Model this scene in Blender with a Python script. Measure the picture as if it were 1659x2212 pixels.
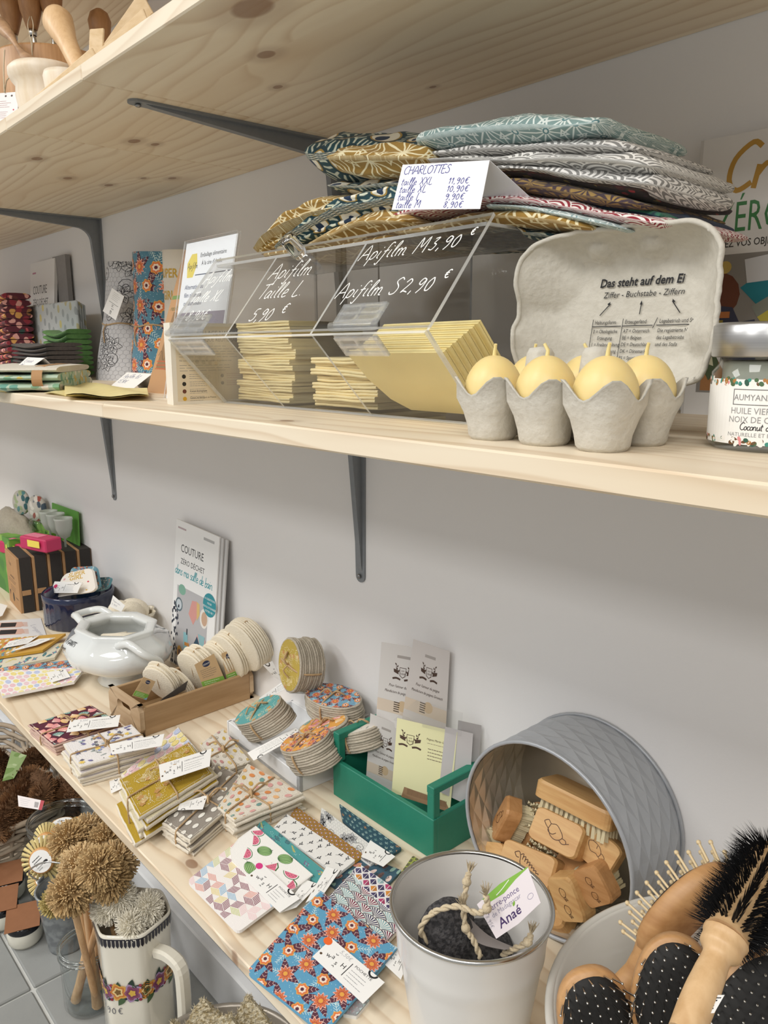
import bpy, math, random
from mathutils import Vector as Vec, Matrix as Mat, Euler, noise as mnoise
PI = math.pi
for o in list(bpy.data.objects): bpy.data.objects.remove(o)
SC = bpy.context.scene
COL = SC.collection
# ------------------------------------------------------------------ camera
# world: wall plane y = 0, room towards -y, x along the wall, floor z = 0 (metres)
CAMP = Vec((0.0, -0.80, 1.05))
FPX, IW, IH = 1690.0, 1659.0, 2212.0
_yaw, _pit, _rol = math.radians(-48.3097), math.radians(-11.7821), math.radians(-0.2929)
_f = Vec((math.sin(_yaw)*math.cos(_pit), math.cos(_yaw)*math.cos(_pit), math.sin(_pit)))
_r = Vec((math.cos(_yaw), -math.sin(_yaw), 0)); _u = _r.cross(_f)
CR = _r*math.cos(_rol) + _u*math.sin(_rol); CU = -_r*math.sin(_rol) + _u*math.cos(_rol); CF = _f
cam = bpy.data.cameras.new('camera'); camo = bpy.data.objects.new('camera', cam); COL.objects.link(camo)
cam.sensor_fit = 'VERTICAL'; cam.sensor_height = 36; cam.sensor_width = 27
cam.lens = 36*FPX/IH; cam.clip_start = 0.02
camo.matrix_world = Mat(((CR.x, CU.x, -CF.x, CAMP.x), (CR.y, CU.y, -CF.y, CAMP.y), (CR.z, CU.z, -CF.z, CAMP.z), (0, 0, 0, 1)))
SC.camera = camo
# ------------------------------------------------------------------ light
w = bpy.data.worlds.new('world'); SC.world = w; w.use_nodes = True
w.node_tree.nodes['Background'].inputs[0].default_value = (1.0, 0.98, 0.96, 1)
w.node_tree.nodes['Background'].inputs[1].default_value = 0.46
def lamp(name, loc, sx, sy, power, col=(1, 0.985, 0.955), rot=(0, 0, 0)):
    l = bpy.data.lights.new(name, 'AREA'); l.shape = 'RECTANGLE'; l.size = sx; l.size_y = sy; l.energy = power; l.color = col
    o = bpy.data.objects.new(name, l); o.location = loc; o.rotation_euler = rot; COL.objects.link(o); return o
for lx in (-3.0, -1.0, 1.0): lamp('ceiling_panel_light', (lx, -2.1, 2.75), 0.9, 0.9, 37)
for lx in (-2.0, 0.6): lamp('ceiling_panel_light', (lx, -3.9, 2.75), 0.9, 0.9, 40)
SC.view_settings.view_transform = 'Standard'; SC.view_settings.look = 'None'
SC.view_settings.exposure = 0.0; SC.view_settings.gamma = 1.0; SC.view_settings.use_curve_mapping = False
# ------------------------------------------------------------------ pixel -> place
def ray(px, py): return CF + CR*((px-IW/2)/FPX) - CU*((py-IH/2)/FPX)
def P(px, py, z=None, y=None, x=None):
    v = ray(px, py)
    t = (z-CAMP.z)/v.z if z is not None else (y-CAMP.y)/v.y if y is not None else (x-CAMP.x)/v.x
    return CAMP + v*t
ZC, ZB, ZA = 0.356, 0.984, 1.372          # top faces of the three shelf boards
# ------------------------------------------------------------------ mesh building
ORG = {}
ORD = ('first', 'second', 'third', 'fourth', 'fifth', 'sixth', 'seventh', 'eighth', 'ninth', 'tenth', 'eleventh', 'twelfth', 'thirteenth', 'fourteenth', 'fifteenth')
def lerp(a, b, t): return a + (b-a)*t
class MB:
    def __init__(s): s.v = []; s.f = []; s.c = []; s.sm = []; s.mi = []; s.M = None; s.col = (1, 1, 1); s.smooth = False; s.m = 0
    def add(s, vs, fs, col=None, smooth=None):
        n = len(s.v)
        for p in vs:
            p = Vec(p); s.v.append(s.M @ p if s.M is not None else p)
        c = col or s.col; sm = s.smooth if smooth is None else smooth
        for f in fs: s.f.append([n+i for i in f]); s.c.append(c); s.sm.append(sm); s.mi.append(s.m)
        return s
    def box(s, c, d, rz=0, col=None, M=None, bev=0):
        x, y, z = d[0]/2, d[1]/2, d[2]/2
        if bev:
            b = min(bev, x*.9, y*.9, z*.9)
            vs = []; ix = {}
            for sx in (-1, 1):
                for sy in (-1, 1):
                    for sz in (-1, 1):
                        ix[sx, sy, sz] = len(vs)
                        vs += [(sx*x, sy*(y-b), sz*(z-b)), (sx*(x-b), sy*y, sz*(z-b)), (sx*(x-b), sy*(y-b), sz*z)]
            fs = []
            I = lambda a, k: ix[a]+k
            for sg in (-1, 1):
                for ax in range(3):
                    q = []
                    for (p, r) in ((-1, -1), (1, -1), (1, 1), (-1, 1)):
                        a = [0, 0, 0]; a[ax] = sg; a[(ax+1) % 3] = p; a[(ax+2) % 3] = r; q.append(I(tuple(a), ax))
                    fs.append(q if sg > 0 else q[::-1])
            for ax in range(3):
                for p in (-1, 1):
                    for r in (-1, 1):
                        a = [0, 0, 0]; a[(ax+1) % 3] = p; a[(ax+2) % 3] = r
                        a0 = list(a); a0[ax] = -1; a1 = list(a); a1[ax] = 1
                        k1, k2 = (ax+1) % 3, (ax+2) % 3
                        q = [I(tuple(a0), k1), I(tuple(a1), k1), I(tuple(a1), k2), I(tuple(a0), k2)]
                        fs.append(q if p*r > 0 else q[::-1])
            for k, i in ix.items(): fs.append([i, i+1, i+2] if k[0]*k[1]*k[2] > 0 else [i, i+2, i+1])
        else:
            vs = [(a*x, b*y, e*z) for e in (-1, 1) for b in (-1, 1) for a in (-1, 1)]
            fs = [(0, 2, 3, 1), (4, 5, 7, 6), (0, 1, 5, 4), (2, 6, 7, 3), (0, 4, 6, 2), (1, 3, 7, 5)]
        R = M if M is not None else Mat.Rotation(rz, 4, 'Z')
        return s.add([Vec(c) + (R @ Vec(p)) for p in vs], fs, col)
    def prism(s, pts, z0, z1, col=None, smooth=False, cap=True):
        n = len(pts)
        vs = [(p[0], p[1], z0) for p in pts] + [(p[0], p[1], z1) for p in pts]
        fs = [(i, (i+1) % n, n+(i+1) % n, n+i) for i in range(n)]
        s.add(vs, fs, col, smooth)
        if cap: s.add(vs, [list(range(n))[::-1], list(range(n, 2*n))], col, False)
        return s
    def slab(s, quad, t, col=None, nrm=None):                 # four/any corner points (3D) given thickness along nrm
        q = [Vec(p) for p in quad]; n = len(q)
        nr = Vec(nrm) if nrm else (q[1]-q[0]).cross(q[-1]-q[0]).normalized()
        vs = q + [p + nr*t for p in q]
        return s.add(vs, [list(range(n))[::-1], list(range(n, 2*n))] + [(i, (i+1) % n, n+(i+1) % n, n+i) for i in range(n)], col, False)
    def lathe(s, prof, n=32, c=(0, 0, 0), col=None, smooth=True, fn=None, M=None):
        vs = []
        for (r, z) in prof:
            for i in range(n):
                a = 2*PI*i/n; k = fn(a, z) if fn else 1
                p = Vec((r*k*math.cos(a), r*k*math.sin(a), z)); p = M @ p if M is not None else p
                vs.append(p + Vec(c))
        fs = [(j*n+i, j*n+(i+1) % n, (j+1)*n+(i+1) % n, (j+1)*n+i) for j in range(len(prof)-1) for i in range(n)]
        return s.add(vs, fs, col, smooth)
    def tube(s, pts, r, n=6, col=None, closed=False, cap=True, smooth=True):
        pts = [Vec(p) for p in pts]; N = len(pts); vs = []
        up = None
        for i, p in enumerate(pts):
            if closed: t = pts[(i+1) % N]-pts[i-1]
            else: t = pts[min(i+1, N-1)]-pts[max(i-1, 0)]
            t = t.normalized() if t.length > 1e-9 else Vec((0, 0, 1))
            if up is None: up = t.orthogonal().normalized()
            up = (up - t*up.dot(t)); up = up.normalized() if up.length > 1e-6 else t.orthogonal().normalized()
            b = t.cross(up); rr = r[i] if isinstance(r, (list, tuple)) else r
            for k in range(n):
                a = 2*PI*k/n; vs.append(p + (up*math.cos(a) + b*math.sin(a))*rr)
        m = N if closed else N-1
        fs = [(j*n+i, j*n+(i+1) % n, ((j+1) % N)*n+(i+1) % n, ((j+1) % N)*n+i) for j in range(m) for i in range(n)]
        s.add(vs, fs, col, smooth)
        if cap and not closed: s.add(vs[:n] + vs[-n:], [list(range(n))[::-1], list(range(n, 2*n))], col, False)
        return s
    def grid(s, fn, nu, nv, col=None, smooth=True, thick=0, wrap=False):
        vs = [Vec(fn(i/(nu-1) if not wrap else i/nu, j/(nv-1))) for j in range(nv) for i in range(nu)]
        mu = nu if wrap else nu-1
        fs = [(j*nu+i, j*nu+(i+1) % nu, (j+1)*nu+(i+1) % nu, (j+1)*nu+i) for j in range(nv-1) for i in range(mu)]
        return s.add(vs, fs, col, smooth)
    def ball(s, c, r, n=12, m=8, col=None, fn=None, M=None):
        r = (r, r, r) if not hasattr(r, '__len__') else r
        vs = []
        for j in range(m+1):
            t = PI*j/m
            for i in range(n):
                a = 2*PI*i/n; d = Vec((math.sin(t)*math.cos(a), math.sin(t)*math.sin(a), math.cos(t)))
                k = fn(d) if fn else 1
                p = Vec((d.x*r[0]*k, d.y*r[1]*k, d.z*r[2]*k)); p = M @ p if M is not None else p
                vs.append(p + Vec(c))
        fs = [(j*n+i, (j+1)*n+i, (j+1)*n+(i+1) % n, j*n+(i+1) % n) for j in range(m) for i in range(n)]
        return s.add(vs, fs, col, True)
    def mesh(s, name, mats, org):
        me = bpy.data.meshes.new(name)
        me.from_pydata([tuple(p - org) for p in s.v], [], s.f)
        me.polygons.foreach_set('use_smooth', s.sm)
        for m in (mats if isinstance(mats, (list, tuple)) else [mats]): me.materials.append(m)
        if len(me.materials) > 1: me.polygons.foreach_set('material_index', s.mi)
        if any(c != (1, 1, 1) for c in s.c):
            at = me.color_attributes.new('Col', 'FLOAT_COLOR', 'CORNER'); d = []
            for f, c in zip(s.f, s.c): d += [c[0], c[1], c[2], 1.0]*len(f)
            at.data.foreach_set('color', d)
        if getattr(s, 'uv', None):
            ul = me.uv_layers.new(name='UVMap'); ul.data.foreach_set('uv', [x for f in s.f for i in f for x in s.uv[i]])
        me.update(); return me
    def build(s, name, mats, parent=None, org=None, label=None, cat=None, group=None, kind=None):
        if parent is not None: og = ORG[parent.name]
        elif org is not None: og = Vec(org)
        else:
            zs = min(p.z for p in s.v); xs = [p.x for p in s.v]; ys = [p.y for p in s.v]
            og = Vec(((min(xs)+max(xs))/2, (min(ys)+max(ys))/2, zs))
        o = bpy.data.objects.new(name, s.mesh(name, mats, og)); COL.objects.link(o)
        if parent is not None: o.parent = parent
        else: o.location = og
        ORG[o.name] = og
        return tag(o, label, cat, group, kind)
def tag(o, label=None, cat=None, group=None, kind=None):
    if label: o['label'] = label
    if cat: o['category'] = cat
    if group: o['group'] = group
    if kind: o['kind'] = kind
    return o
def thing(name, label, cat, loc, group=None):
    o = bpy.data.objects.new(name, None); o.empty_display_size = 0.02; COL.objects.link(o); o.location = Vec(loc); ORG[o.name] = Vec(loc)
    return tag(o, label, cat, group)
def struct(mb, name, mat, **k): return mb.build(name, mat, kind='structure', **k)
def frame(o, x, z=None, y=None):                                  # matrix from origin + x axis (+ approx z or y axis)
    x = Vec(x).normalized()
    if z is not None: z = Vec(z); y = z.cross(x).normalized(); z = x.cross(y)
    else: y = Vec(y); z = x.cross(y).normalized(); y = z.cross(x)
    return Mat(((x.x, y.x, z.x, o[0]), (x.y, y.y, z.y, o[1]), (x.z, y.z, z.z, o[2]), (0, 0, 0, 1)))
def spline(pts, k=6, closed=False):
    pts = [Vec(p) for p in pts]; out = []; n = len(pts)
    for i in range(n if closed else n-1):
        if closed: a, b, c, d = pts[i-1], pts[i], pts[(i+1) % n], pts[(i+2) % n]
        else: a, b, c, d = pts[max(i-1, 0)], pts[i], pts[i+1], pts[min(i+2, n-1)]
        for j in range(k):
            t = j/k; out.append(.5*((2*b)+(c-a)*t+(2*a-5*b+4*c-d)*t*t+(3*b-a-3*c+d)*t**3))
    if not closed: out.append(pts[-1])
    return out
# ------------------------------------------------------------------ shader node algebra
class S:
    nt = None
    def __init__(s, k): s.k = k
    def __add__(a, b): return mth('ADD', a, b)
    def __radd__(a, b): return mth('ADD', b, a)
    def __sub__(a, b): return mth('SUBTRACT', a, b)
    def __rsub__(a, b): return mth('SUBTRACT', b, a)
    def __mul__(a, b): return mth('MULTIPLY', a, b)
    def __rmul__(a, b): return mth('MULTIPLY', b, a)
    def __truediv__(a, b): return mth('DIVIDE', a, b)
    def __gt__(a, b): return mth('GREATER_THAN', a, b)
    def __lt__(a, b): return mth('LESS_THAN', a, b)
def lk(sock, v):
    if isinstance(v, S): S.nt.links.new(v.k, sock)
    elif v is not None:
        if hasattr(v, '__len__') and len(v) == 3 and len(sock.default_value) == 4: v = (*v, 1)
        sock.default_value = v
def mth(op, a, b=None, c=None):
    n = S.nt.nodes.new('ShaderNodeMath'); n.operation = op
    for i, v in enumerate((a, b, c)): lk(n.inputs[i], v)
    return S(n.outputs[0])
fract = lambda a: mth('FRACT', a)
flr = lambda a: mth('FLOOR', a)
sabs = lambda a: mth('ABSOLUTE', a)
ssin = lambda a: mth('SINE', a)
smin = lambda a, b: mth('MINIMUM', a, b)
smax = lambda a, b: mth('MAXIMUM', a, b)
ssqrt = lambda a: mth('SQRT', a)
atan2 = lambda a, b: mth('ARCTAN2', a, b)
def sstep(e0, e1, x):
    n = S.nt.nodes.new('ShaderNodeMapRange'); n.interpolation_type = 'SMOOTHSTEP'
    lk(n.inputs[0], x); n.inputs[1].default_value = e0; n.inputs[2].default_value = e1; return S(n.outputs[0])
def cmix(f, a, b, mode='MIX'):
    n = S.nt.nodes.new('ShaderNodeMix'); n.data_type = 'RGBA'; n.blend_type = mode
    lk(n.inputs[0], f); lk(n.inputs[6], a); lk(n.inputs[7], b); return S(n.outputs[2])
def sel(f, a, b): return a + (b-a)*f
def coord(kind='Object'):
    n = S.nt.nodes.new('ShaderNodeTexCoord'); return S(n.outputs[kind])
def sep(v):
    n = S.nt.nodes.new('ShaderNodeSeparateXYZ'); lk(n.inputs[0], v); return [S(n.outputs[i]) for i in range(3)]
def comb(x, y, z):
    n = S.nt.nodes.new('ShaderNodeCombineXYZ')
    for i, v in enumerate((x, y, z)): lk(n.inputs[i], v)
    return S(n.outputs[0])
def vmap(v, sc=(1, 1, 1), loc=(0, 0, 0), rot=(0, 0, 0)):
    n = S.nt.nodes.new('ShaderNodeMapping'); lk(n.inputs[0], v); n.inputs[1].default_value = loc; n.inputs[2].default_value = rot; n.inputs[3].default_value = sc
    return S(n.outputs[0])
def nois(v, scale, det=2, rough=.5, dist=0, col=False):
    n = S.nt.nodes.new('ShaderNodeTexNoise'); lk(n.inputs['Vector'], v); n.inputs['Scale'].default_value = scale
    n.inputs['Detail'].default_value = det; n.inputs['Roughness'].default_value = rough; n.inputs['Distortion'].default_value = dist
    return S(n.outputs[1 if col else 0])
def vor(v, scale, feat='F1', rnd=1):
    n = S.nt.nodes.new('ShaderNodeTexVoronoi'); n.feature = feat; lk(n.inputs['Vector'], v); n.inputs['Scale'].default_value = scale; n.inputs['Randomness'].default_value = rnd
    return S(n.outputs['Distance']), (S(n.outputs['Color']) if feat != 'DISTANCE_TO_EDGE' else None)
def ramp(f, stops, const=False):
    n = S.nt.nodes.new('ShaderNodeValToRGB'); r = n.color_ramp
    if const: r.interpolation = 'CONSTANT'
    while len(r.elements) < len(stops): r.elements.new(0.5)
    for e, (p, c) in zip(r.elements, stops): e.position = p; e.color = (*c, 1)
    lk(n.inputs[0], f); return S(n.outputs[0])
def bump(h, st=.3, d=.002):
    n = S.nt.nodes.new('ShaderNodeBump'); n.inputs['Strength'].default_value = st; n.inputs['Distance'].default_value = d; lk(n.inputs['Height'], h); return S(n.outputs[0])
def srgb(h):
    h = h.lstrip('#'); v = [int(h[i:i+2], 16)/255 for i in (0, 2, 4)]
    return tuple(c/12.92 if c <= .04045 else ((c+.055)/1.055)**2.4 for c in v)
MATS = {}
def mat(name, fn=None, col=None, rough=.6, metal=0, **kw):
    """fn() runs inside the node tree and returns dict(col=,rough=,bump=,...)"""
    if name in MATS: return MATS[name]
    m = bpy.data.materials.new(name); m.use_nodes = True; S.nt = m.node_tree; b = S.nt.nodes['Principled BSDF']
    d = dict(col=col, rough=rough, metal=metal, **kw)
    if fn: d.update(fn())
    K = dict(col='Base Color', rough='Roughness', metal='Metallic', trans='Transmission Weight', ior='IOR', alpha='Alpha', sheen='Sheen Weight',
             sss='Subsurface Weight', coat='Coat Weight', spec='Specular IOR Level', bump='Normal')
    for k, v in d.items():
        if v is not None and k in K: lk(b.inputs[K[k]], v)
    if 'sss' in d: b.inputs['Subsurface Radius'].default_value = (.02, .012, .006); b.inputs['Subsurface Scale'].default_value = .3
    MATS[name] = m; return m
def plain(hexcol, rough=.6, name=None, nz=0.06, sc=60, bmp=0, **kw):
    """solid colour with a little mottling"""
    key = name or 'plain_%s_%d' % (hexcol, rough*100)
    c = srgb(hexcol)
    def fn():
        o = coord(); n = nois(o, sc, 3)
        d = dict(col=cmix(n, tuple(max(0, x*(1-nz*2)) for x in c), tuple(min(1, x*(1+nz*2)) for x in c)))
        if bmp: d['bump'] = bump(nois(o, sc*6, 3), bmp, .001)
        return d
    return mat(key, fn, rough=rough, **kw)
def attr(n='Col'):
    a = S.nt.nodes.new('ShaderNodeAttribute'); a.attribute_name = n; return S(a.outputs[0])
def printed(name, rough, bsc=0, bst=.2, **kw):
    def fn():
        d = dict(col=attr())
        if bsc: d['bump'] = bump(nois(coord(), bsc, 2), bst, .001)
        return d
    return mat(name, fn, rough=rough, **kw)
PAPER = lambda: printed('printed_paper', .55)
CLOTH = lambda: printed('printed_cloth', .85, 900, .35, sheen=.15)
VCOL = lambda r=.6: printed('coloured_%d' % (r*100), r)
# ------------------------------------------------------------------ materials of the room
def pine(name, knots=(), light='#e9dbc3', dark='#b8946a', sc=1.0, off=(0, 0, 0), rough=.5, ax=0):
    def fn():
        o = coord(); X, Y, Z = sep(o)
        if ax == 2: X, Y, Z = Z, X, Y
        if ax == 1: X, Y, Z = Y, X, Z
        X = X+off[0]; Y = Y+off[1]; Z = Z+off[2]
        fld = Y + Z*1.0
        kn = None
        for (kx, ky, r) in knots:
            dx = (X-kx-off[0])*.62; dy = Y-ky-off[1]; d = ssqrt(dx*dx+dy*dy)
            g = mth('EXPONENT', (d*d)*(-1/(2*(2.6*r)**2)))
            fld = fld + (g*(mth('SIGN', dy)))*(r*1.6)
            q = sstep(r*1.05, r*.65, d)
            q2 = sstep(r*2.4, r*1.0, d)*.35
            q = smax(q, q2); kn = q if kn is None else smax(kn, q)
        v = comb(X*(1.1*sc), Y*(6*sc), Z*(6*sc))
        n1 = nois(v, 1.0, 2, .5); n2 = nois(comb(X*6, Y*60, Z*60), 1.0, 2)
        ring = (fld*(44*sc)+n1*7.0)
        t = fract(ring); t = mth('POWER', t, 3.0)*sstep(1.0, .84, t)
        f = t*(nois(comb(X*2, Y*14, Z*14), 1.0, 1)*.9+.15)+(n2-.5)*.35
        c = cmix(smin(smax(f, 0.0), 1.0), srgb(light), srgb(dark))
        c = cmix(sstep(.42, .72, nois(comb(X*1.1, Y*5, Z*5), 1.3, 2))*.35, c, srgb('#d9bf9a'))
        if kn is not None: c = cmix(kn*.75, c, srgb('#7a4e2e'))
        return dict(col=c, bump=bump(n2, .12, .0006))
    return mat(name, fn, rough=rough)
def wallmat():
    o = coord(); n = nois(o, 3, 2); g = nois(o, 350, 3)
    return dict(col=cmix(n, srgb('#e6e5e5'), srgb('#edecec')), bump=bump(g, .12, .001), rough=.75)
WALL = mat('wall_paint', wallmat)
def tilemat():
    o = coord('Generated'); o = coord(); n = nois(o, 5, 4, .6); g = nois(o, 220, 3)
    c = cmix(n, srgb('#7e807e'), srgb('#a1a29f')); c = cmix(sstep(.62, .8, g)*.35, c, srgb('#7a7c7b'))
    return dict(col=c, rough=.45, bump=bump(g, .1, .001))
TILE = mat('grey_floor_tile', tilemat)
GROUT = plain('#c2c2bd', .9, 'floor_grout')
WHITEP = plain('#e3e4e5', .35, 'white_lacquer', .02)
STEEL = mat('bracket_grey_steel', lambda: dict(col=cmix(nois(coord(), 90, 2), srgb('#7c8084'), srgb('#888c90'))), rough=.45, metal=.15)
SCREW = mat('screw_steel', col=srgb('#8f8f90'), rough=.3, metal=1)
# ------------------------------------------------------------------ walls, floor
m = MB(); m.box((-0.9, .05, 1.3), (7.2, .1, 2.6)); struct(m, 'wall_back', WALL)
m = MB(); m.box((-0.9, -2.0, -.02), (7.2, 4.0, .03)); floor = struct(m, 'floor', GROUT, org=(0, 0, 0))
g = P(71, 2135, z=0); TS = .60
tm = MB(); tm.box((0, 0, 0), (TS-.006, TS-.006, .008), bev=.002); tme = tm.mesh('floor_tile', TILE, Vec((0, 0, 0)))
for i in range(-4, 5):
    for j in range(-5, 2):
        cx, cy = g.x+(i+.5)*TS, g.y+(j+.5)*TS
        if cx < -4.2 or cx > 2.4 or cy > -.2 and j > 0: continue
        o = bpy.data.objects.new('floor_tile', tme); o.location = (cx, cy, -.004); o.parent = floor; COL.objects.link(o)
YP = P(400, 2085, z=0).y                                              # face of the white skirting under the low shelf
m = MB(); m.box((-.9, YP+.009, .045), (7.0, .018, .09), bev=.003); struct(m, 'baseboard_plinth', WHITEP)
m = MB(); m.box((-.9, YP+.034, .168), (7.0, .02, .336), bev=.001); struct(m, 'wall_plinth', WHITEP)
# ------------------------------------------------------------------ shelf boards
YF = -0.404
A_K = [(545, 18, .020), (600, 188, .006), (290, 305, .010), (335, 312, .007), (146, 385, .009), (80, 343, .010), (310, 385, .006), (372, 385, .008), (575, 118, .010), (935, 188, .004), (235, 400, .009)]
def board(x0, x1, ztop, name_mat, label, knots=(), off=(0, 0, 0), grp=None, y0=YF, th=.018):
    m = MB(); m.box(((x0+x1)/2, y0/2, ztop-th/2), (x1-x0-.0012, -y0, th), bev=.0016)
    cx, cy = (x0+x1)/2, y0/2
    return m.build('shelf_board', pine(name_mat, [(k[0]-cx, k[1]-cy, k[2]) for k in knots], off=off), org=(cx, cy, ztop-th), label=label, cat='shelf', group=grp)
ka = []
for (px, py, r) in A_K:
    p = P(px, py, z=ZA-.018); ka.append((p.x, p.y, r))
JA = P(177, 174, z=ZA-.018).x; JA2 = P(16, 282, z=ZA-.018).x
board(JA, .75, ZA, 'pine_upper_right', 'knotty pine shelf board above the folded fabrics', [k for k in ka if k[0] > JA-.1], (3, 0, 0))
board(JA2, JA, ZA, 'pine_upper_mid', 'short knotty pine shelf board carrying the wooden mortar', [k for k in ka if JA2-.1 < k[0] < JA+.1], (7, .3, 0))
board(-3.6, JA2, ZA, 'pine_upper_left', 'pine shelf board above the cookbooks and tea towels', [k for k in ka if k[0] < JA2+.1], (11, .7, 0))
board(-3.6, .3, 1.743, 'pine_top', 'topmost pine shelf board over the beech barrel', [], (17, .2, 0))
JB = P(222, 890, y=YF).x
board(JB, .75, ZB, 'pine_middle_right', 'pale pine shelf board carrying the acrylic dispenser and egg carton', [(P(620, 909, z=ZB).x, P(620, 909, z=ZB).y, .007)], (23, .1, 0))
board(-3.6, JB, ZB, 'pine_middle_left', 'pale pine shelf board carrying the tea towels and tall bags', [], (29, .5, 0))
JC = P(285, 1822, y=YF).x
board(JC, .75, ZC, 'pine_low_right', 'wide low pine board carrying the pouches, green crate and brush tin', [(*P(414, 1866, z=ZC)[:2], .009), (*P(497, 2062, z=ZC)[:2], .009)], (31, .25, 0))
board(-3.6, JC, ZC, 'pine_low_left', 'low pine board carrying the tureen and cosmetic wipes', [(*P(128, 1487, z=ZC)[:2], .008)], (37, .45, 0))
# ------------------------------------------------------------------ brackets
def bracket(x, zb, label, arm=.335, leg=.294, skew=0):
    e = thing('shelf_bracket', label, 'bracket', (x, 0, zb-leg), 'grey steel shelf brackets')
    R = Mat.Translation((x, 0, zb)) @ Mat.Rotation(skew, 4, 'Z')
    m = MB(); m.M = R
    t = .003
    def outline(w0, w1, L):
        pts = [(-w0/2, 0), (-w1/2, -(L-w1/2))]
        for k in range(1, 8): a = PI+PI*k/8; pts.append((math.cos(a)*w1/2, -(L-w1/2)+math.sin(a)*w1/2))
        return pts + [(w1/2, -(L-w1/2)), (w0/2, 0)]
    m.prism(outline(.032, .022, arm), -t, 0)
    m.M = R @ Mat(((1, 0, 0, 0), (0, 0, 1, 0), (0, 1, 0, 0), (0, 0, 0, 1)))
    m.prism(outline(.032, .022, leg), -t, 0)
    m.build('bracket_plate', STEEL, e)
    m = MB()                                                          # raised rib, deepest at the corner
    prof = [(-.025, -t)]
    for k in range(6): s_ = k/5; prof.append((lerp(arm-.03, .055, s_), t+lerp(.002, .020, s_)))
    for k in range(1, 7): a = PI/2*k/7; prof.append((.023+.032*(1-math.sin(a)), .023+.032*(1-math.cos(a))))
    for k in range(6): s_ = 1-k/5; prof.append((t+lerp(.002, .020, s_), lerp(leg-.03, .055, s_)))
    prof = prof[1:] + [(t, leg-.02), (t*.2, t*.2), (arm-.02, t)]
    n = len(prof); vs = []
    for sx in (-1, 1):
        for (a, b) in prof: vs.append(R @ Vec((sx*.0055, -a, -b)))
    m.add(vs, [list(range(n))[::-1], list(range(n, 2*n))] + [(i, (i+1) % n, n+(i+1) % n, n+i) for i in range(n)])
    m.build('bracket_rib', STEEL, e)
    for p in ((0, -.006, -leg+.011), (0, -arm+.013, -.005), (0, -.006, -.06)):
        m = MB(); m.M = R; m.ball(p, (.0042, .0025, .0042) if p[1] > -.1 else (.0042, .0042, .0025), 10, 6); m.build('screw', SCREW, e)
    return e
XB2 = P(786, 1255, y=0).x; XB1 = P(252, 1090, y=0).x; XA2 = P(213, 470, y=0).x; XA1 = P(272, 213, z=ZA-.018).x
bracket(XA1, ZA-.018, 'grey steel bracket under the upper shelf beside the folded fabrics')
bracket(XA2, ZA-.018, 'grey steel bracket under the upper shelf behind the tall floral bags')
bracket(XB2-.006, ZB-.018, 'grey steel bracket below the acrylic dispenser')
bracket(XB1-.006, ZB-.018, 'grey steel bracket below the yellow wax sheet')
bracket(XB1-.006-(XB2-XB1), ZB-.018, 'grey steel bracket below the folded tea towels')
bracket(P(100, 92, y=0).x, 1.725, 'grey steel bracket under the topmost shelf behind the beech barrel')
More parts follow.
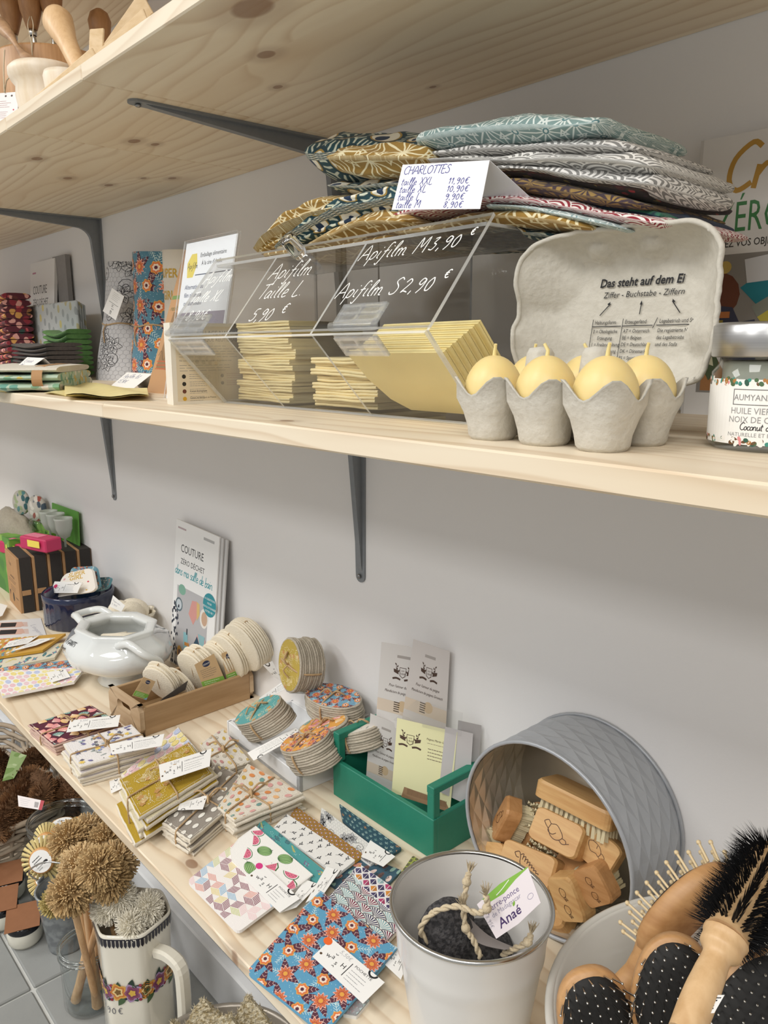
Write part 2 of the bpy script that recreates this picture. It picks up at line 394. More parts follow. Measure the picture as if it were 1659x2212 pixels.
# ------------------------------------------------------------------ flat print: shapes and lettering laid on a surface
_TX = {}
def textmesh(t, shear=0, bold=0):
    k = (t, shear, bold)
    if k in _TX: return _TX[k]
    c = bpy.data.curves.new('t', 'FONT'); c.body = t; c.size = 1; c.shear = shear; c.offset = bold; c.resolution_u = 2; c.fill_mode = 'FRONT'
    o = bpy.data.objects.new('t', c); COL.objects.link(o)
    me = bpy.data.meshes.new_from_object(o.evaluated_get(bpy.context.evaluated_depsgraph_get()))
    r = ([(v.co.x, v.co.y) for v in me.vertices], [list(p.vertices) for p in me.polygons])
    bpy.data.objects.remove(o); bpy.data.curves.remove(c); bpy.data.meshes.remove(me)
    _TX[k] = r; return r
H_ = lambda w, *st: (w, [[tuple(p) for p in s] for s in st])
HG = {
 'A': H_(.78, [(0, 0), (.35, 1), (.68, 0)], [(.1, .35), (.6, .38)]), 'B': H_(.6, [(.05, 0), (.08, 1), (.4, .9), (.38, .6), (.08, .52), (.48, .4), (.42, .05), (.05, 0)]),
 'C': H_(.66, [(.58, .88), (.35, 1), (.05, .7), (.05, .25), (.3, 0), (.58, .14)]), 'D': H_(.7, [(.08, 0), (.1, 1), (.5, .85), (.58, .4), (.35, .03), (.05, 0)]),
 'E': H_(.6, [(.5, 1), (.1, .98), (.08, .02), (.5, 0)], [(.1, .52), (.42, .54)]), 'G': H_(.72, [(.58, .88), (.3, 1), (.05, .6), (.1, .12), (.4, 0), (.6, .2), (.58, .45), (.35, .44)]),
 'H': H_(.7, [(.08, 1), (.06, 0)], [(.55, 1), (.55, 0)], [(.07, .5), (.55, .54)]), 'I': H_(.3, [(.12, 1), (.1, 0)]), 'L': H_(.56, [(.1, 1), (.07, .02), (.5, .04)]),
 'M': H_(.86, [(.02, 0), (.14, 1), (.36, .35), (.62, 1), (.7, 0)]), 'N': H_(.72, [(.05, 0), (.1, 1), (.52, 0), (.58, 1)]), 'O': H_(.76, [(.35, 1), (.05, .7), (.08, .2), (.35, 0), (.6, .25), (.62, .75), (.35, 1)]),
 'R': H_(.64, [(.07, 0), (.1, 1), (.45, .9), (.42, .55), (.1, .5), (.52, 0)]), 'S': H_(.56, [(.5, .85), (.3, 1), (.08, .78), (.42, .42), (.38, .06), (.1, 0), (.0, .15)]), 'T': H_(.6, [(0, .95), (.66, 1)], [(.34, .97), (.28, 0)]),
 'V': H_(.6, [(.02, 1), (.26, 0), (.56, 1)]), 'X': H_(.62, [(.02, 1), (.5, 0)], [(.52, 1), (0, 0)]),
 'a': H_(.5, [(.38, .42), (.2, .5), (.02, .28), (.1, .02), (.28, .1), (.39, .46), (.36, .1), (.48, .02)]), 'c': H_(.42, [(.36, .42), (.18, .5), (.03, .25), (.15, 0), (.38, .08)]),
 'e': H_(.42, [(.03, .22), (.3, .3), (.28, .48), (.12, .47), (.03, .2), (.16, 0), (.4, .08)]), 'f': H_(.4, [(.48, .92), (.34, 1), (.22, .8), (.14, 0), (.02, -.4), (-.12, -.3)], [(.02, .45), (.36, .5)]),
 'i': H_(.25, [(.08, .5), (.05, .1), (.18, .02)], [(.13, .7), (.15, .75)]), 'l': H_(.28, [(.03, .25), (.24, .85), (.16, 1), (.06, .7), (.07, .1), (.22, .02)]),
 'm': H_(.74, [(0, .5), (.03, 0)], [(.03, .3), (.15, .5), (.27, .38), (.28, 0)], [(.28, .3), (.42, .5), (.53, .38), (.54, .06), (.68, .02)]), 'n': H_(.5, [(.02, .5), (.03, 0)], [(.03, .3), (.18, .5), (.32, .38), (.33, .05), (.44, .02)]),
 'o': H_(.46, [(.2, .5), (.03, .3), (.1, .02), (.3, .06), (.36, .35), (.2, .5)]), 'p': H_(.48, [(.06, .5), (0, -.42)], [(.04, .33), (.2, .52), (.4, .38), (.34, .08), (.15, 0), (.03, .1)]),
 'r': H_(.4, [(.03, .5), (.05, 0)], [(.05, .3), (.18, .5), (.34, .45)]), 's': H_(.38, [(.3, .45), (.15, .5), (.06, .36), (.28, .18), (.2, 0), (.02, .05)]), 't': H_(.36, [(.16, .85), (.12, .1), (.28, 0)], [(0, .55), (.32, .58)]), 'u': H_(.5, [(.04, .5), (.06, .1), (.2, 0), (.36, .2), (.38, .5), (.38, .08), (.48, .02)]),
 '0': H_(.5, [(.22, .72), (.04, .45), (.1, .04), (.3, .04), (.38, .4), (.24, .72)]), '1': H_(.32, [(.02, .5), (.18, .74), (.14, 0)]), '2': H_(.52, [(.04, .58), (.2, .76), (.36, .55), (.06, .03), (.18, .08), (.44, 0)]), '3': H_(.5, [(.06, .7), (.32, .74), (.16, .42), (.36, .3), (.24, .0), (.0, .06)]),
 '5': H_(.52, [(.44, .76), (.16, .74), (.1, .45), (.34, .42), (.36, .1), (.14, -.02), (0, .08)]), '7': H_(.5, [(.02, .72), (.4, .74), (.14, -.02)], [(.1, .38), (.36, .4)]), '8': H_(.52, [(.38, .66), (.2, .76), (.08, .58), (.36, .22), (.22, 0), (.06, .18), (.4, .66)]), '9': H_(.5, [(.38, .62), (.16, .72), (.04, .48), (.22, .36), (.38, .6), (.36, .2), (.2, -.1)]),
 'd': H_(.5, [(.36, .42), (.2, .5), (.03, .28), (.1, .02), (.28, .1), (.37, .3)], [(.44, 1), (.38, .1), (.48, .02)]), 'b': H_(.46, [(.08, 1), (.04, .05), (.2, 0), (.36, .2), (.3, .46), (.06, .3)]), 'g': H_(.48, [(.36, .42), (.2, .5), (.03, .28), (.12, .04), (.34, .2), (.38, .48), (.32, -.3), (.08, -.34)]), 'q': H_(.48, [(.36, .42), (.2, .5), (.03, .28), (.12, .04), (.34, .2), (.38, .48), (.36, -.4)]), 'P': H_(.58, [(.05, 0), (.1, 1), (.42, .9), (.4, .55), (.08, .48)]), 'é': H_(.42, [(.03, .22), (.3, .3), (.28, .48), (.12, .47), (.03, .2), (.16, 0), (.4, .08)], [(.15, .62), (.3, .8)]),
 ',': H_(.24, [(.1, .06), (.04, -.14)]), '.': H_(.2, [(.06, .02), (.08, .05)]), '€': H_(.56, [(.5, .68), (.3, .76), (.12, .5), (.14, .15), (.32, 0), (.5, .08)], [(.0, .48), (.36, .5)], [(0, .3), (.32, .32)]),
 '-': H_(.35, [(.04, .3), (.28, .32)]), ' ': H_(.4), '&': H_(.6, [(.5, .1), (.12, .55), (.22, .8), (.34, .62), (.06, .25), (.16, 0), (.36, .08), (.5, .36)])}
class Deco(MB):
    """shapes in millimetres on a mapped surface; fn(u, v, h) -> point"""
    def __init__(s, fn, clip=None): super().__init__(); s.fn = fn; s.clip = clip; s.h = 0.0; s.step = .05
    def up(s, k=1): s.h += s.step*k; return s
    def _put(s, pts, faces, col):
        s.q = (getattr(s, 'q', 0)+1) % 18; s.add([s.fn(p[0], p[1], s.h+s.q*.0024) for p in pts], faces, col, False)
    def cut(s, pts):
        if not s.clip: return pts
        C = s.clip; n = len(C); a = sum(C[i-1][0]*C[i][1]-C[i][0]*C[i-1][1] for i in range(n)); sg = 1 if a > 0 else -1
        for i in range(n):
            (x1, y1), (x2, y2) = C[i-1], C[i]; out = []
            d = lambda p: sg*((x2-x1)*(p[1]-y1)-(y2-y1)*(p[0]-x1))
            for k in range(len(pts)):
                p, q = pts[k-1], pts[k]; dp, dq = d(p), d(q)
                if (dp >= 0) != (dq >= 0): t = dp/((dp-dq) or 1e-9); out.append((p[0]+(q[0]-p[0])*t, p[1]+(q[1]-p[1])*t))
                if dq >= 0: out.append(q)
            pts = out
            if len(pts) < 3: return []
        return pts
    def poly(s, pts, col):
        pts = s.cut([(p[0], p[1]) for p in pts])
        if len(pts) >= 3: s._put(pts, [list(range(len(pts)))], col)
        return s
    def rect(s, x, y, w, h, col, rot=0):
        c, n = math.cos(rot), math.sin(rot)
        return s.poly([(x+a*c-b*n, y+a*n+b*c) for a, b in ((0, 0), (w, 0), (w, h), (0, h))], col)
    def disc(s, x, y, rx, col, ry=None, rot=0, n=14):
        ry = ry or rx; c, k = math.cos(rot), math.sin(rot)
        return s.poly([(x+rx*math.cos(a)*c-ry*math.sin(a)*k, y+rx*math.cos(a)*k+ry*math.sin(a)*c) for a in [2*PI*i/n for i in range(n)]], col)
    def stroke(s, pts, w, col, sm=0, taper=False):
        if sm: pts = [(p.x, p.y) for p in spline([(p[0], p[1], 0) for p in pts], sm)]
        n = len(pts); L = []; Rr = []
        for i, p in enumerate(pts):
            a, b = pts[max(i-1, 0)], pts[min(i+1, n-1)]; dx, dy = b[0]-a[0], b[1]-a[1]; l = math.hypot(dx, dy) or 1
            ww = w*(.15+.85*math.sin(PI*(i+.001)/(n-1))) if taper else w
            L.append((p[0]-dy/l*ww/2, p[1]+dx/l*ww/2)); Rr.append((p[0]+dy/l*ww/2, p[1]-dx/l*ww/2))
        for i in range(n-1): s.poly([L[i], Rr[i], Rr[i+1], L[i+1]], col)
        return s
    def text(s, t, x, y, size, col=(.02, .02, .02), rot=0, shear=0, bold=0, align='l', sx=1.0):
        vs, fs = textmesh(t, shear, bold)
        if not vs: return s
        w = max(v[0] for v in vs); ox = {'l': 0, 'c': -w/2, 'r': -w}[align]; c, n = math.cos(rot), math.sin(rot)
        s._put([(x+((v[0]+ox)*sx*c-v[1]*n)*size, y+((v[0]+ox)*sx*n+v[1]*c)*size) for v in vs], fs, col); return s
    def hand(s, t, x, y, size, w, col, rot=0, shear=.15, sp=1.0):
        c, n = math.cos(rot), math.sin(rot); cx = 0
        for ch in t:
            adv, sts = HG.get(ch, HG['o'])
            for st in sts:
                q = [(cx+p[0]+shear*p[1], p[1]) for p in st]
                s.stroke([(x+(a*c-b*n)*size, y+(a*n+b*c)*size) for a, b in q], w, col, 4 if len(q) > 2 else 0)
            cx += (adv+.06)*sp
        return s
    def lines(s, x, y, w, n, gap, th, col, rng=random.Random(1), rot=0):      # small print too fine to read
        c, k = math.cos(rot), math.sin(rot)
        for i in range(n):
            cx = 0; ww = w*rng.uniform(.6, 1)
            while cx < ww:
                l = rng.uniform(.05, .14)*w
                s.rect(x+cx*c+i*gap*k, y+cx*k-i*gap*c, min(l, ww-cx), th, col, rot); cx += l+.02*w
        return s
    def base(s, pts, t, col):                                                 # body of the card or cloth under the print
        n = len(pts); vs = [s.fn(p[0], p[1], s.h-t) for p in pts]+[s.fn(p[0], p[1], s.h) for p in pts]
        s.add(vs, [list(range(n))[::-1], list(range(n, 2*n))]+[(i, (i+1) % n, n+(i+1) % n, n+i) for i in range(n)], col, False); s.up(); return s
def plane_fn(o, ux, vy, off=0):
    """mm coordinates on the plane through o along ux / vy (need not be unit)"""
    o = Vec(o); ux = Vec(ux).normalized(); vy = Vec(vy).normalized(); nn = ux.cross(vy).normalized()
    return lambda u, v, h: o + ux*(u*.001) + vy*(v*.001) + nn*((h+off)*.001)
def quad_fn(c0, c1, c2, c3, W, H):
    """mm rectangle W x H mapped bilinearly on four points (c0 = 0,0  c1 = W,0  c2 = W,H  c3 = 0,H)"""
    c0, c1, c2, c3 = map(Vec, (c0, c1, c2, c3)); nn = (c1-c0).cross(c3-c0).normalized()
    dn = (c2-CAMP).dot(nn)                                   # keep the sheet flat
    if abs(dn) > 1e-6:
        t = (c0-CAMP).dot(nn)/dn
        if .8 < t < 1.25: c2 = CAMP+(c2-CAMP)*t
    def f(u, v, h):
        a, b = u/W, v/H
        return (c0*(1-a)+c1*a)*(1-b)+(c3*(1-a)+c2*a)*b + nn*(h*.001)
    return f
INK = (.015, .015, .018)
WH = srgb('#f4f3f0')
RECT = lambda W, H: [(0, 0), (W, 0), (W, H), (0, H)]
def wash_tag(D, W, H, big=None, title='CARRÉ À DÉMAQUILLER', price=None):
    """swing tag print: brand letters, bar, small text"""
    s = H/34
    D.base(RECT(W, H), .35, WH)
    for i, (ch, dy) in enumerate(zip('wasH', (0, 2.6, -1.2, 1.6))): D.text(ch, 9*s+i*6.6*s, H*.36+dy*s, 8.5*s, INK)
    D.stroke([(16.5*s, H*.36+10.5*s), (18*s, H*.36+9.5*s), (19.8*s, H*.36+10.8*s)], .8*s, INK)
    D.stroke([(22*s, H*.36-4.5*s), (23.6*s, H*.36-3.2*s), (25*s, H*.36-4.6*s)], .8*s, INK)
    D.rect(37*s, H*.2, .9*s, H*.58, INK)
    D.text(title, 41*s, H*.72, 4.6*s*(min(1, (W-50*s)/(max(1, len(title))*2.9*s)) if W > 52*s else 1), INK)
    D.lines(41*s, H*.56, W-50*s, 4, 4.2*s, .7*s, (.35, .35, .36))
    if price: D.hand(price, 18*s, H*.78, 6*s, .5*s, (.4, .4, .42))
    D.stroke([(W-14*s+5*s*math.cos(a), H-.3-5*s*math.sin(a)) for a in [PI*k/10 for k in range(11)]], 2.2*s, INK)
    D.disc(4*s, H*.3, 1.6*s, srgb('#5a4630'))
# ------------------------------------------------------------------ woven / printed cloth shaders (uv in metres)
def uvs(sc, rot=0, kind='UV'):
    v = coord(kind); x, y, z = sep(v)
    if kind != 'UV': y = y+z*.8
    c, s = math.cos(rot), math.sin(rot)
    return (x*(c*sc)-y*(s*sc)), (x*(s*sc)+y*(c*sc))
def hexcell(u, v):
    """nearest point of a triangular lattice of spacing 1: offset vector and distance"""
    r3 = math.sqrt(3)
    au = fract(u+.5)-.5; av = (fract(v/r3+.5)-.5)*r3
    bu = fract(u)-.5; bv = (fract(v/r3)-.5)*r3
    da = au*au+av*av; db = bu*bu+bv*bv; f = db < da
    x = sel(f, au, bu); y = sel(f, av, bv)
    return x, y, ssqrt(x*x+y*y)
def pat(name, fn, rough=.85):
    def g():
        d = fn(); 
        if not isinstance(d, dict): d = dict(col=d)
        o = coord(); d.setdefault('bump', bump(nois(o, 700, 2), .25, .001)); d['sheen'] = .1; return d
    return mat(name, g, rough=rough)
def seigaiha(name, c1, c2, R=.016, rot=0, kind='UV', n=4):
    def fn():
        u, v = uvs(1/R, rot, kind); h = .5
        j0 = mth('CEIL', (v-1.0)/h)
        ds = []
        for k in range(3):
            j = j0+float(k); off = mth('MODULO', sabs(j), 2.0)
            du = (fract((u-off)*.5+.5)-.5)*2.0; dv = v-j*h
            ds.append(ssqrt(du*du+dv*dv))
        d = sel(ds[0] < 1.0, sel(ds[1] < 1.0, ds[2], ds[1]), ds[0])
        st = sabs(fract(d*n)-.5)
        return cmix(sstep(.20, .28, st), srgb(c1), srgb(c2))
    return pat(name, fn)
def asanoha(name, bg, line, R=.034, rot=0, kind='UV', ring=None, w=.022):
    def fn():
        u, v = uvs(1/R, rot, kind); x, y, r = hexcell(u, v)
        a = atan2(y, x); am = (fract(a/(PI/6)+.5)-.5)*(PI/6)
        ln = sabs(ssin(am)*r)
        a6 = (fract(a/(PI/3))-.5)*(PI/3); edge = .5-mth('COSINE', a6)*r
        m = smin(ln, sabs(edge))
        f = sstep(w*1.15, w*.7, m)
        c = cmix(f, srgb(bg), srgb(line))
        if ring: c = cmix(sstep(.035, .02, sabs(r-.085)), c, srgb(ring))
        return c
    return pat(name, fn)
def peacock(name, R=.05, rot=0, kind='UV'):
    def fn():
        u, v = uvs(1/R, rot, kind); x, y, r = hexcell(u, v*.9)
        a = atan2(x, y); rr = r*(1.0+.35*sabs(a)/PI)
        st = sstep(.25, .4, sabs(fract(a*(9/PI))-.5))
        c = cmix(st, srgb('#12414a'), srgb('#cfd3bf'))
        c = cmix(sstep(.47, .44, rr), c, srgb('#0f3640')); c = cmix(sstep(.37, .35, rr), c, srgb('#a8883c')); c = cmix(sstep(.325, .305, rr), c, srgb('#e9e4d2'))
        c = cmix(sstep(.175, .16, ssqrt(x*x*2.2+(y+.06)*(y+.06))), c, srgb('#142f4c'))
        return c
    return pat(name, fn)
def scatter(name, bg, cols, sc=60, kind='Object', thr=.33, stem=None):
    """irregular small motifs in several inks"""
    def fn():
        o = coord(kind); n = nois(o, sc*.8, 2, .5, col=True)
        v = cmix(.012*60/sc if sc < 60 else .012, o, n, 'ADD')
        d, c = vor(v, sc); h = sep(c)
        col = ramp(h[0], [(i/len(cols), srgb(k)) for i, k in enumerate(cols)], True)
        c = cmix(sstep(thr, thr*.85, d)*sstep(.08, .14, h[1]), srgb(bg), col)
        if stem:
            e, _ = vor(v, sc*.55, 'DISTANCE_TO_EDGE'); c = cmix(sstep(.05, .03, e), c, srgb(stem))
        return c
    return pat(name, fn)
def dots(name, bg, cols, R=.02, rot=.3, kind='UV', rad=.3):
    def fn():
        u, v = uvs(1/R, rot, kind); x, y, r = hexcell(u, v)
        k = nois(comb(flr(u-x+.5), flr(v-y+.5), 0.0), 7.3, 0)
        col = ramp(k, [(.25+.5*i/len(cols), srgb(c)) for i, c in enumerate(cols)], True)
        return cmix(sstep(rad, rad*.9, r), srgb(bg), col)
    return pat(name, fn)
def weave(name, c1, c2, sc=220, kind='Object', rough=.95):
    def fn():
        o = coord(kind); n = nois(o, sc, 3); b = nois(o, sc*.12, 2)
        return dict(col=cmix(smin(smax(n*.8+b*.5-.15, 0.0), 1.0), srgb(c1), srgb(c2)), bump=bump(n, .5, .002), rough=rough)
    return pat(name, fn)
COTTON = weave('raw_cotton', '#d9cdb4', '#efe7d5', 400)
TERRY = weave('terry_back', '#c9c0ae', '#efe9dc', 260)
JUTE = weave('jute_twine', '#a08058', '#cdb088', 500)
STRING = weave('cream_string', '#b7a585', '#dccdb0', 500)
KRAFT = plain('#b28a60', .8, 'kraft_card', .05, 40)
def woodmat(name, light, dark, ax=0, sc=1.0, rough=.45):
    def fn():
        o = coord(); X, Y, Z = sep(o)
        if ax == 2: X, Y, Z = Z, X, Y
        if ax == 1: X, Y, Z = Y, X, Z
        n = nois(comb(X*(12*sc), Y*(160*sc), Z*(160*sc)), 1.0, 3, .6); b = nois(comb(X*(6*sc), Y*(30*sc), Z*(30*sc)), 1.0, 2)
        return dict(col=cmix(sstep(.3, .75, n*.6+b*.4), srgb(light), srgb(dark)), bump=bump(n, .1, .0006), rough=rough)
    return mat(name, fn)
BEECH = woodmat('beech_wood', '#d9a566', '#b9824a')
BEECHZ = woodmat('beech_wood_upright', '#d9b488', '#b98d5e', 2)
METAL = mat('bright_metal', lambda: dict(col=srgb('#c9c8c4'), rough=.22), metal=1)
def glassy(name, tint=(1, 1, 1), ior=1.45, rough=.0):
    m = bpy.data.materials.new(name); m.use_nodes = True; nt = m.node_tree; b = nt.nodes['Principled BSDF']
    b.inputs['Base Color'].default_value = (*tint, 1); b.inputs['Transmission Weight'].default_value = 1; b.inputs['IOR'].default_value = ior; b.inputs['Roughness'].default_value = rough
    return m
def thinclear(name, tint=(.97, .98, .98), refl=.035, rough=.03):
    """thin clear sheet: transparent with a Schlick reflection that is the same from both sides"""
    m = bpy.data.materials.new(name); m.use_nodes = True; nt = m.node_tree; nt.nodes.clear(); S.nt = nt
    out = nt.nodes.new('ShaderNodeOutputMaterial'); mx = nt.nodes.new('ShaderNodeMixShader'); tr = nt.nodes.new('ShaderNodeBsdfTransparent'); gl = nt.nodes.new('ShaderNodeBsdfGlossy'); lw = nt.nodes.new('ShaderNodeLayerWeight')
    f = mth('POWER', S(lw.outputs['Facing']), 5.0)*(1-refl)+refl
    lw.inputs[0].default_value = .5; tr.inputs[0].default_value = (*tint, 1); gl.inputs['Roughness'].default_value = rough
    lk(mx.inputs[0], f); nt.links.new(tr.outputs[0], mx.inputs[1]); nt.links.new(gl.outputs[0], mx.inputs[2]); nt.links.new(mx.outputs[0], out.inputs[0])
    return m
# ------------------------------------------------------------------ textile motifs drawn in millimetres
def rot2(p, a, o=(0, 0), s=1): c, n = math.cos(a)*s, math.sin(a)*s; return (o[0]+p[0]*c-p[1]*n, o[1]+p[0]*n+p[1]*c)
def leafpts(L, w, n=7): 
    t = [i/n for i in range(n+1)]; a = [(L*k, w*math.sin(PI*k**.8)) for k in t]; return a+[(x, -y) for x, y in a[-2:0:-1]]
def leaf(D, x, y, L, w, rot, col, vein=None, nv=3):
    D.poly([rot2(p, rot, (x, y)) for p in leafpts(L, w)], col)
    if vein:
        D.up()
        for k in range(nv):
            t = (k+1)/(nv+1)
            for s in (-1, 1): a = rot2((L*t, 0), rot, (x, y)); b = rot2((L*(t+.12), s*w*.7), rot, (x, y)); D.stroke([a, b], w*.12, vein)
        D.up(-1)
def blossom(D, x, y, r, n, cols, rot=0, wob=.12):
    for k, c in enumerate(cols):
        rr = r*(1-k/len(cols)*.86); D.poly([(x+rr*(1+wob*math.cos(n*a+rot))*math.cos(a), y+rr*(1+wob*math.cos(n*a+rot))*math.sin(a)) for a in [2*PI*i/(n*4) for i in range(n*4)]], c).up()
    D.up(-len(cols))
def fern(D, x, y, L, rot, col, n=7, w=.5):
    D.stroke([(x, y), rot2((L, 0), rot, (x, y))], w, col)
    for k in range(n):
        t = (k+.5)/n; l = L*.3*(1-t*.6); b = rot2((L*t, 0), rot, (x, y))
        for s in (-1, 1): D.stroke([b, rot2((l, 0), rot+s*.8, b)], w, col)
def p_blue(D, W, H, sc=1.0, seed=1):
    r = random.Random(seed); mar, org, yel, crm = srgb('#562338'), srgb('#dd7a45'), srgb('#e3a544'), srgb('#f0dcc8')
    for k in range(int(W*H/(38*sc*sc))): D.disc(r.uniform(0, W), r.uniform(0, H), .45*sc, srgb('#cfe6ef'), n=5)
    st = 30*sc; j = 0; y = 0
    while y < H+st:
        x = -st*.2+(j % 2)*st*.5; i = 0
        while x < W+st:
            a = r.uniform(0, 6.28); cx, cy = x+r.uniform(-3, 3)*sc, y+r.uniform(-3, 3)*sc
            fern(D, cx, cy, 22*sc, a+3.4, srgb('#cfe4e4'), 6, .6*sc)
            D.up()
            for q in range(2 if (i+j) % 2 else 3): leaf(D, cx, cy, 21*sc, 4.6*sc, a+q*1.15, mar, srgb('#d9b9b0'))
            D.up(2)
            if (i+j) % 2: blossom(D, cx, cy, 8*sc, 7, [yel, org, org, crm, crm, mar], a)
            else: blossom(D, cx, cy, 9.5*sc, 11, [srgb('#e6b4a2'), srgb('#c65a45'), srgb('#d9803f'), srgb('#b6453c'), yel], a, .22)
            D.up(-3); x += st; i += 1
        y += st*.86; j += 1
def p_grey(D, W, H, sc=1.0, seed=2):
    r = random.Random(seed); k_, g = srgb('#3c3c40'), srgb('#8f8f92')
    for j in range(int(H/(7*sc))+2):
        for i in range(int(W/(8*sc))+2):
            cx, cy = i*8*sc+(j % 2)*4*sc, j*7*sc
            D.stroke([(cx+4.4*sc*math.cos(a), cy+4.4*sc*math.sin(a)) for a in [PI/6+PI/3*q for q in range(4)]], .35*sc, g)
    D.up()
    for q in range(max(2, int(W*H/(1500*sc*sc)))):
        cx, cy = r.uniform(0, W), r.uniform(0, H)
        for k in range(6):
            a = k*PI/3+q; L = 16*sc; pts = [rot2(p, a, (cx, cy)) for p in leafpts(L, 5.5*sc)]; D.poly(pts, srgb('#cfcfd0')); D.up(); D.stroke(pts+[pts[0]], .8*sc, k_)
            for s in (-.3, 0, .3): D.stroke([rot2((3*sc, s*3*sc), a, (cx, cy)), rot2((12*sc, s*9*sc), a, (cx, cy))], .5*sc, k_)
            D.up(-1)
        D.up(2).disc(cx, cy, 2.5*sc, srgb('#8a8a8c')); D.up(-2)
    for q in range(int(W*H/(2600*sc*sc))):
        cx, cy = r.uniform(0, W), r.uniform(0, H); D.up().stroke([(cx+(2+t*.9)*sc*math.cos(t*.7), cy+(2+t*.9)*sc*math.sin(t*.7)) for t in range(14)], 1*sc, k_).up(-1)
def p_cubes(D, W, H, s=15, seed=3):
    r = random.Random(seed); cols = ['#7d2748', '#7d2748', '#c9cf86', '#dd8f80', '#86b7d8', '#eec9cb', '#e3cf7c', '#7d2748']; h = s*.866
    for j in range(-1, int(H/h)+3):
        for i in range(-1, int(W/(s*1.5))+3):
            cx, cy = i*s*1.5, j*h*2/2+(h/2 if i % 2 else 0)
            if j % 2: continue
    w2 = s*.5; hh = s*.866
    for i in range(-2, int(W/(1.5*s))+3):
        for j in range(-2, int(H/(2*hh))+3):
            cx, cy = i*1.5*s, j*2*hh+(hh if i % 2 else 0)
            for q in range(3):
                a = q*2*PI/3+PI/6; e1 = (math.cos(a-PI/3), math.sin(a-PI/3)); e2 = (math.cos(a+PI/3), math.sin(a+PI/3)); c = srgb(r.choice(cols))
                if r.random() < .12: continue
                for k in range(6):
                    t0, t1 = (k+.15)/6, (k+.68)/6; f = s*.92
                    pt = lambda A, B: (cx+(e1[0]*A+e2[0]*B)*f, cy+(e1[1]*A+e2[1]*B)*f)
                    D.poly([pt(t0, .06), pt(t1, .06), pt(t1, .96), pt(t0, .96)], c)
def p_melon(D, W, H, seed=4):
    gr, dg, pk = srgb('#9cc27e'), srgb('#3d6b35'), srgb('#dd6f8a')
    for (x, y, k, a) in ((14, 62, 's', 2.2), (42, 60, 'w', .9), (24, 30, 's', 2.0), (66, 45, 't', .6), (84, 24, 'w', .3), (50, 14, 'w', 2.6), (98, 62, 's', .5), (110, 40, 't', 1.1), (74, 76, 'w', 1), (6, 84, 's', 1)):
        if k == 'w':
            D.disc(x, y, 13, dg, 10, a, 20).up().disc(x, y, 12.2, gr, 9.2, a, 20).up()
            for q in (-.7, -.35, 0, .35, .7): D.stroke([rot2((12*math.cos(t), 9.2*q*math.sin(t)), a, (x, y)) for t in [PI*m/8 for m in range(9)]], 1.1, dg)
            D.stroke([rot2((12, 0), a, (x, y)), rot2((15, 2), a, (x, y))], .8, INK); D.up(-2)
        elif k == 's':
            half = [(13*math.cos(t), 13*math.sin(t)) for t in [PI*m/10 for m in range(11)]]
            D.poly([rot2(p, a+PI, (x, y)) for p in half], dg).up().poly([rot2((p[0]*.9, p[1]*.9), a+PI, (x, y)) for p in half], WH).up().poly([rot2((p[0]*.8, p[1]*.8), a+PI, (x, y)) for p in half], pk).up()
            for q in range(8): D.disc(*rot2((9*math.cos(.4+q*.33), 6*math.sin(.4+q*.33)*(.6+.5*(q % 2))), a+PI, (x, y)), .7, INK, n=5)
            D.up(-3)
        else:
            D.poly([rot2(p, a, (x, y)) for p in ((-10, -6), (10, -9), (12, 8))], pk).up().stroke([rot2(p, a, (x, y)) for p in ((10.5, -9), (14.5, 0), (12.5, 8.5))], 2, dg)
            for q in range(7): D.disc(*rot2((3+(q % 3)*3, -4+q*1.5), a, (x, y)), .7, INK, n=5)
            D.up(-1)
def p_scallop(D, W, H, R=15, rot=0):
    wv = [srgb('#7a2848'), srgb('#3e3a5c'), srgb('#8fb3b8'), srgb('#c98a2c')]; ink = srgb('#2c2838'); pl = srgb('#efeee8')
    rows = list(range(int(H/(R*.62))+3, -3, -1))
    for j in rows:
        for i in range(-1, int(W/(2*R))+3):
            cx, cy = i*2*R+(R if j % 2 else 0), j*R*.62-R*.5
            D.disc(cx, cy, R, ink, n=22).up().disc(cx, cy, R*.92, pl, n=22).up()
            for k in range(11):
                a = PI*(k+.5)/11; D.poly([(cx, cy-R*.1), (cx+R*.88*math.cos(a-.08), cy+R*.88*math.sin(a-.08)), (cx+R*.88*math.cos(a+.08), cy+R*.88*math.sin(a+.08))], wv[0] if abs(k-5) < 3 and i % 2 else wv[2] if j % 2 else wv[1])
            D.up(-1.4)
def p_kites(D, W, H, s=11):
    cs = [srgb(c) for c in ('#3f3560', '#3f3560', '#b23a6a', '#d38a32', '#4a4470', '#9fc0c4')]; r = random.Random(5)
    for j in range(-1, int(H/s)+2):
        for i in range(-1, int(W/s)+2):
            x, y = i*s+(j % 2)*s/2, j*s*.9; c = r.choice(cs)
            D.poly([(x, y+s*.8), (x-s*.42, y+s*.15), (x-s*.03, y-s*.5)], c); D.poly([(x+s*.04, y+s*.75), (x+s*.42, y+s*.15), (x+s*.04, y-s*.45)], tuple(v*.75 for v in c))
def p_twigs(D, W, H, seed=6):
    r = random.Random(seed)
    for j in range(int(H/16)+1):
        for i in range(int(W/22)+1):
            x, y, a = i*22+(j % 2)*11+r.uniform(-2, 2), j*16+r.uniform(-2, 2), r.uniform(.2, 1.6)
            D.stroke([(x, y), rot2((12, 0), a, (x, y))], .6, INK)
            for t, s in ((.4, 1), (.6, -1), (.8, 1)): leaf(D, *rot2((12*t, 0), a, (x, y)), 6, 1, a+s*.6, srgb('#33343a'))
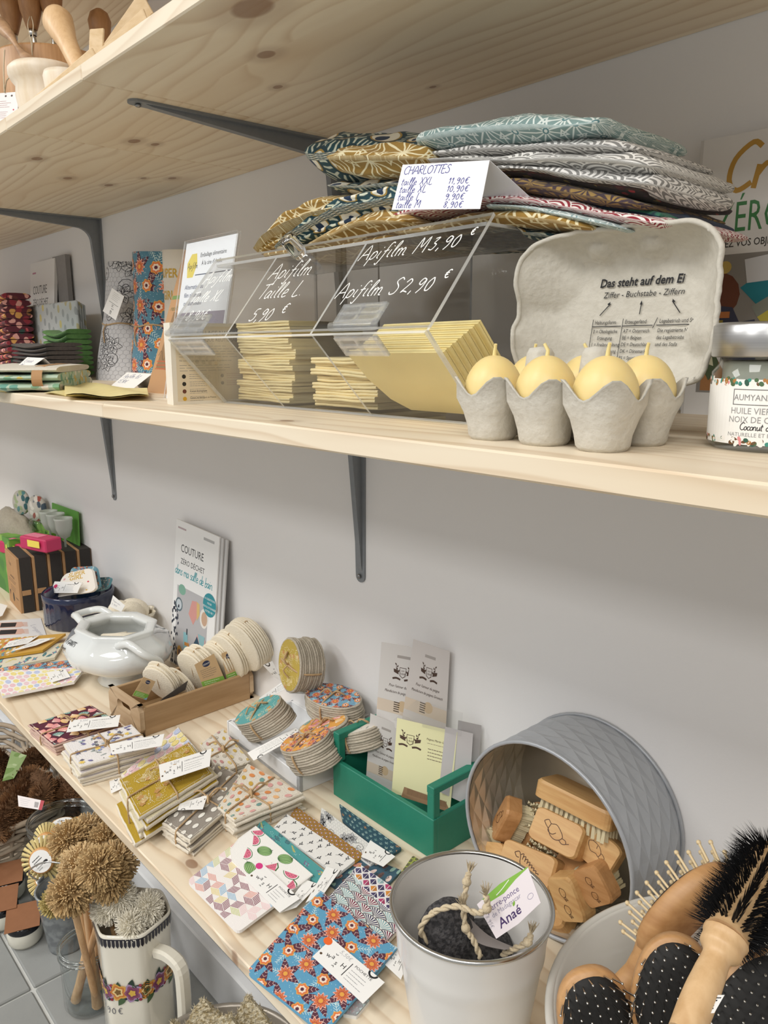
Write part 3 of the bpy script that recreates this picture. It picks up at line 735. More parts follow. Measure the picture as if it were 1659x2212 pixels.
def p_teal(D, W, H, seed=7):
    r = random.Random(seed)
    for k in range(int(W*H/260)):
        x, y, a = r.uniform(0, W), r.uniform(0, H), r.uniform(0, 6.28); q = k % 4
        if q == 0: leaf(D, x, y, 17, 5, a, srgb('#1f5563'), srgb('#7fc0bd'), 5)
        elif q == 1: fern(D, x, y, 16, a, srgb('#d9c24a'), 6, .9)
        elif q == 2: D.poly([rot2(p, a, (x, y)) for p in ((0, 8), (3, 2), (8, 0), (3, -3), (0, -8), (-4, -2), (-8, 0), (-3, 3))], srgb('#7d5f86')).up().disc(x, y, 3, srgb('#58b0b0')).up(-1)
        else: [D.disc(x+r.uniform(-6, 6), y+r.uniform(-6, 6), .7, srgb('#cfe8e4'), n=5) for _ in range(7)]
def p_aztec(D, W, H):
    cs = [srgb(c) for c in ('#2b2430', '#e0b43a', '#a8352f', '#2b2430', '#e8e2d8', '#5d7fa8')]
    for j in range(-1, int(H/6.5)+2):
        for i in range(-1, int(W/13)+2):
            x, y = i*13+(j % 2)*6.5, j*6.5*1.0
            for k, c in enumerate(cs): s = 6.2*(1-k*.17); D.poly([(x-s, y), (x, y-s), (x+s, y), (x, y+s)], c).up()
            D.up(-len(cs))
def p_hex(D, W, H): p_grey(D, W, H, .9, 9)
def p_cactus(D, W, H, seed=8):
    r = random.Random(seed)
    for j in range(int(H/12)+1):
        for i in range(int(W/15)+1):
            x, y, a = i*15+(j % 2)*7, j*12+3, r.uniform(-.5, .5); c = srgb(r.choice(['#7fa8a4', '#9fbcb8', '#c58a52', '#b8cfc8']))
            for pts in ([(0, 0), (0, 8)], [(0, 3), (3, 3), (3, 6)], [(0, 2), (-3, 2), (-3, 5)]): D.stroke([rot2(p, a, (x, y)) for p in pts], 1.3, c)
def p_shells(D, W, H, seed=9):
    r = random.Random(seed)
    for j in range(int(H/17)+2):
        for i in range(int(W/20)+2):
            x, y, a = i*20+(j % 2)*10-4, j*17+r.uniform(-2, 2), r.uniform(0, 6.28); c = srgb(r.choice(['#e5857e', '#4f8f88', '#dfae52', '#d8707a', '#e8b766']))
            fan_ = [(0, -5)]+[(10.5*math.cos(t), 10.5*math.sin(t)) for t in [.15*PI+.7*PI*k/10 for k in range(11)]]
            D.poly([rot2(p, a, (x, y)) for p in fan_], c).up()
            for k in range(7): t = .18*PI+.64*PI*k/6; D.stroke([rot2((0, -4), a, (x, y)), rot2((9.6*math.cos(t), 9.6*math.sin(t)), a, (x, y))], .5, srgb('#f3e6d6'))
            D.up(-1)
def p_lav(D, W, H, seed=10):
    r = random.Random(seed)
    for k in range(int(W*H/120)):
        x, y, a = r.uniform(0, W), r.uniform(0, H), r.uniform(0, 6.28); q = r.random()
        if q < .45:
            c = srgb(r.choice(['#5a4a86', '#7d78b0', '#4a4560'])); D.stroke([(x, y), rot2((9, 0), a, (x, y))], .5, srgb('#4b5250'))
            for t in (.5, .7, .9): [D.disc(*rot2((9*t, s*1.5), a, (x, y)), 1.1, c, n=6) for s in (-1, 1)]
        elif q < .7: leaf(D, x, y, 9, 2.6, a, srgb(r.choice(['#8f9cc8', '#6f6a96', '#9fb0b8'])))
        elif q < .82: blossom(D, x, y, 4.5, 6, [srgb('#ecd27a'), srgb('#e3bf52')], a, .2)
        elif q < .9: D.disc(x, y, 1, INK, n=6)
        else: fern(D, x, y, 10, a, srgb('#5f7d78'), 5, .5)
def p_must(D, W, H, seed=11):
    r = random.Random(seed)
    for k in range(int(W*H/300)):
        x, y, a = r.uniform(0, W), r.uniform(0, H), r.uniform(0, 6.28)
        for q in range(9): t = a+q*.2; D.stroke([rot2((2, 0), t, (x, y)), rot2((9, 0), t, (x, y))], .35, srgb('#ecd9a6'))
        if k % 2: blossom(D, x, y, 4, 5, [srgb('#b98a4a')], a, .2)
        for q in range(12): t = a+q*.24-1.2; D.disc(*rot2((10.5+(q % 3), 0), t, (x, y)), .62, srgb('#f6efce'), n=5)
def p_naut(D, W, H, seed=12):
    r = random.Random(seed)
    for j in range(int(H/15)+2):
        for i in range(int(W/17)+2):
            x, y = i*17+(j % 2)*8+r.uniform(-2, 2), j*15; c = srgb(r.choice(['#efc6cc', '#f2e08e', '#c3cdea', '#f0d0d4', '#f4e7a6'])); dk = tuple(v*.7 for v in c); a = r.uniform(0, 6)
            D.disc(x, y, 7.6, c, 7, a, 14).up().stroke([rot2((.8*t*.6, 0), a+t*.55, (x, y)) for t in range(1, 15)], .5, dk)
            for q in range(7): D.stroke([rot2((3, 0), a+q*.7, (x, y)), rot2((7, 0), a+q*.7+.2, (x, y))], .35, dk)
            D.up(-1)
def p_dots(D, W, H, cols, s=17, rad=4.6, seed=13):
    r = random.Random(seed)
    for j in range(-1, int(H/(s*.8))+2):
        for i in range(-1, int(W/s)+2): D.disc(i*s+(j % 2)*s/2+r.uniform(-2, 2), j*s*.8+r.uniform(-2, 2), rad*r.uniform(.9, 1.1), srgb(r.choice(cols)), rad*.82, r.uniform(0, 3), 12)
def p_super(D, W, H):
    D.text('SUPER', W*.5, H*.8, W*.2, srgb('#c9a23c'), align='c', bold=.02).text('GIRL', W*.5, H*.64, W*.2, srgb('#c9a23c'), align='c', bold=.02)
    x, y = W*.6, H*.4
    for cx in (-8, 8): D.stroke([(x+cx+5*math.cos(t), y+5*math.sin(t)) for t in [PI*k/8 for k in range(17)]], .6, srgb('#6b6258'))
    D.stroke([(x-8, y), (x-3, y+8), (x+6, y+8), (x+8, y), (x, y), (x-3, y+8)], .7, srgb('#6b6258'))
    D.disc(W*.85, H*.45, 3, srgb('#c33a4a')).disc(W*.12, H*.75, 4, srgb('#d89aa4')).disc(W*.2, H*.2, 3, srgb('#e0b8b0')).disc(W*.8, H*.12, 2.5, srgb('#d8b04a'))
# ================================================================== middle shelf: acrylic dispenser
ACR = thinclear('clear_acrylic', (.985, .988, .988), .022)
ACRE = mat('acrylic_cut_edge', col=(.9, .92, .92), rough=.25, trans=.35, alpha=.75)
HNG = mat('clear_hinge_plastic', col=(.93, .95, .95), rough=.12, trans=.7, alpha=.32)
DX0, DX1, DXA, DXB = -.8766, -.4456, -.750, -.598
YBK = -.14
dsp = thing('acrylic_dispenser', 'clear acrylic countertop dispenser with hinged lid and white handwritten prices', 'dispenser', (-.66, -.25, ZB))
HP, LP, BP, TP = (-.358, 1.064), (-.290, 1.148), (-.285, ZB+.001), (YBK, 1.148)
def pane(name, pts, t, parent):
    """clear sheet: big faces clear, cut edges pale"""
    q = [Vec(p) for p in pts]; n = len(q); nr = (q[1]-q[0]).cross(q[2]-q[1]).normalized()*t
    m = MB(); vs = q+[p+nr for p in q]
    m.add(vs, [list(range(n))[::-1], list(range(n, 2*n))]); m.m = 1
    m.add(vs, [(i, (i+1) % n, n+(i+1) % n, n+i) for i in range(n)])
    return m.build(name, [ACR, ACRE], parent)
sidep = lambda x: [(x, a, b) for a, b in (HP, BP, (YBK, ZB+.001), TP, LP)]
for nm, x in (('side_panel', DX0), ('divider', DXA), ('divider', DXB), ('side_panel', DX1)): pane(nm, sidep(x), .003, dsp)
pane('front_panel', [(DX0, *BP), (DX1, *BP), (DX1, *HP), (DX0, *HP)], .003, dsp)
pane('top_panel', [(DX0, *LP), (DX1, *LP), (DX1, *TP), (DX0, *TP)], .003, dsp)
pane('back_panel', [(DX0, YBK, ZB+.001), (DX1, YBK, ZB+.001), (DX1, *TP), (DX0, *TP)], .003, dsp)
pane('bottom_panel', [(DX0, BP[0], ZB+.0004), (DX1, BP[0], ZB+.0004), (DX1, YBK, ZB+.0004), (DX0, YBK, ZB+.0004)], .002, dsp)
ld = (Vec((0, LP[0], LP[1]))-Vec((0, HP[0], HP[1])))*1.07; ln_ = Vec((1, 0, 0)).cross(ld).normalized()
lo = Vec((DX0-.006, HP[0]-.0005, HP[1]+.002)); lid = pane('lid', [lo, lo+Vec((.443, 0, 0)), lo+Vec((.443, 0, 0))+ld, lo+ld], .003, dsp)
D = Deco(plane_fn(lo+Vec((.006, 0, 0)), (1, 0, 0), ld, 3.2)); wc = srgb('#f7f7f2')
for (t, u, v, s) in (('Apifilm', 4, 76, 18), ('Taille XL', 2, 47, 16), ('8,90€', 22, 20, 18), ('Apifilm', 150, 70, 21), ('Taille L.', 153, 43, 20), ('5,90', 165, 14, 20), ('€', 216, 22, 15),
                     ('Apifilm M', 292, 80, 18), ('3,90', 383, 82, 18), ('€', 424, 93, 10), ('Apifilm S', 292, 35, 18), ('2,90', 379, 36, 19), ('€', 422, 48, 11)):
    D.hand(t, u, v, s, 1.15, wc, shear=.12)
D.build('lettering', VCOL(.4), lid)
kb = lo+Vec((.006, 0, 0))+Vec((.186, 0, 0))+ld.normalized()*.100+ln_*.003
m = MB(); m.lathe([(.0, .0), (.0075, 0), (.0085, .004), (.0085, .022), (.0075, .024), (0, .024)], 20, M=frame((0, 0, 0), (1, 0, 0), z=ln_), c=kb); m.build('knob', glassy('clear_knob', (.97, .98, .98)), lid)
for u0, u1 in ((5, 82), (316, 374)):
    w = (u1-u0)*.001; h0 = lo+Vec((.006+u0*.001, 0, 0))
    fd = Vec((0, BP[0]-HP[0], BP[1]-HP[1])).normalized(); fnn = Vec((1, 0, 0)).cross(-fd).normalized()
    e = MB(); e.tube([h0+ln_*.005+Vec((k*w/6, 0, 0)) for k in range(7)], .0042, 10); hg = e.build('hinge', HNG, dsp)
    for dr, nn_ in ((ld.normalized(), ln_), (fd, fnn)):
        m = MB()
        for a, b, c, d in ((0, w, .004, .007), (0, w, .013, .0155), (0, w, .021, .025), (0, .005, .004, .025), (w-.005, w, .004, .025), (w*.45, w*.5, .004, .025)):
            m.slab([h0+Vec((a, 0, 0))+dr*c+nn_*.0032, h0+Vec((b, 0, 0))+dr*c+nn_*.0032, h0+Vec((b, 0, 0))+dr*d+nn_*.0032, h0+Vec((a, 0, 0))+dr*d+nn_*.0032], .0025, nrm=nn_)
        m.slab([h0+dr*.002+nn_*.0031, h0+Vec((w, 0, 0))+dr*.002+nn_*.0031, h0+Vec((w, 0, 0))+dr*.025+nn_*.0031, h0+dr*.025+nn_*.0031], .001, nrm=nn_)
        m.build('hinge_leaf', HNG, hg)
# ------------------------------------------------------------------ beeswax wraps inside
WAX = plain('#ecd9a4', .55, 'beeswax_cloth', .05, 35, bmp=.15, sss=.08)
WAX2 = plain('#f0dc9a', .5, 'beeswax_cloth_bright', .03, 30, bmp=.1, sss=.08)
rnd = random.Random(4)
def wrapmesh(w, d, t, seed):
    """cloth folded in four: rounded fold along the front, wavy leaves at the side"""
    r = random.Random(seed); m = MB(); m.smooth = True
    for k in range(2):
        zc = (k+.5)*t/2; h = t*.25
        def f(a, b, zc=zc, h=h):
            ang = 2*PI*a
            x = (b-.5)*w; c_, s_ = math.cos(ang), math.sin(ang)
            y = -d/2 + h*(1+c_) if c_ < 0 else -d/2+h + (d-h)*min(1, c_*1.6)
            wv = .0005*math.sin(b*5+seed)+.0003*math.sin(b*13+seed*2+k)
            return (x, y, zc+h*s_+wv)
        m.grid(f, 14, 12, wrap=True)
        for b in (0, 1): m.add([f(i/14, b) for i in range(14)], [list(range(14))], smooth=False)
    return m
def wraps(x0, x1, y0, y1, z0, z1, n, label, group):
    t = (z1-z0)/n; cx, cy = (x0+x1)/2, (y0+y1)/2
    ms = [wrapmesh(x1-x0, y1-y0, t*1.02, s).mesh('folded_wrap', WAX, Vec((0, 0, 0))) for s in range(5)]
    for i in range(n):
        o = bpy.data.objects.new('folded_wrap', ms[i % 5]); COL.objects.link(o)
        o.location = (cx+rnd.uniform(-.003, .003), cy+rnd.uniform(-.004, .004), z0+i*t); o.rotation_euler = (0, rnd.uniform(-.02, .02), rnd.uniform(-.03, .03))
        tag(o, label % ORD[i], 'wrap', group)
wraps(-.870, -.754, -.268, -.160, ZB+.004, 1.082, 15, 'yellow folded beeswax wrap, %s from the bottom of the tall stack', 'tall stack of wraps')
wraps(-.715, -.608, -.268, -.165, ZB+.004, 1.041, 8, 'yellow folded beeswax wrap, %s from the bottom of the low middle stack', 'low stack of wraps')
fd = Vec((0, -.073, .08)).normalized(); nb = Vec((0, .08, .073)).normalized()
for i in range(8):
    base = Vec((-.585+i*.004, -.2765, ZB+.006))+nb*(.002+i*.0042)
    w = .118; h = .074 if i == 0 else .070+i*.0012
    m = MB(); m.smooth = True
    out = [(.035, 0), (w, 0), (w, h), (0, h), (.004, h*.55), (.016, h*.18)]
    vs = [base+Vec((a, 0, 0))+fd*b+nb*(.0012*math.sin(a*60)) for a, b in out]; n = len(vs)
    for lo_, hi_ in ((0, .002), (.0025, .0048)):
        q = [p+nb*lo_ for p in vs]+[p+nb*hi_ for p in vs]
        m.add(q, [list(range(n)), list(range(n, 2*n))[::-1]]+[(j, n+j, n+(j+1) % n, (j+1) % n) for j in range(n)], smooth=False)
    m.build('folded_wrap', WAX2, label='bright yellow beeswax wrap leaning upright, %s behind the sloping front panel' % ORD[i], cat='wrap', group='leaning wraps')
# ------------------------------------------------------------------ packaged wraps and sign left of the dispenser
def text_block(D, x, y, w, n, gap, th=.5, c=(.3, .28, .26), seed=1): D.lines(x, y, w, n, gap, th, c, random.Random(seed))
for i in range(5):
    o = Vec((-.888-i*.0052, -.352+i*.001, ZB))
    D = Deco(plane_fn(o, (.08, 1, 0), (.02, 0, 1), 0)); D.base(RECT(118, 98), 3.6, srgb('#e6dfd0'))
    if i == 0:
        D.up().rect(6, 4, 106, 90, srgb('#dccdb0')).up()
        D.text('EMBALLAGE NATUREL', 59, 84, 7, (.2, .18, .16), align='c').text('TECHNIQUE RÉUTILISABLE', 59, 76, 6, (.2, .18, .16), align='c')
        text_block(D, 10, 70, 95, 5, 3.2); D.text('Ne convient pas pour cuire des viandes ou poissons crus', 10, 52, 3, (.25, .23, .2)); text_block(D, 10, 47, 95, 3, 3.2, seed=3)
        for k, (yy, cc) in enumerate(((32, '#26241f'), (23, '#26241f'), (14, '#6a3a2a'), (5, '#d0a02c'))):
            D.disc(15, yy+2, 2.6, srgb(cc)); text_block(D, 22, yy+4, 28, 3, 2.4, .5, seed=k+5)
            if k < 2: D.disc(66, yy+2, 2.2, srgb('#8d8578')); text_block(D, 72, yy+4, 32, 3, 2.4, .5, (.55, .3, .25), seed=k+9)
        D.text('Coton biologique', 22, 15, 3.2, INK).text('Conçu et fabriqué en France', 22, 7, 3, INK)
    D.build('wrap_packet', PAPER(), label=('printed packet of beeswax wrap standing beside the dispenser, foremost' if i == 0 else 'plain-edged packet standing %s behind the printed beeswax packet' % ORD[i-1]), cat='packet', group=None if i == 0 else 'packets behind the printed one')
sg = thing('sign_holder', 'clear upright holder with white beeswax wrap leaflet leaning back', 'sign', (-.96, -.28, ZB))
so = Vec((-1.028, -.292, ZB)); sx, sy = Vec((1, 0, 0)), Vec((0, .045, .210))
fn = plane_fn(so, sx, sy); D = Deco(fn); D.base(RECT(134, 214), .6, srgb('#eef0f3'))
D.poly([(10, 186), (20, 198), (34, 198), (38, 184), (30, 166), (14, 166)], srgb('#e3cf58')).up(); D.hand('Apifilm', 12, 178, 8, .7, INK)
D.text('Emballage alimentaire', 44, 192, 8.2, INK, sx=.95).text("À la cire d'abeille", 50, 181, 8.2, INK, sx=.95)
D.rect(36, 168, 96, 1.2, srgb('#2b3a57'))
for k, t in enumerate(('Alternative au', 'film plastique', 'ou aluminium')): D.text(t, 12+k*1, 150-k*11, 9, srgb('#3b466b'))
D.rect(6, 62, 122, 56, srgb('#8f8899')).up().poly([(8, 66), (60, 64), (96, 88), (50, 116), (10, 112)], srgb('#b8b4c2')).up().rect(24, 34, 22, 24, srgb('#7d7590')).up()
D.text('Naturel', 70, 66, 8, srgb('#c9c4d4')); D.rect(6, 22, 120, .8, INK); text_block(D, 12, 18, 100, 4, 3.6, .8); D.rect(6, 2, 120, .8, INK)
D.build('leaflet', PAPER(), sg)
m = MB(); 
pane('holder_front', [fn(-2, -1, 1.5), fn(136, -1, 1.5), fn(136, 217, 1.5), fn(-2, 217, 1.5)], .0015, sg); pane('holder_back', [fn(-2, -1, -3), fn(136, -1, -3), fn(136, 217, -3), fn(-2, 217, -3)], .0015, sg)
# ------------------------------------------------------------------ folded fabrics piled on the dispenser
PEA = peacock('peacock_print'); MUST = asanoha('mustard_star_print', '#9a7630', '#e9dcb4', .062); MUST2 = asanoha('mustard_star_print_small', '#9c7a34', '#eadfb8', .05, .5)
TEAL = asanoha('grey_teal_star_print', '#7f9a98', '#dde6e2', .030, .2, ring='#5f8a90', w=.028); TEAL2 = asanoha('pale_teal_star_print', '#93a7a6', '#d6dedb', .028, .6, ring='#7d9ca0', w=.028)
GREY = seigaiha('grey_wave_print', '#84837f', '#e6e4df', .021, .1); GREY2 = seigaiha('grey_wave_print_turned', '#807f7c', '#e0deda', .021, .9); RED = seigaiha('red_wave_print', '#8e1f2e', '#ece5df', .018, .3)
def fan():
    u, v = uvs(1/.03, .4); x, y, r = hexcell(u, v); a = atan2(x, y)
    return cmix(sstep(.5, .42, r)*sstep(.14, .3, sabs(fract(a*(4.5/PI)+.5)-.5)), srgb('#3a2a33'), srgb('#947840'))
FAN = pat('dark_gold_fan_print', fan)
BLK = scatter('black_berry_print', '#2a1f20', ['#b0383f', '#6f5a2c', '#4a2a3a', '#8a7a3a'], 95, 'UV', .36); NAVY = scatter('navy_green_print', '#1d2c44', ['#2f6a55', '#23405f', '#182338'], 40, 'UV', .6)
def cloth(name, path, y0, dep, mt, label, layers=2, seed=1, tilt=0.0, group='fabrics piled on the dispenser', wr=1.0, lip=.16):
    """folded cloth: path of (px, py, half thickness px) seen at its front face y0, running back dep metres"""
    pts = []
    for (px, py, hp) in path:
        c = P(px, py, y=y0); t = P(px, py-hp, y=y0); pts.append((c.x, c.z, (t.z-c.z)*1.28))
    N = 44; K = 40; m = MB(); m.smooth = True; m.uv = []
    sp = spline([(a, b, c) for a, b, c in pts], 14); L = len(sp); arc = 0; prev = None; rings = []
    for i in range(N):
        q = sp[min(L-1, int(round(i/(N-1)*(L-1))))]
        e = i/(N-1); endk = max(.06, min(1, min(e, 1-e)*16))**.5
        for k in range(K):
            a = 2*PI*k/K; cc, ss = math.cos(a), math.sin(a)
            yy = -math.copysign(abs(cc)**.75, cc); zz = math.copysign(abs(ss)**.8, ss)
            fr = max(0, cc)
            fold = lip*fr*math.cos(zz*PI*layers)*endk
            nz = mnoise.noise(Vec((q.x*22+seed*7, zz*1.6+seed, a*.6)))*.34*wr + mnoise.noise(Vec((q.x*60+seed*3, zz*4, cc*2)))*.13*wr
            hh = q.z*endk*(1+nz*(.45+.3*fr))
            yv = y0 + dep/2 + yy*dep/2*(endk*.25+.75) - fold*.03*(q.z/.012) - nz*fr*.009
            m.v.append(Vec((q.x+.004*nz, yv, max(q.y + zz*hh + .004*nz*endk, 1.1502 if q.x < DX1+.004 else -9))))
    us = []; arc = 0; prev = None
    for i in range(N):
        c0 = m.v[i*K]; arc += (c0-prev).length if prev is not None else 0; prev = c0; vv = 0
        for k in range(K):
            if k: vv += (m.v[i*K+k]-m.v[i*K+k-1]).length
            m.uv.append((arc, vv+seed*.013))
    for i in range(N-1):
        for k in range(K): m.f.append([i*K+k, (i+1)*K+k, (i+1)*K+(k+1) % K, i*K+(k+1) % K])
    m.f.append(list(range(K))); m.f.append(list(range((N-1)*K, N*K))[::-1])
    n = len(m.f); m.c = [(1, 1, 1)]*n; m.sm = [True]*n; m.mi = [0]*n
    return m.build(name, mt, label=label, cat='fabric', group=group)
Y1 = -.262
CH = [
 ('folded_fabric', [(800, 522, 7), (930, 514, 11), (1060, 500, 14), (1160, 505, 15), (1255, 520, 6)], Y1+.012, .15, PEA, 'peacock-eye fabric lying lowest on the acrylic box', 1, 1),
 ('folded_fabric', [(560, 553, 8), (660, 540, 14), (760, 528, 14), (850, 512, 10)], Y1, .13, MUST, 'mustard star fabric lying lowest at the pile edge above the knob', 1, 2),
 ('folded_fabric', [(845, 503, 12), (930, 494, 20), (1010, 475, 26), (1075, 466, 24), (1170, 472, 22), (1290, 495, 9)], Y1-.004, .15, MUST, 'mustard fabric with white stars arched under the price card', 1, 3),
 ('folded_fabric', [(545, 545, 10), (580, 505, 26), (640, 478, 40), (710, 455, 40), (770, 450, 30)], Y1+.004, .14, MUST2, 'mustard star fabric bulging at the slumped end of the pile', 3, 4),
 ('folded_fabric', [(585, 540, 8), (640, 500, 22), (720, 458, 34), (800, 438, 34), (880, 430, 24)], Y1-.006, .14, PEA, 'peacock-eye fabric folded diagonally over the slumped mustard one', 3, 5),
 ('folded_fabric', [(650, 540, 8), (700, 512, 22), (780, 480, 26), (850, 478, 22), (880, 480, 10)], Y1-.014, .13, MUST, 'mustard star fabric with a peaked fold beside the price card', 2, 6),
 ('folded_fabric', [(832, 482, 16), (870, 462, 14), (960, 446, 12), (1060, 430, 14), (1200, 440, 16), (1340, 470, 18), (1446, 482, 10)], Y1-.002, .14, RED, 'red and white wave fabric in the middle of the pile', 1, 7),
 ('folded_fabric', [(1040, 443, 6), (1130, 448, 9), (1230, 466, 11), (1345, 494, 6)], Y1-.008, .12, TEAL2, 'pale teal star fabric sandwiched between red and mustard', 1, 8),
 ('folded_fabric', [(1180, 432, 10), (1300, 448, 14), (1400, 462, 15), (1428, 468, 8)], Y1+.016, .12, NAVY, 'navy and green fabric peeping out over the red one', 1, 9),
 ('folded_fabric', [(1000, 405, 12), (1060, 396, 18), (1160, 402, 20), (1280, 425, 18), (1388, 444, 10)], Y1, .14, FAN, 'dark brown fabric with gold fans', 1, 10),
 ('folded_fabric', [(960, 385, 8), (1080, 370, 13), (1200, 378, 16), (1330, 402, 20), (1405, 412, 14)], Y1+.006, .14, BLK, 'black fabric dotted with red and gold', 1, 11),
 ('folded_fabric', [(1060, 362, 8), (1140, 362, 11), (1250, 380, 18), (1340, 388, 26), (1416, 398, 22)], Y1-.002, .13, GREY2, 'grey wave fabric drooping at the free end of the pile', 2, 12),
 ('folded_fabric', [(880, 350, 8), (960, 343, 14), (1080, 345, 14), (1200, 342, 24), (1320, 345, 26), (1408, 358, 14)], Y1-.004, .14, GREY, 'grey wave fabric third from the top of the pile', 2, 13),
 ('folded_fabric', [(895, 335, 6), (1010, 325, 14), (1120, 316, 18), (1240, 312, 22), (1362, 318, 12)], Y1+.002, .14, GREY2, 'grey wave fabric right under the teal one', 2, 14),
 ('folded_fabric', [(890, 305, 16), (960, 290, 32), (1050, 276, 38), (1160, 272, 34), (1250, 268, 20), (1292, 264, 16)], Y1-.004, .14, TEAL, 'grey teal fabric with white star flowers topping the pile', 1, 15),
 ('folded_fabric', [(668, 330, 30), (690, 335, 50), (760, 330, 52), (850, 330, 46), (935, 330, 34)], Y1+.012, .13, PEA, 'thick roll of peacock-eye fabric beside the price card', 1, 16),
 ('folded_fabric', [(705, 340, 22), (760, 338, 32), (840, 338, 30), (915, 340, 22)], Y1-.012, .10, MUST2, 'mustard star fabric folded inside the peacock roll', 2, 17),
 ('folded_fabric', [(700, 400, 10), (780, 402, 16), (860, 396, 18), (930, 392, 14)], Y1+.01, .13, PEA, 'peacock-eye fabric under the thick roll', 2, 18)]
for (nm, path, y0, dep, mt, lb, ly, sd) in CH: cloth(nm, path, y0, dep, mt, lb, ly, sd)
# price card (folded tent)
q = [P(846, 453, y=-.312), P(1037, 451, y=-.306), P(1057.5, 346.5, y=-.288), P(869.7, 356.5, y=-.294)]
D = Deco(quad_fn(*q, 100, 50)); D.base(RECT(100, 50), .4, srgb('#f2f2f6')); bl = srgb('#2a2f86')
D.hand('CHARLOTTES', 4, 39, 9, .8, bl, sp=.86)
for k, (a, b) in enumerate((('taille XXL', '11,90€'), ('taille XL', '10,90€'), ('taille L', '9,90€'), ('taille M', '8,90€'))): D.hand(a, 4, 27-k*8.4, 8.2, .75, bl, sp=.95); D.hand(b, 60, 27-k*8.4, 8.2, .75, bl)
m2 = D; b4 = [q[3], q[2], q[2]+Vec((.022, .03, -.03)), q[3]+Vec((.022, .03, -.03))]; m2.slab(b4, .0004, srgb('#d8d8dc'))
D.build('price_card', PAPER(), label='white folded price card headed CHARLOTTES propped on the fabrics', cat='price card')
# ------------------------------------------------------------------ egg carton with candles
PULP = weave('grey_pulp', '#b9b4a8', '#d3cfc4', 190)
EG = [(-.381+i*.0472, -.352, i, 0) for i in range(3)] + [(-.381+i*.0472, -.305, i, 1) for i in range(3)]
EGR = Mat.Rotation(.03, 3, 'Z')
ec = thing('egg_carton', 'open grey pulp egg carton with printed lid', 'egg carton', (-.334, -.33, ZB))
m = MB(); m.smooth = True
def cup_r(a): return 1/(abs(math.cos(a))**4+abs(math.sin(a))**4)**.25
for (x, y, i, j) in EG:
    prof = [(.0, .0015), (.0145, .0), (.0165, .003), (.0172, .010), (.0195, .020), (.0232, .030)]
    n = 36; vs = []; fs = []
    top = []
    for t_ in range(n):
        a = 2*PI*t_/n; c4 = abs(math.sin(2*a))**2
        top.append((a, .0315+.0135*c4))
    rows = [[(r*(cup_r(a)**(.35+z*18) if r > 0 else 1), z) for a, _ in top] for r, z in prof]
    rows.append([(.0236*cup_r(a)**.95, h) for a, h in top]); rows.append([(.0250*cup_r(a)**.95, h+.0015) for a, h in top]); rows.append([(.0226*cup_r(a)**.95, h+.0012) for a, h in top])
    rows += [[(.0222*cup_r(a)**.7, .028) for a, h in top], [(.016, .012) for a, h in top], [(.012, .005) for a, h in top]]
    for rw in rows:
        for (a, _), (r, z) in zip(top, rw):
            nz = mnoise.noise(Vec((x*90+math.cos(a)*2, y*90+math.sin(a)*2, z*120)))*.0007
            vs.append((x+(r+nz)*math.cos(a), y+(r+nz)*math.sin(a), ZB+z+nz))
    for r_ in range(len(rows)-1):
        for t_ in range(n): fs.append((r_*n+t_, r_*n+(t_+1) % n, (r_+1)*n+(t_+1) % n, (r_+1)*n+t_))
    m.add(vs, fs)
for i in range(2):
    x = -.381+(i+.5)*.0472; m.lathe([(.013, .030), (.0115, .045), (.0098, .062), (.0075, .066), (0, .067)], 18, c=(x, -.3285, ZB), fn=lambda a, z: 1+.06*math.sin(a*5+z*200))
m.build('tray', PULP, ec)
# lid: shallow pulp shell standing behind the tray, inside facing the room
LW, LH, LD = .168, .118, .030
lF = frame((-.346, -.262, ZB+.036), (1, .03, 0), y=(0, .06, 1))
def lid_f(a, b, dz=0):
    u, v = a*2-1, b*2-1
    k = (abs(u)**5+abs(v)**5)**(1/5); s_ = max(abs(u), abs(v), 1e-6)
    uu, vv = u*s_/max(k, 1e-6), v*s_/max(k, 1e-6)
    e = max(abs(u), abs(v)); dp = LD*(1-max(0, (e-.66)/.34)**1.7) if e > .66 else LD
    x, y = uu*LW/2, vv*LH/2+LH/2
    for (cx, cy, s) in ((-.068, .088, .026), (-.070, .036, .024), (.066, .04, .016)):
        q = math.hypot(x-cx, y-cy); dp -= .011*max(0, 1-(q/s)**2)
    for cx in (-.024, .022):
        q = math.hypot((x-cx)/1.7, (y-.104)*1.0); dp -= .010*max(0, 1-(q/.0075)**2)
    nz = mnoise.noise(Vec((x*120, y*120, 3)))*.0008 + mnoise.noise(Vec((x*40, y*40, 9)))*.0010*(e > .6)
    rag = 1+(mnoise.noise(Vec((math.atan2(v, u)*6, 0, 2)))*.03 if e > .97 else 0)
    return lF @ Vec((x*rag, (y-LH/2)*rag+LH/2, -dp+nz+dz+.004))
m = MB(); m.grid(lambda a, b: lid_f(a, b), 44, 36); m.grid(lambda a, b: lid_f(1-a, b, -.0025), 44, 36)
rim = [(t/43, 0) for t in range(44)]+[(1, t/35) for t in range(36)]+[(1-t/43, 1) for t in range(44)]+[(0, 1-t/35) for t in range(36)]
m.tube([lid_f(a, b, -.001) for a, b in rim], .0022, 6, closed=True)
lidc = m.build('lid', PULP, ec)
D = Deco(lambda u, v, h: lF @ Vec((u*.001, v*.001, -LD+.0052+h*.001)))
D.text('Das steht auf dem Ei', -26, 79, 9.2, INK, shear=.2, bold=.022, sx=.92).text('Ziffer - Buchstabe - Ziffern', -22, 70.5, 6.6, INK, shear=.2, sx=.95)
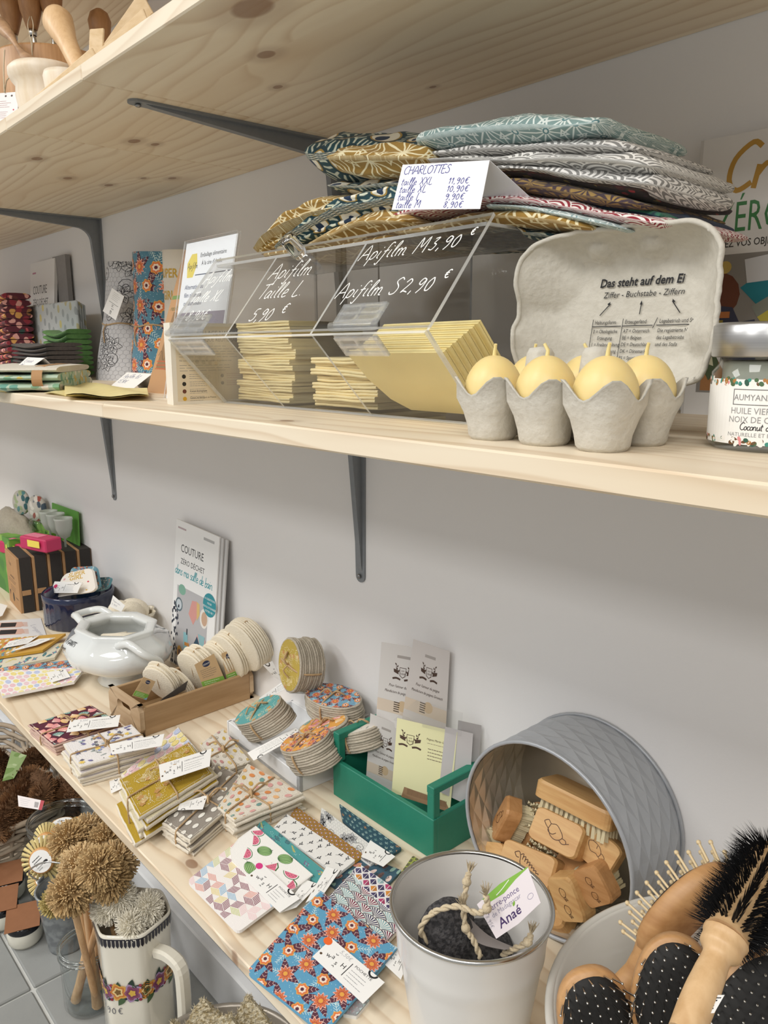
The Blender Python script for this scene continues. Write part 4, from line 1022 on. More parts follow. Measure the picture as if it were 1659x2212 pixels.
for x0, x1 in ((-24, -15), (11, 12), (44, 37)):
    D.stroke([(x0, 57), (x1, 66)], .7, INK); a = math.atan2(9, x1-x0); D.poly([(x1, 67.5), (x1-3*math.cos(a-.4), 67-3*math.sin(a-.4)), (x1-3*math.cos(a+.4), 67-3*math.sin(a+.4))], INK)
for x0, ti, rows in ((-30, 'Haltungsform', ('0 = Ökologische', '     Erzeugung', '1 = Freilandhaltung', '2 = Bodenhaltung', '3 = Käfighaltung /', '     Kleingruppe')), (-3, 'Erzeugerland', ('AT = Österreich', 'BE = Belgien', 'DE = Deutschland', 'DK = Dänemark', 'ES = Spanien', 'FR = Frankreich', 'NL = Niederlande')), (26, 'Legebetrieb und Stall', ('Die registrierte Nummer', 'des Legebetriebs', 'und des Stalls'))):
    D.text(ti, x0+2, 50, 4.4, INK, shear=.15, sx=.8); D.rect(x0, 48, 26, .6, INK); D.stroke([(x0+.5, 54), (x0-3, 14 if len(rows) > 3 else 46)], .5, INK)
    for k, t in enumerate(rows): D.text(t, x0+1-k*.5, 43-k*5.2, 4.1, INK, shear=.2, sx=.8)
D.build('lid_print', VCOL(.8), lidc)
CAND = mat('egg_candle_wax', lambda: dict(col=cmix(nois(coord(), 40, 3), srgb('#e6c97c'), srgb('#f0dda6')), rough=.42, sss=.25))
for (x, y, i, j) in EG:
    e = thing('egg_candle', ('pale yellow egg-shaped candle in the carton, %s cup of the %s row' % (('first', 'middle', 'last')[i], ('front', 'back')[j])), 'candle', (x, y, ZB+.0145))
    m = MB(); n = 24
    prof = [(.0217*math.sin(t)*(1+.0*0)*(.92+.08*math.cos(t)) if 0 < t < PI else 0, .0285-.0285*math.cos(t)*(1 if t < PI/2 else 1.05)) for t in [PI*k/18 for k in range(19)]]
    prof = [(.0213*math.sin(PI*k/18)**.95*(1-.10*math.cos(PI-PI*k/18)) if 0 < k < 18 else 0, .0233*(1-math.cos(PI*k/18))) for k in range(19)]
    m.lathe(prof, n, c=(x, y, ZB+.0145)); eg = m.build('wax_body', CAND, e)
    m = MB(); m.tube([(x, y, ZB+.0595), (x+.0005, y, ZB+.0645), (x+.002*(-1)**i, y-.001, ZB+.069)], [.0016, .0013, .0011], 8); m.build('wick', WAX2, e)
# ------------------------------------------------------------------ jar of coconut oil
jc = P(1650, 968, z=ZB); jx, jy, JR = jc.x, jc.y+.006, .0385
jr = thing('oil_jar', 'round glass jar of white coconut oil with silver lid and floral label', 'jar', (jx, jy, ZB))
GL = glassy('jar_glass', (.98, .99, .98))
m = MB(); m.lathe([(0, .001), (JR-.004, 0), (JR, .004), (JR, .050), (JR-.004, .055), (JR-.005, .060), (JR-.0065, .060), (JR-.0065, .006), (0, .005)], 48, c=(jx, jy, ZB)); m.build('glass', thinclear('thin_jar_glass', (.95, .965, .95), .03), jr)
m = MB(); m.lathe([(0, .0055), (JR-.0068, .0062), (JR-.0068, .057), (0, .058)], 40, c=(jx, jy, ZB)); m.build('coconut_oil', plain('#d9d9cf', .4, 'coconut_oil', .02), jr)
LIDM = mat('brushed_lid', lambda: dict(col=cmix(nois(comb(sep(coord())[0]*3, 0.0, sep(coord())[2]*900), 1.0, 1), srgb('#a9a9aa'), srgb('#c2c2c2')), rough=.32), metal=.9)
m = MB(); m.lathe([(0, .0815), (JR-.001, .0815), (JR+.001, .0795), (JR+.001, .0605), (JR, .0595), (JR-.002, .0595)], 56, c=(jx, jy, ZB)); m.build('lid', LIDM, jr)
a0 = math.atan2(-.8-jy, 0-jx)+.06
def jfn(u, v, h): r = JR+.0002+h*.001; a = a0+u*.001/JR; return Vec((jx+r*math.cos(a), jy+r*math.sin(a), ZB+v*.001))
D = Deco(jfn); rr = random.Random(8); pal = ['#2f5a4a', '#6a4a2c', '#f0efe8', '#de8f8f', '#3f8f80', '#b07a40', '#4d6b48', '#f3f0ea']
for k in range(40): D._put([(-60+k*3, 5), (-57+k*3, 5), (-57+k*3, 46), (-60+k*3, 46)], [(0, 1, 2, 3)], srgb('#f3f2ee'))
D.up()
for k in range(150): x = rr.uniform(-60, 60); top = k % 2; D.disc(x, (rr.uniform(43, 46.5) if top else rr.uniform(5.5, 8.5)), rr.uniform(1.2, 2.6), srgb(rr.choice(pal)), rr.uniform(.8, 1.6), rr.uniform(0, 3), 8)
D.up()
for a, b, w_, h_ in ((-26, 39.5, 25, .5), (-26, 30, 25, .5)):
    for k in range(10): D.rect(a+k*w_/10, b, w_/10, h_, (.15, .15, .15))
D.rect(-26, 30, .5, 10, (.15, .15, .15)); D.rect(-1.2, 30, .5, 10, (.15, .15, .15))
D.text('AUMYANA', -13.5, 33, 5.4, (.25, .25, .25), align='c', sx=.9)
D.text('HUILE VIERGE', -27, 24.5, 5.6, (.3, .3, .3), sx=.9).text('NOIX DE COCO BIO', -28, 19, 5.6, (.3, .3, .3), sx=.9); D.hand('Coconut oil', -20, 14.4, 4.6, .5, INK, sp=.8)
D.text('NATURELLE ET BIOLOGIQUE', -28, 10.2, 3.5, (.3, .3, .3)); D.hand('8,90€', 4, 33, 9, 1.1, INK)
D.build('label', PAPER(), jr)
# ------------------------------------------------------------------ book propped at the end
bo = P(1470, 893, z=ZB); bt = P(1515, 305, y=-.018)
bx = Vec((1, .03, 0)).normalized(); by = (bt-bo); H = by.length*1000
D = Deco(plane_fn(bo, bx, by)); D.base(RECT(210, H), 9, srgb('#dcdad8'))
D.rect(0, 0, 3, H, srgb('#c9c6c3')); D.rect(14, 22, 190, 132, srgb('#8b8782')).up()
R_ = random.Random(3)
D.hand('C', 26, H-52, 42, 5, srgb('#b58a34'), shear=.25); D.hand('r', 52, H-52, 42, 5, srgb('#b58a34'), shear=.25); D.hand('é', 74, H-52, 42, 5, srgb('#b58a34'), shear=.2)
D.text('ZÉRO', 22, H-90, 40, srgb('#3f7d4a'), sx=.62); D.text('DÉCHET', 104, H-90, 40, srgb('#3f7d4a'), sx=.55)
D.text('RÉUTILISEZ VOS OBJETS DU QUOTIDIEN', 2, H-104, 9.5, srgb('#3a3733'), bold=.01, sx=.8).up()
D.rect(18, 24, 40, 30, srgb('#a87443')).disc(28, 116, 22, srgb('#6b3c28')).up().disc(24, 138, 8, srgb('#b79a4a')).disc(34, 142, 6, srgb('#c3a85a')).up()
D.poly([(14, 108), (44, 104), (62, 70), (40, 50), (14, 78)], srgb('#3a3c52')).up().poly([(40, 88), (66, 92), (70, 52), (44, 48)], srgb('#42455c')).up().stroke([(54+7*math.cos(t*.5), 66+5*math.sin(t*.5)) for t in range(13)], .6, srgb('#b8b8c4'))
D.poly([(50, 122), (84, 146), (110, 130), (80, 92)], srgb('#1f7d8c')).up().poly([(62, 104), (92, 122), (96, 112), (68, 94)], srgb('#8a8f86')).up().poly([(68, 94), (96, 112), (100, 100), (76, 84)], srgb('#c9bd52')).up().poly([(52, 148), (80, 152), (84, 128), (56, 126)], srgb('#cfd0d4')).up()
D.poly([(18, 48), (30, 70), (36, 46), (26, 34)], srgb('#4b5a3a')).poly([(24, 50), (27, 62), (30, 48)], srgb('#d9d6b8')).up().rect(14, 84, 22, 8, srgb('#9a8a3c')).rect(16, 94, 26, 6, srgb('#b7723e'))
D.poly([(6, 100), (10, 100), (44, 46), (40, 44)], srgb('#d5d3d0'))
D.build('craft_book', PAPER(), label='large white craft book with gold script and green capitals behind the jar', cat='book')
# ================================================================== middle shelf, left of the sign
def upright(name, label, pxl, y, dep, basecol, draw, W=90, cat='cloth roll', group=None, twine=None):
    """rolled cloth standing at depth y; pxl = (xl,yt) (xr,yt) (xr,yb) (xl,yb) seen at its front"""
    tl, tr, br, bl = [P(a, b, y=y) for a, b in pxl]; bl.z = br.z = ZB; H = W*((tl.z-bl.z)/(tr-tl).length)
    def fn(u, v, h):
        a, b = u/W, v/H; p = (bl*(1-a)+br*a)*(1-b)+(tl*(1-a)+tr*a)*b
        k = math.sin(PI*min(1, max(0, a)))**.6
        return Vec((p.x, y+dep*.5-(dep*.5)*k-h*.001-.002*math.sin(b*7+a*3), p.z))
    e = thing(name, label, cat, (bl+br)/2+Vec((0, dep*.5, 0)), group)
    m = MB(); m.smooth = True; N = 26
    m.grid(lambda a, b: fn(a*W, b*H, 0), N, 14, col=basecol)
    def bk(a, b): p = fn((1-a)*W, b*H, 0); return Vec((p.x, y+dep-(p.y-y)*1.0, p.z))
    m.grid(bk, N, 14, col=basecol)
    for b in (0, 1): 
        ring = [fn(W*i/24, b*H, 0) for i in range(25)]+[Vec((fn(W*i/24, b*H, 0).x, y+dep-(fn(W*i/24, b*H, 0).y-y), fn(W*i/24, b*H, 0).z)) for i in range(24, -1, -1)]
        m.add(ring, [list(range(len(ring))) if b else list(range(len(ring)))[::-1]], basecol)
    m.build('roll', CLOTH(), e)
    D = Deco(fn, RECT(W, H)); D.h = .25; draw(D, W, H); D.build('print', CLOTH(), e)
    if twine:
        t = MB(); t.tube([fn(W*i/20, H*twine+1.5*math.sin(i*.5), .8) for i in range(21)], .0016, 6)
        t.tube(spline([fn(W*.5, H*twine, 2), fn(W*.42, H*(twine-.06), 3), fn(W*.5, H*(twine-.16), 3)], 5), .0013, 6); t.build('twine', JUTE, e)
    return e, fn, W, H
YW = -.085
e, fn, W, H = upright('cloth_roll', 'upright roll of grey and white floral cloth tied with twine', [(214, 566), (266, 563), (262, 818), (184, 808)], YW, .07, srgb('#c4c4c6'), lambda D, W, H: p_grey(D, W, H, .95), twine=.49)
q = [P(222, 672, y=YW-.02), P(250, 692, y=YW-.02), P(268, 640, y=YW-.02), P(242, 622, y=YW-.02)]
D = Deco(quad_fn(q[0], q[1], q[2], q[3], 34, 60)); D.base(RECT(34, 60), .4, WH)
for i, (ch, dy) in enumerate(zip('WaSH', (0, 1.5, -1, 1))): D.text(ch, 20-dy, 4+i*6, 8, INK, rot=PI/2)
D.rect(5, 30, 24, .8, INK); D.lines(8, 54, 20, 5, 4, .7, (.4, .4, .4)); D.build('swing_tag', PAPER(), e)
upright('cloth_roll', 'upright roll of blue floral cloth with orange blossoms tied with twine', [(265, 545), (334, 541), (330, 812), (262, 808)], YW-.012, .07, srgb('#4f8197'), lambda D, W, H: p_blue(D, W, H, .95), twine=.45)
upright('cloth_roll', 'upright roll of cream cloth printed SUPER GIRL behind the kraft envelope', [(331, 541), (394, 537), (392, 815), (334, 812)], YW+.005, .06, srgb('#ddd6c9'), p_super)
# kraft envelope leaning behind the sign
q = [P(302, 842, z=ZB), P(328, 852, z=ZB)]; q0 = Vec((-1.19, -.245, ZB)); w_ = Vec((.135, 0, 0)); up_ = Vec((.02, .07, .22))
D = Deco(quad_fn(q0, q0+w_, q0+w_+up_, q0+up_, 135, 230)); D.base(RECT(135, 230), 1.2, srgb('#b58a5f'))
D.poly([(10, 40), (60, 36), (100, 60), (70, 120), (20, 130)], srgb('#8a6a44')).up().rect(2, 150, 60, 6, srgb('#6f8a4a')).poly([(30, 170), (36, 200), (52, 206), (60, 180), (46, 160)], srgb('#c8793a')).up().hand('Api', 34, 180, 12, .8, INK).hand('recette', 8, 132, 9, .7, srgb('#5a6a38')); D.stroke([(8+4*t, 60+8*math.sin(t)) for t in range(12)], .8, srgb('#5a4630')).lines(8, 50, 60, 3, 6, 1.5, srgb('#c0562f'))
D.build('kraft_envelope', PAPER(), label='brown kraft envelope leaning behind the leaflet holder', cat='envelope')
# wax sheet, tent card
def sheet(name, label, px, z, mt, cat, th=.0012, wav=.0012, n=10, group=None):
    c = [P(a, b, z=z) for a, b in px]; m = MB(); m.smooth = True
    def f(a, b): p = (c[0]*(1-a)+c[1]*a)*(1-b)+(c[3]*(1-a)+c[2]*a)*b; p.z += wav*(1+math.sin(a*9+b*4)); return p
    m.grid(f, n, n); m.grid(lambda a, b: f(1-a, b)-Vec((0, 0, th)), n, n)
    return m.build(name, mt, label=label, cat=cat, group=group)
WAXP = plain('#ecdc9c', .5, 'thin_wax_sheet', .06, 50, sss=.1)
sheet('wax_sheet', 'thin translucent yellow wax sheet lying beside the tea towels', [(95, 850), (200, 862), (310, 848), (225, 832)], ZB+.001, WAXP, 'sheet')
sheet('wax_sheet', 'pale yellow wax sheet with a folded edge lying on the thin one', [(140, 856), (322, 858), (318, 842), (140, 826)], ZB+.0055, WAXP, 'sheet', .002, .0022)
def tent(label, px, y, lines_, W=60, H=34, col='#e9e6e2', dy=.02):
    q = [P(a, b, y=y) for a, b in px]; q[2] = q[2]+Vec((0, dy, 0)); q[3] = q[3]+Vec((0, dy, 0))
    D = Deco(quad_fn(*q, W, H)); D.base(RECT(W, H), .4, srgb(col))
    for k, t in enumerate(lines_): D.hand(t, 5, H-11-k*10, 8, .6, srgb('#555a80'), sp=.9)
    D.slab([q[3], q[2], q[2]+Vec((0, dy, q[1].z-q[2].z)), q[3]+Vec((0, dy, q[0].z-q[3].z))], .0004, srgb('#d4d0cc'))
    return D.build('price_card', PAPER(), label=label, cat='price card')
tent('small white folded price card behind the yellow wax sheet', [(234, 838), (281, 845), (305, 807), (250, 805)], -.235, ('Apifilm lot', '15,90€'))
# tea towels with band
e = thing('tea_towel_stack', 'folded green floral tea towels held by a kraft band', 'tea towels', P(100, 838, z=ZB))
cs = [('green_leaf_print', '#bfcfb8', ['#7fb0a0', '#d9c26a', '#8fb59a', '#e8e4d2']), ('green_leaf_print', '', []), ('green_leaf_print', '', [])]
LEAF = scatter('green_leaf_print', '#b9cdb8', ['#6fa595', '#d6bf62', '#86b090', '#e9e5d6'], 70, 'Object', .5); CREAM = weave('cream_linen', '#c9c2b2', '#e2dccd', 300)
c4 = [P(-40, 850, z=ZB), P(128, 848, z=ZB), P(200, 832, z=ZB), P(40, 826, z=ZB)]
TZ = [(0, .017, LEAF), (.017, .013, LEAF), (.030, .011, CREAM)]
for k, (z0, t, mt) in enumerate(TZ):
    m = MB(); m.smooth = True; cc = sum(c4, Vec())/4
    def f(a, b, z0=z0, t=t, k=k):
        ang = 2*PI*b; cs_, sn = math.cos(ang), math.sin(ang); w = .5+.5*math.copysign(abs(cs_)**.3, cs_)
        p = (c4[0]*(1-a)+c4[1]*a)*w+(c4[3]*(1-a)+c4[2]*a)*(1-w); p = cc+(p-cc)*(1-.02*k); p.z = ZB+z0+t/2+sn*t*.5*(1+.15*math.sin(a*8+k)); return p
    m.grid(f, 22, 25)
    for u in (0, 1): m.add([f(u, i/24) for i in range(24)], [list(range(24))])
    m.build('towel', mt, e)
m = MB(); 
def band(a, b): 
    A = .66+.14*b; ang = PI*2*a; w = .5+.5*math.copysign(abs(math.cos(ang))**.25, math.cos(ang))*1.03
    p = (c4[0]*(1-A)+c4[1]*A)*w+(c4[3]*(1-A)+c4[2]*A)*(1-w); p.z = ZB+.0205+math.sin(ang)*.0212+.0005; return p
m.smooth = True; m.grid(band, 40, 3); m.build('kraft_band', KRAFT, e)
tent('tiny white price card standing on the tea towels', [(30, 797), (58, 799), (70, 774), (34, 772)], -.33, ('Essuie', '9€'), 40, 28)
# back row: felt stacks, dotted folder, red stack, books
def slabs(name, label, x0, x1, ybot, n, tpx, y, dep, mt, cat, curl=.004, sl=0):
    a, b = P(x0, ybot, y=y), P(x1, ybot, y=y); t = (P(x0, ybot-tpx, y=y).z-a.z); e = thing(name, label, cat, Vec(((a.x+b.x)/2, y+dep/2, ZB)))
    z0 = ZB
    for k in range(n):
        m = MB(); m.smooth = True
        def f(u, v, k=k): ang = 2*PI*v; c_, s_ = math.cos(ang), math.sin(ang); return (lerp(a.x, b.x, u)+sl*k, y+dep/2-math.copysign(abs(c_)**.5, c_)*dep/2, z0+(k+.5)*t+s_*t*.47+curl*(2*u-1)**2+.001*math.sin(u*7+k))
        m.grid(f, 14, 17)
        for u in (0, 1): m.add([f(u, i/16) for i in range(16)], [list(range(16))])
        m.build('layer', mt, e)
    return e
slabs('felt_stack', 'stack of dark grey felt cloths behind the tea towels', 30, 104, 812, 9, 8.0, -.20, .08, weave('charcoal_felt', '#3b3633', '#5a534e', 200), 'cloth stack')
slabs('cloth_stack', 'stack of white cloths with green edges beside the felt stack', 100, 150, 815, 9, 10.5, -.12, .06, weave('green_edge_cloth', '#3f6b33', '#6f9a58', 120), 'cloth stack', .008)
DOT = dots('yellow_dot_print', '#b9bfc0', ['#c9bd7e', '#9aa0a2', '#b3ab86'], .03, .3, 'Object', .27)
e = thing('folded_cloth', 'pale grey folded cloth with yellow dots in front of the books', 'cloth', P(120, 800, y=-.07))
for k in range(4):
    a, b = P(52+k*9, 663+k*2, y=-.075+k*.009), P(168+k*5, 672+k*2, y=-.075+k*.009); m = MB(); m.box(((a.x+b.x)/2, a.y, (a.z+ZB)/2), (b.x-a.x, .0075, a.z-ZB), bev=.003); m.build('fold', DOT, e)
rs = scatter('red_floral_print', '#5d2431', ['#c4545a', '#2f4a44', '#d8a05a', '#8f2f3c', '#e0a49a'], 60, 'Object', .55)
slabs('cloth_stack', 'tall stack of red floral cloths with fanned edges', -110, 22, 815, 12, 11.5, -.16, .07, rs, 'cloth stack', .012, .0)
def book(name, label, px, y, W, H, th, draw, col='#ecebe9', lean=.03, spine='#bdbab8'):
    """px: top-left, top-right pixels of the cover at depth y; stands on the given z"""
    tl, tr = P(*px[0], y=y), P(*px[1], y=y); z0 = px[2]; bl = Vec((tl.x, y-lean, z0)); br = Vec((tr.x, y-lean, z0))
    D = Deco(quad_fn(bl, br, tr, tl, W, H)); D.base(RECT(W, H), th, srgb(col)); draw(D, W, H)
    return D.build(name, PAPER(), label=label, cat='book')
def cov1(D, W, H):
    D.text('COUTURE', 18, H*.72, 22, INK, sx=.85).text('ZÉRO DÉCHET', 18, H*.62, 17, INK, sx=.85).hand('pour ma cuisine', 16, H*.53, 17, 1.6, srgb('#d9863a')); D.rect(14, H*.9, 22, 3, (.5, .2, .3)); D.disc(W*.8, H*.36, 18, srgb('#e0902f')).rect(20, 10, W*.7, H*.3, srgb('#b9b2a8'))
book('sewing_book', 'white sewing book with orange script behind the dotted cloth', ((66, 570), (118, 557), ZB), -.02, 150, 210, 8, cov1)
m = MB(); a = P(118, 556, y=-.012); b = P(146, 560, y=-.012); m.box(((a.x+b.x)/2, -.012, (a.z+ZB)/2), (b.x-a.x, .012, a.z-ZB)); m.build('sewing_book', plain('#8d8a88', .6, 'grey_cover'), label='grey-backed book standing behind the white sewing book', cat='book')
# ================================================================== upper shelf: kitchen woodware
PALEW = woodmat('pale_turned_wood', '#efe3d0', '#e0cdb0', 2, .6); DARKW = woodmat('walnut_wood', '#7a5236', '#5a3a26', 2); OLIVE = woodmat('olive_wood', '#c09a74', '#7d5a40', 0, .5)
mc = Vec((-1.262, -.335, ZA))
def turned(name, label, c, prof, mt, cat, n=40):
    m = MB(); m.lathe(prof, n, c=c); return m.build(name, mt, org=c, label=label, cat=cat)
turned('wooden_mortar', 'pale turned wooden mortar with thick lip at the shelf edge', mc, [(0, .002), (.034, 0), (.038, .01), (.043, .04), (.042, .054), (.047, .060), (.051, .068), (.051, .076), (.046, .081), (.037, .078), (.034, .05), (0, .025)], PALEW, 'mortar')
turned('wooden_bowl', 'small pale wooden bowl beside the mortar', Vec((-1.165, -.345, ZA)), [(0, .002), (.02, 0), (.025, .015), (.028, .044), (.026, .050), (.022, .048), (.018, .02), (0, .012)], PALEW, 'bowl')
a, b = P(172, 150, y=-.33), P(122, 40, y=-.315)
d = b-a; prof = [(0, 0), (.010, .001), (.011, .02), (.0135, .5), (.019, .75), (.0215, .88), (.018, .97), (.009, 1.0), (0, 1.003)]
L = d.length*1.05; m = MB(); m.lathe([(r, z*L if z > .1 or z in (.5,) else z*L) for r, z in prof], 28, M=frame((0, 0, 0), d.orthogonal(), z=d), c=a); m.build('pestle', woodmat('beech_pestle', '#e2bf92', '#cfa676', 2), label='beech pestle with a rounded bulb leaning in the mortar', cat='pestle')
m = MB(); m.tube(spline([P(-14, 40, y=-.32), P(20, 75, y=-.32), P(50, 118, y=-.325), P(92, 160, y=-.33)], 6), [.008+.004*math.sin(i*.5) for i in range(19)], 10); m.build('wooden_spoon', OLIVE, label='twisted olive wood spoon handle resting on the mortar lip', cat='spoon')
bt = P(108, 93, y=-.238); bl_ = Vec((bt.x-.092, -.20, ZA)); bh = bt.z-ZA; BRW = woodmat('barrel_beech', '#c79a6c', '#a97c50', 2)
e = thing('wooden_barrel', 'round beech barrel behind the mortar holding crank tools', 'barrel', bl_)
m = MB(); m.lathe([(0, .002), (.096, 0), (.099, .004), (.100, bh-.004), (.098, bh), (.090, bh), (.088, .012), (0, .010)], 56, c=bl_); m.build('body', BRW, e)
m = MB(); m.lathe([(.1000, bh*.45), (.102, bh*.46), (.102, bh*.52), (.1000, bh*.53)], 56, c=bl_); m.build('hoop', DARKW, e)
KNB = woodmat('beech_knob', '#b98a5c', '#9a6d44', 2)
for lb, px, y, bx in (('nearest the shelf end', (24, 28), -.24, -.05), ('with the white cord loop', (66, 18), -.22, -.01), ('between its neighbours at the top', (110, 8), -.19, .02), ('leaning towards the wall', (216, 62), -.12, .05)):
    k = P(*px, y=y); e = thing('crank_tool', 'hand-crank kitchen tool with wooden knob in the barrel, ' + lb, 'kitchen tool', k, 'crank tools in the barrel')
    m = MB(); m.lathe([(0, -.036), (.009, -.036), (.011, -.030), (.019, -.004), (.021, .012), (.016, .026), (.006, .033), (0, .034)], 24, c=k); m.build('knob', KNB, e)
    b = Vec((bl_.x+bx, bl_.y, ZA+.03)); m = MB(); m.lathe([(.0065, -.046), (.0075, -.044), (.0075, -.035), (.004, -.034)], 16, c=k); m.tube([k+Vec((0, 0, -.04)), k.lerp(b, .5)+Vec((0, 0, -.01)), b], [.004, .005, .005], 8); m.tube([k.lerp(b, .55)+Vec((-.03, 0, 0)), k.lerp(b, .55)+Vec((.03, 0, .004))], .003, 6); m.ball(k.lerp(b, .55)+Vec((.032, 0, .004)), .006, 10, 8); m.build('metal_crank', METAL, e)
m = MB()
for x in (-2, 2): m.tube(spline([P(66+x, 36, y=-.235), P(66+3*x, 55, y=-.25), P(68+x, 84, y=-.262), P(69+x*.3, 100, y=-.264), P(70, 128, y=-.264)], 5), .0009, 5)
m.build('hanging_string', STRING, label='white cord loop hanging from a crank knob', cat='cord')
e = thing('price_tag', 'white printed tag hanging on a string at the shelf edge', 'tag', P(18, 262, y=-.36))
D = Deco(quad_fn(P(-16, 275, y=-.36), P(34, 272, y=-.36), P(42, 198, y=-.355), P(-12, 202, y=-.355), 50, 70)); D.base(RECT(50, 70), .4, srgb('#ece6e4')); D.disc(24, 63, 2, srgb('#4a3626')).disc(36, 63, 2, srgb('#4a3626')); D.lines(10, 52, 26, 4, 4, 1, srgb('#b08a84')); D.lines(10, 30, 26, 4, 4, 1, srgb('#b08a84')); D.disc(42, 34, 1.6, srgb('#c03a4a')); D.build('tag_card', PAPER(), e)
m = MB(); m.tube(spline([P(10, 108, y=-.33), P(8, 150, y=-.35), P(10, 200, y=-.357), P(14, 175, y=-.35), P(24, 164, y=-.345)], 6), .0011, 5); m.build('string', STRING, e)
def stick(label, px, y, w=.024, th=.004):
    a, b = P(*px[0], y=y), P(*px[1], y=y+.01); dd = (b-a); a = a-dd*((a.z-ZA-.006)/dd.z); dd = b-a; M = frame((a+b)/2, dd, y=(CF.x, CF.y, 0)); m = MB(); m.M = M; m.box((0, 0, 0), (dd.length, th, w), bev=.0012)
    m.build('wooden_spatula', woodmat('spatula_beech', '#e6cda8', '#d4b688'), label=label, cat='spatula')
stick('flat beech spatula standing upright beside the pestle', ((208, 112), (210, 63)), -.31, .020)
stick('flat beech spatula leaning far over the shelf edge', ((256, 92), (318, 5)), -.29, .030)
stick('narrow beech spatula with a pale face leaning beside the wide one', ((262, 82), (315, 32)), -.315, .016)
stick('short beech spatula end lying by the bowl', ((176, 136), (204, 112)), -.345, .012)
# ================================================================== low shelf, back and far end
GREENP = plain('#1f7a63', .5, 'green_paint', .05, 30, bmp=.2)
PORC = mat('white_porcelain', lambda: dict(col=srgb('#dfe2e0'), rough=.08), coat=.6)
# ---- tureen
tc = Vec((-1.552, -.178, ZC)); ta = Vec((.30, .06, 0)).normalized()
tf = frame(tc, (1.0, .12, 0), z=(0, 0, 1))
tu = thing('soup_tureen', 'white porcelain soup tureen with faceted rim and two handles', 'tureen', tc)
oct_ = lambda a, z: 1/max(math.cos((a+PI/8) % (PI/4)-PI/8), .92) if z > .09 else 1+.01*math.cos(8*a)
prof = [(0, .002), (.052, 0), (.055, .004), (.044, .016), (.046, .024), (.085, .038), (.122, .058), (.130, .076), (.118, .098), (.090, .116), (.093, .124), (.090, .127), (.070, .124), (.066, .118), (.088, .098), (.112, .076), (.1, .05), (.0, .034)]
m = MB(); m.lathe(prof, 48, fn=oct_, M=tf.to_3x3().to_4x4() @ Mat.Diagonal((1.0, .80, 1, 1)), c=tc); m.build('bowl', PORC, tu)
for s in (-1, 1):
    h = [Vec((s*.075, -.034, .118)), Vec((s*.112, -.030, .126)), Vec((s*.140, -.018, .120)), Vec((s*.143, .018, .120)), Vec((s*.112, .030, .126)), Vec((s*.075, .034, .118))] if s < 0 else [Vec((.082, -.045, .112)), Vec((.118, -.042, .124)), Vec((.152, -.03, .108)), Vec((.156, 0, .085)), Vec((.140, .01, .062)), Vec((.118, .012, .062))]
    m = MB(); m.tube([tf @ p for p in spline(h, 6)], .008, 10); m.build('handle', PORC, tu)
def tuf(u, v, h):
    a = -1.95+u/100; z = .088+v*.001; r = lerp(.126, .094, max(0, (z-.086)/.030)) if z > .086 else lerp(.130, .126, (z-.076)/.010)
    r = r*max(1.0, oct_(a, z))+.003; return tf @ Vec((r*math.cos(a), r*math.sin(a)*.80, z+.001))
D = Deco(tuf)
D.hand('MINI GANTS', -18, 10, 9, 1.1, INK, sp=.8); D.hand('7,50€', -16, -3, 9, 1.0, INK); D.build('lettering', VCOL(.4), tu)
m = MB(); m.smooth = True
def rollf(p0, p1, r, mt, label):
    m = MB(); d = p1-p0; m.tube([p0, p0+d*.02, p1-d*.02, p1], [r*.8, r, r, r*.8], 14); m.build('mini_glove', mt, label=label, cat='glove', group='mini gloves in the tureen')
rollf(tf @ Vec((-.01, -.03, .088)), tf @ Vec((.05, .02, .092)), .022, COTTON, 'rolled beige mini glove on top inside the tureen'); rollf(tf @ Vec((-.05, .0, .07)), tf @ Vec((-.02, .035, .075)), .02, COTTON, 'beige mini glove lower inside the tureen')
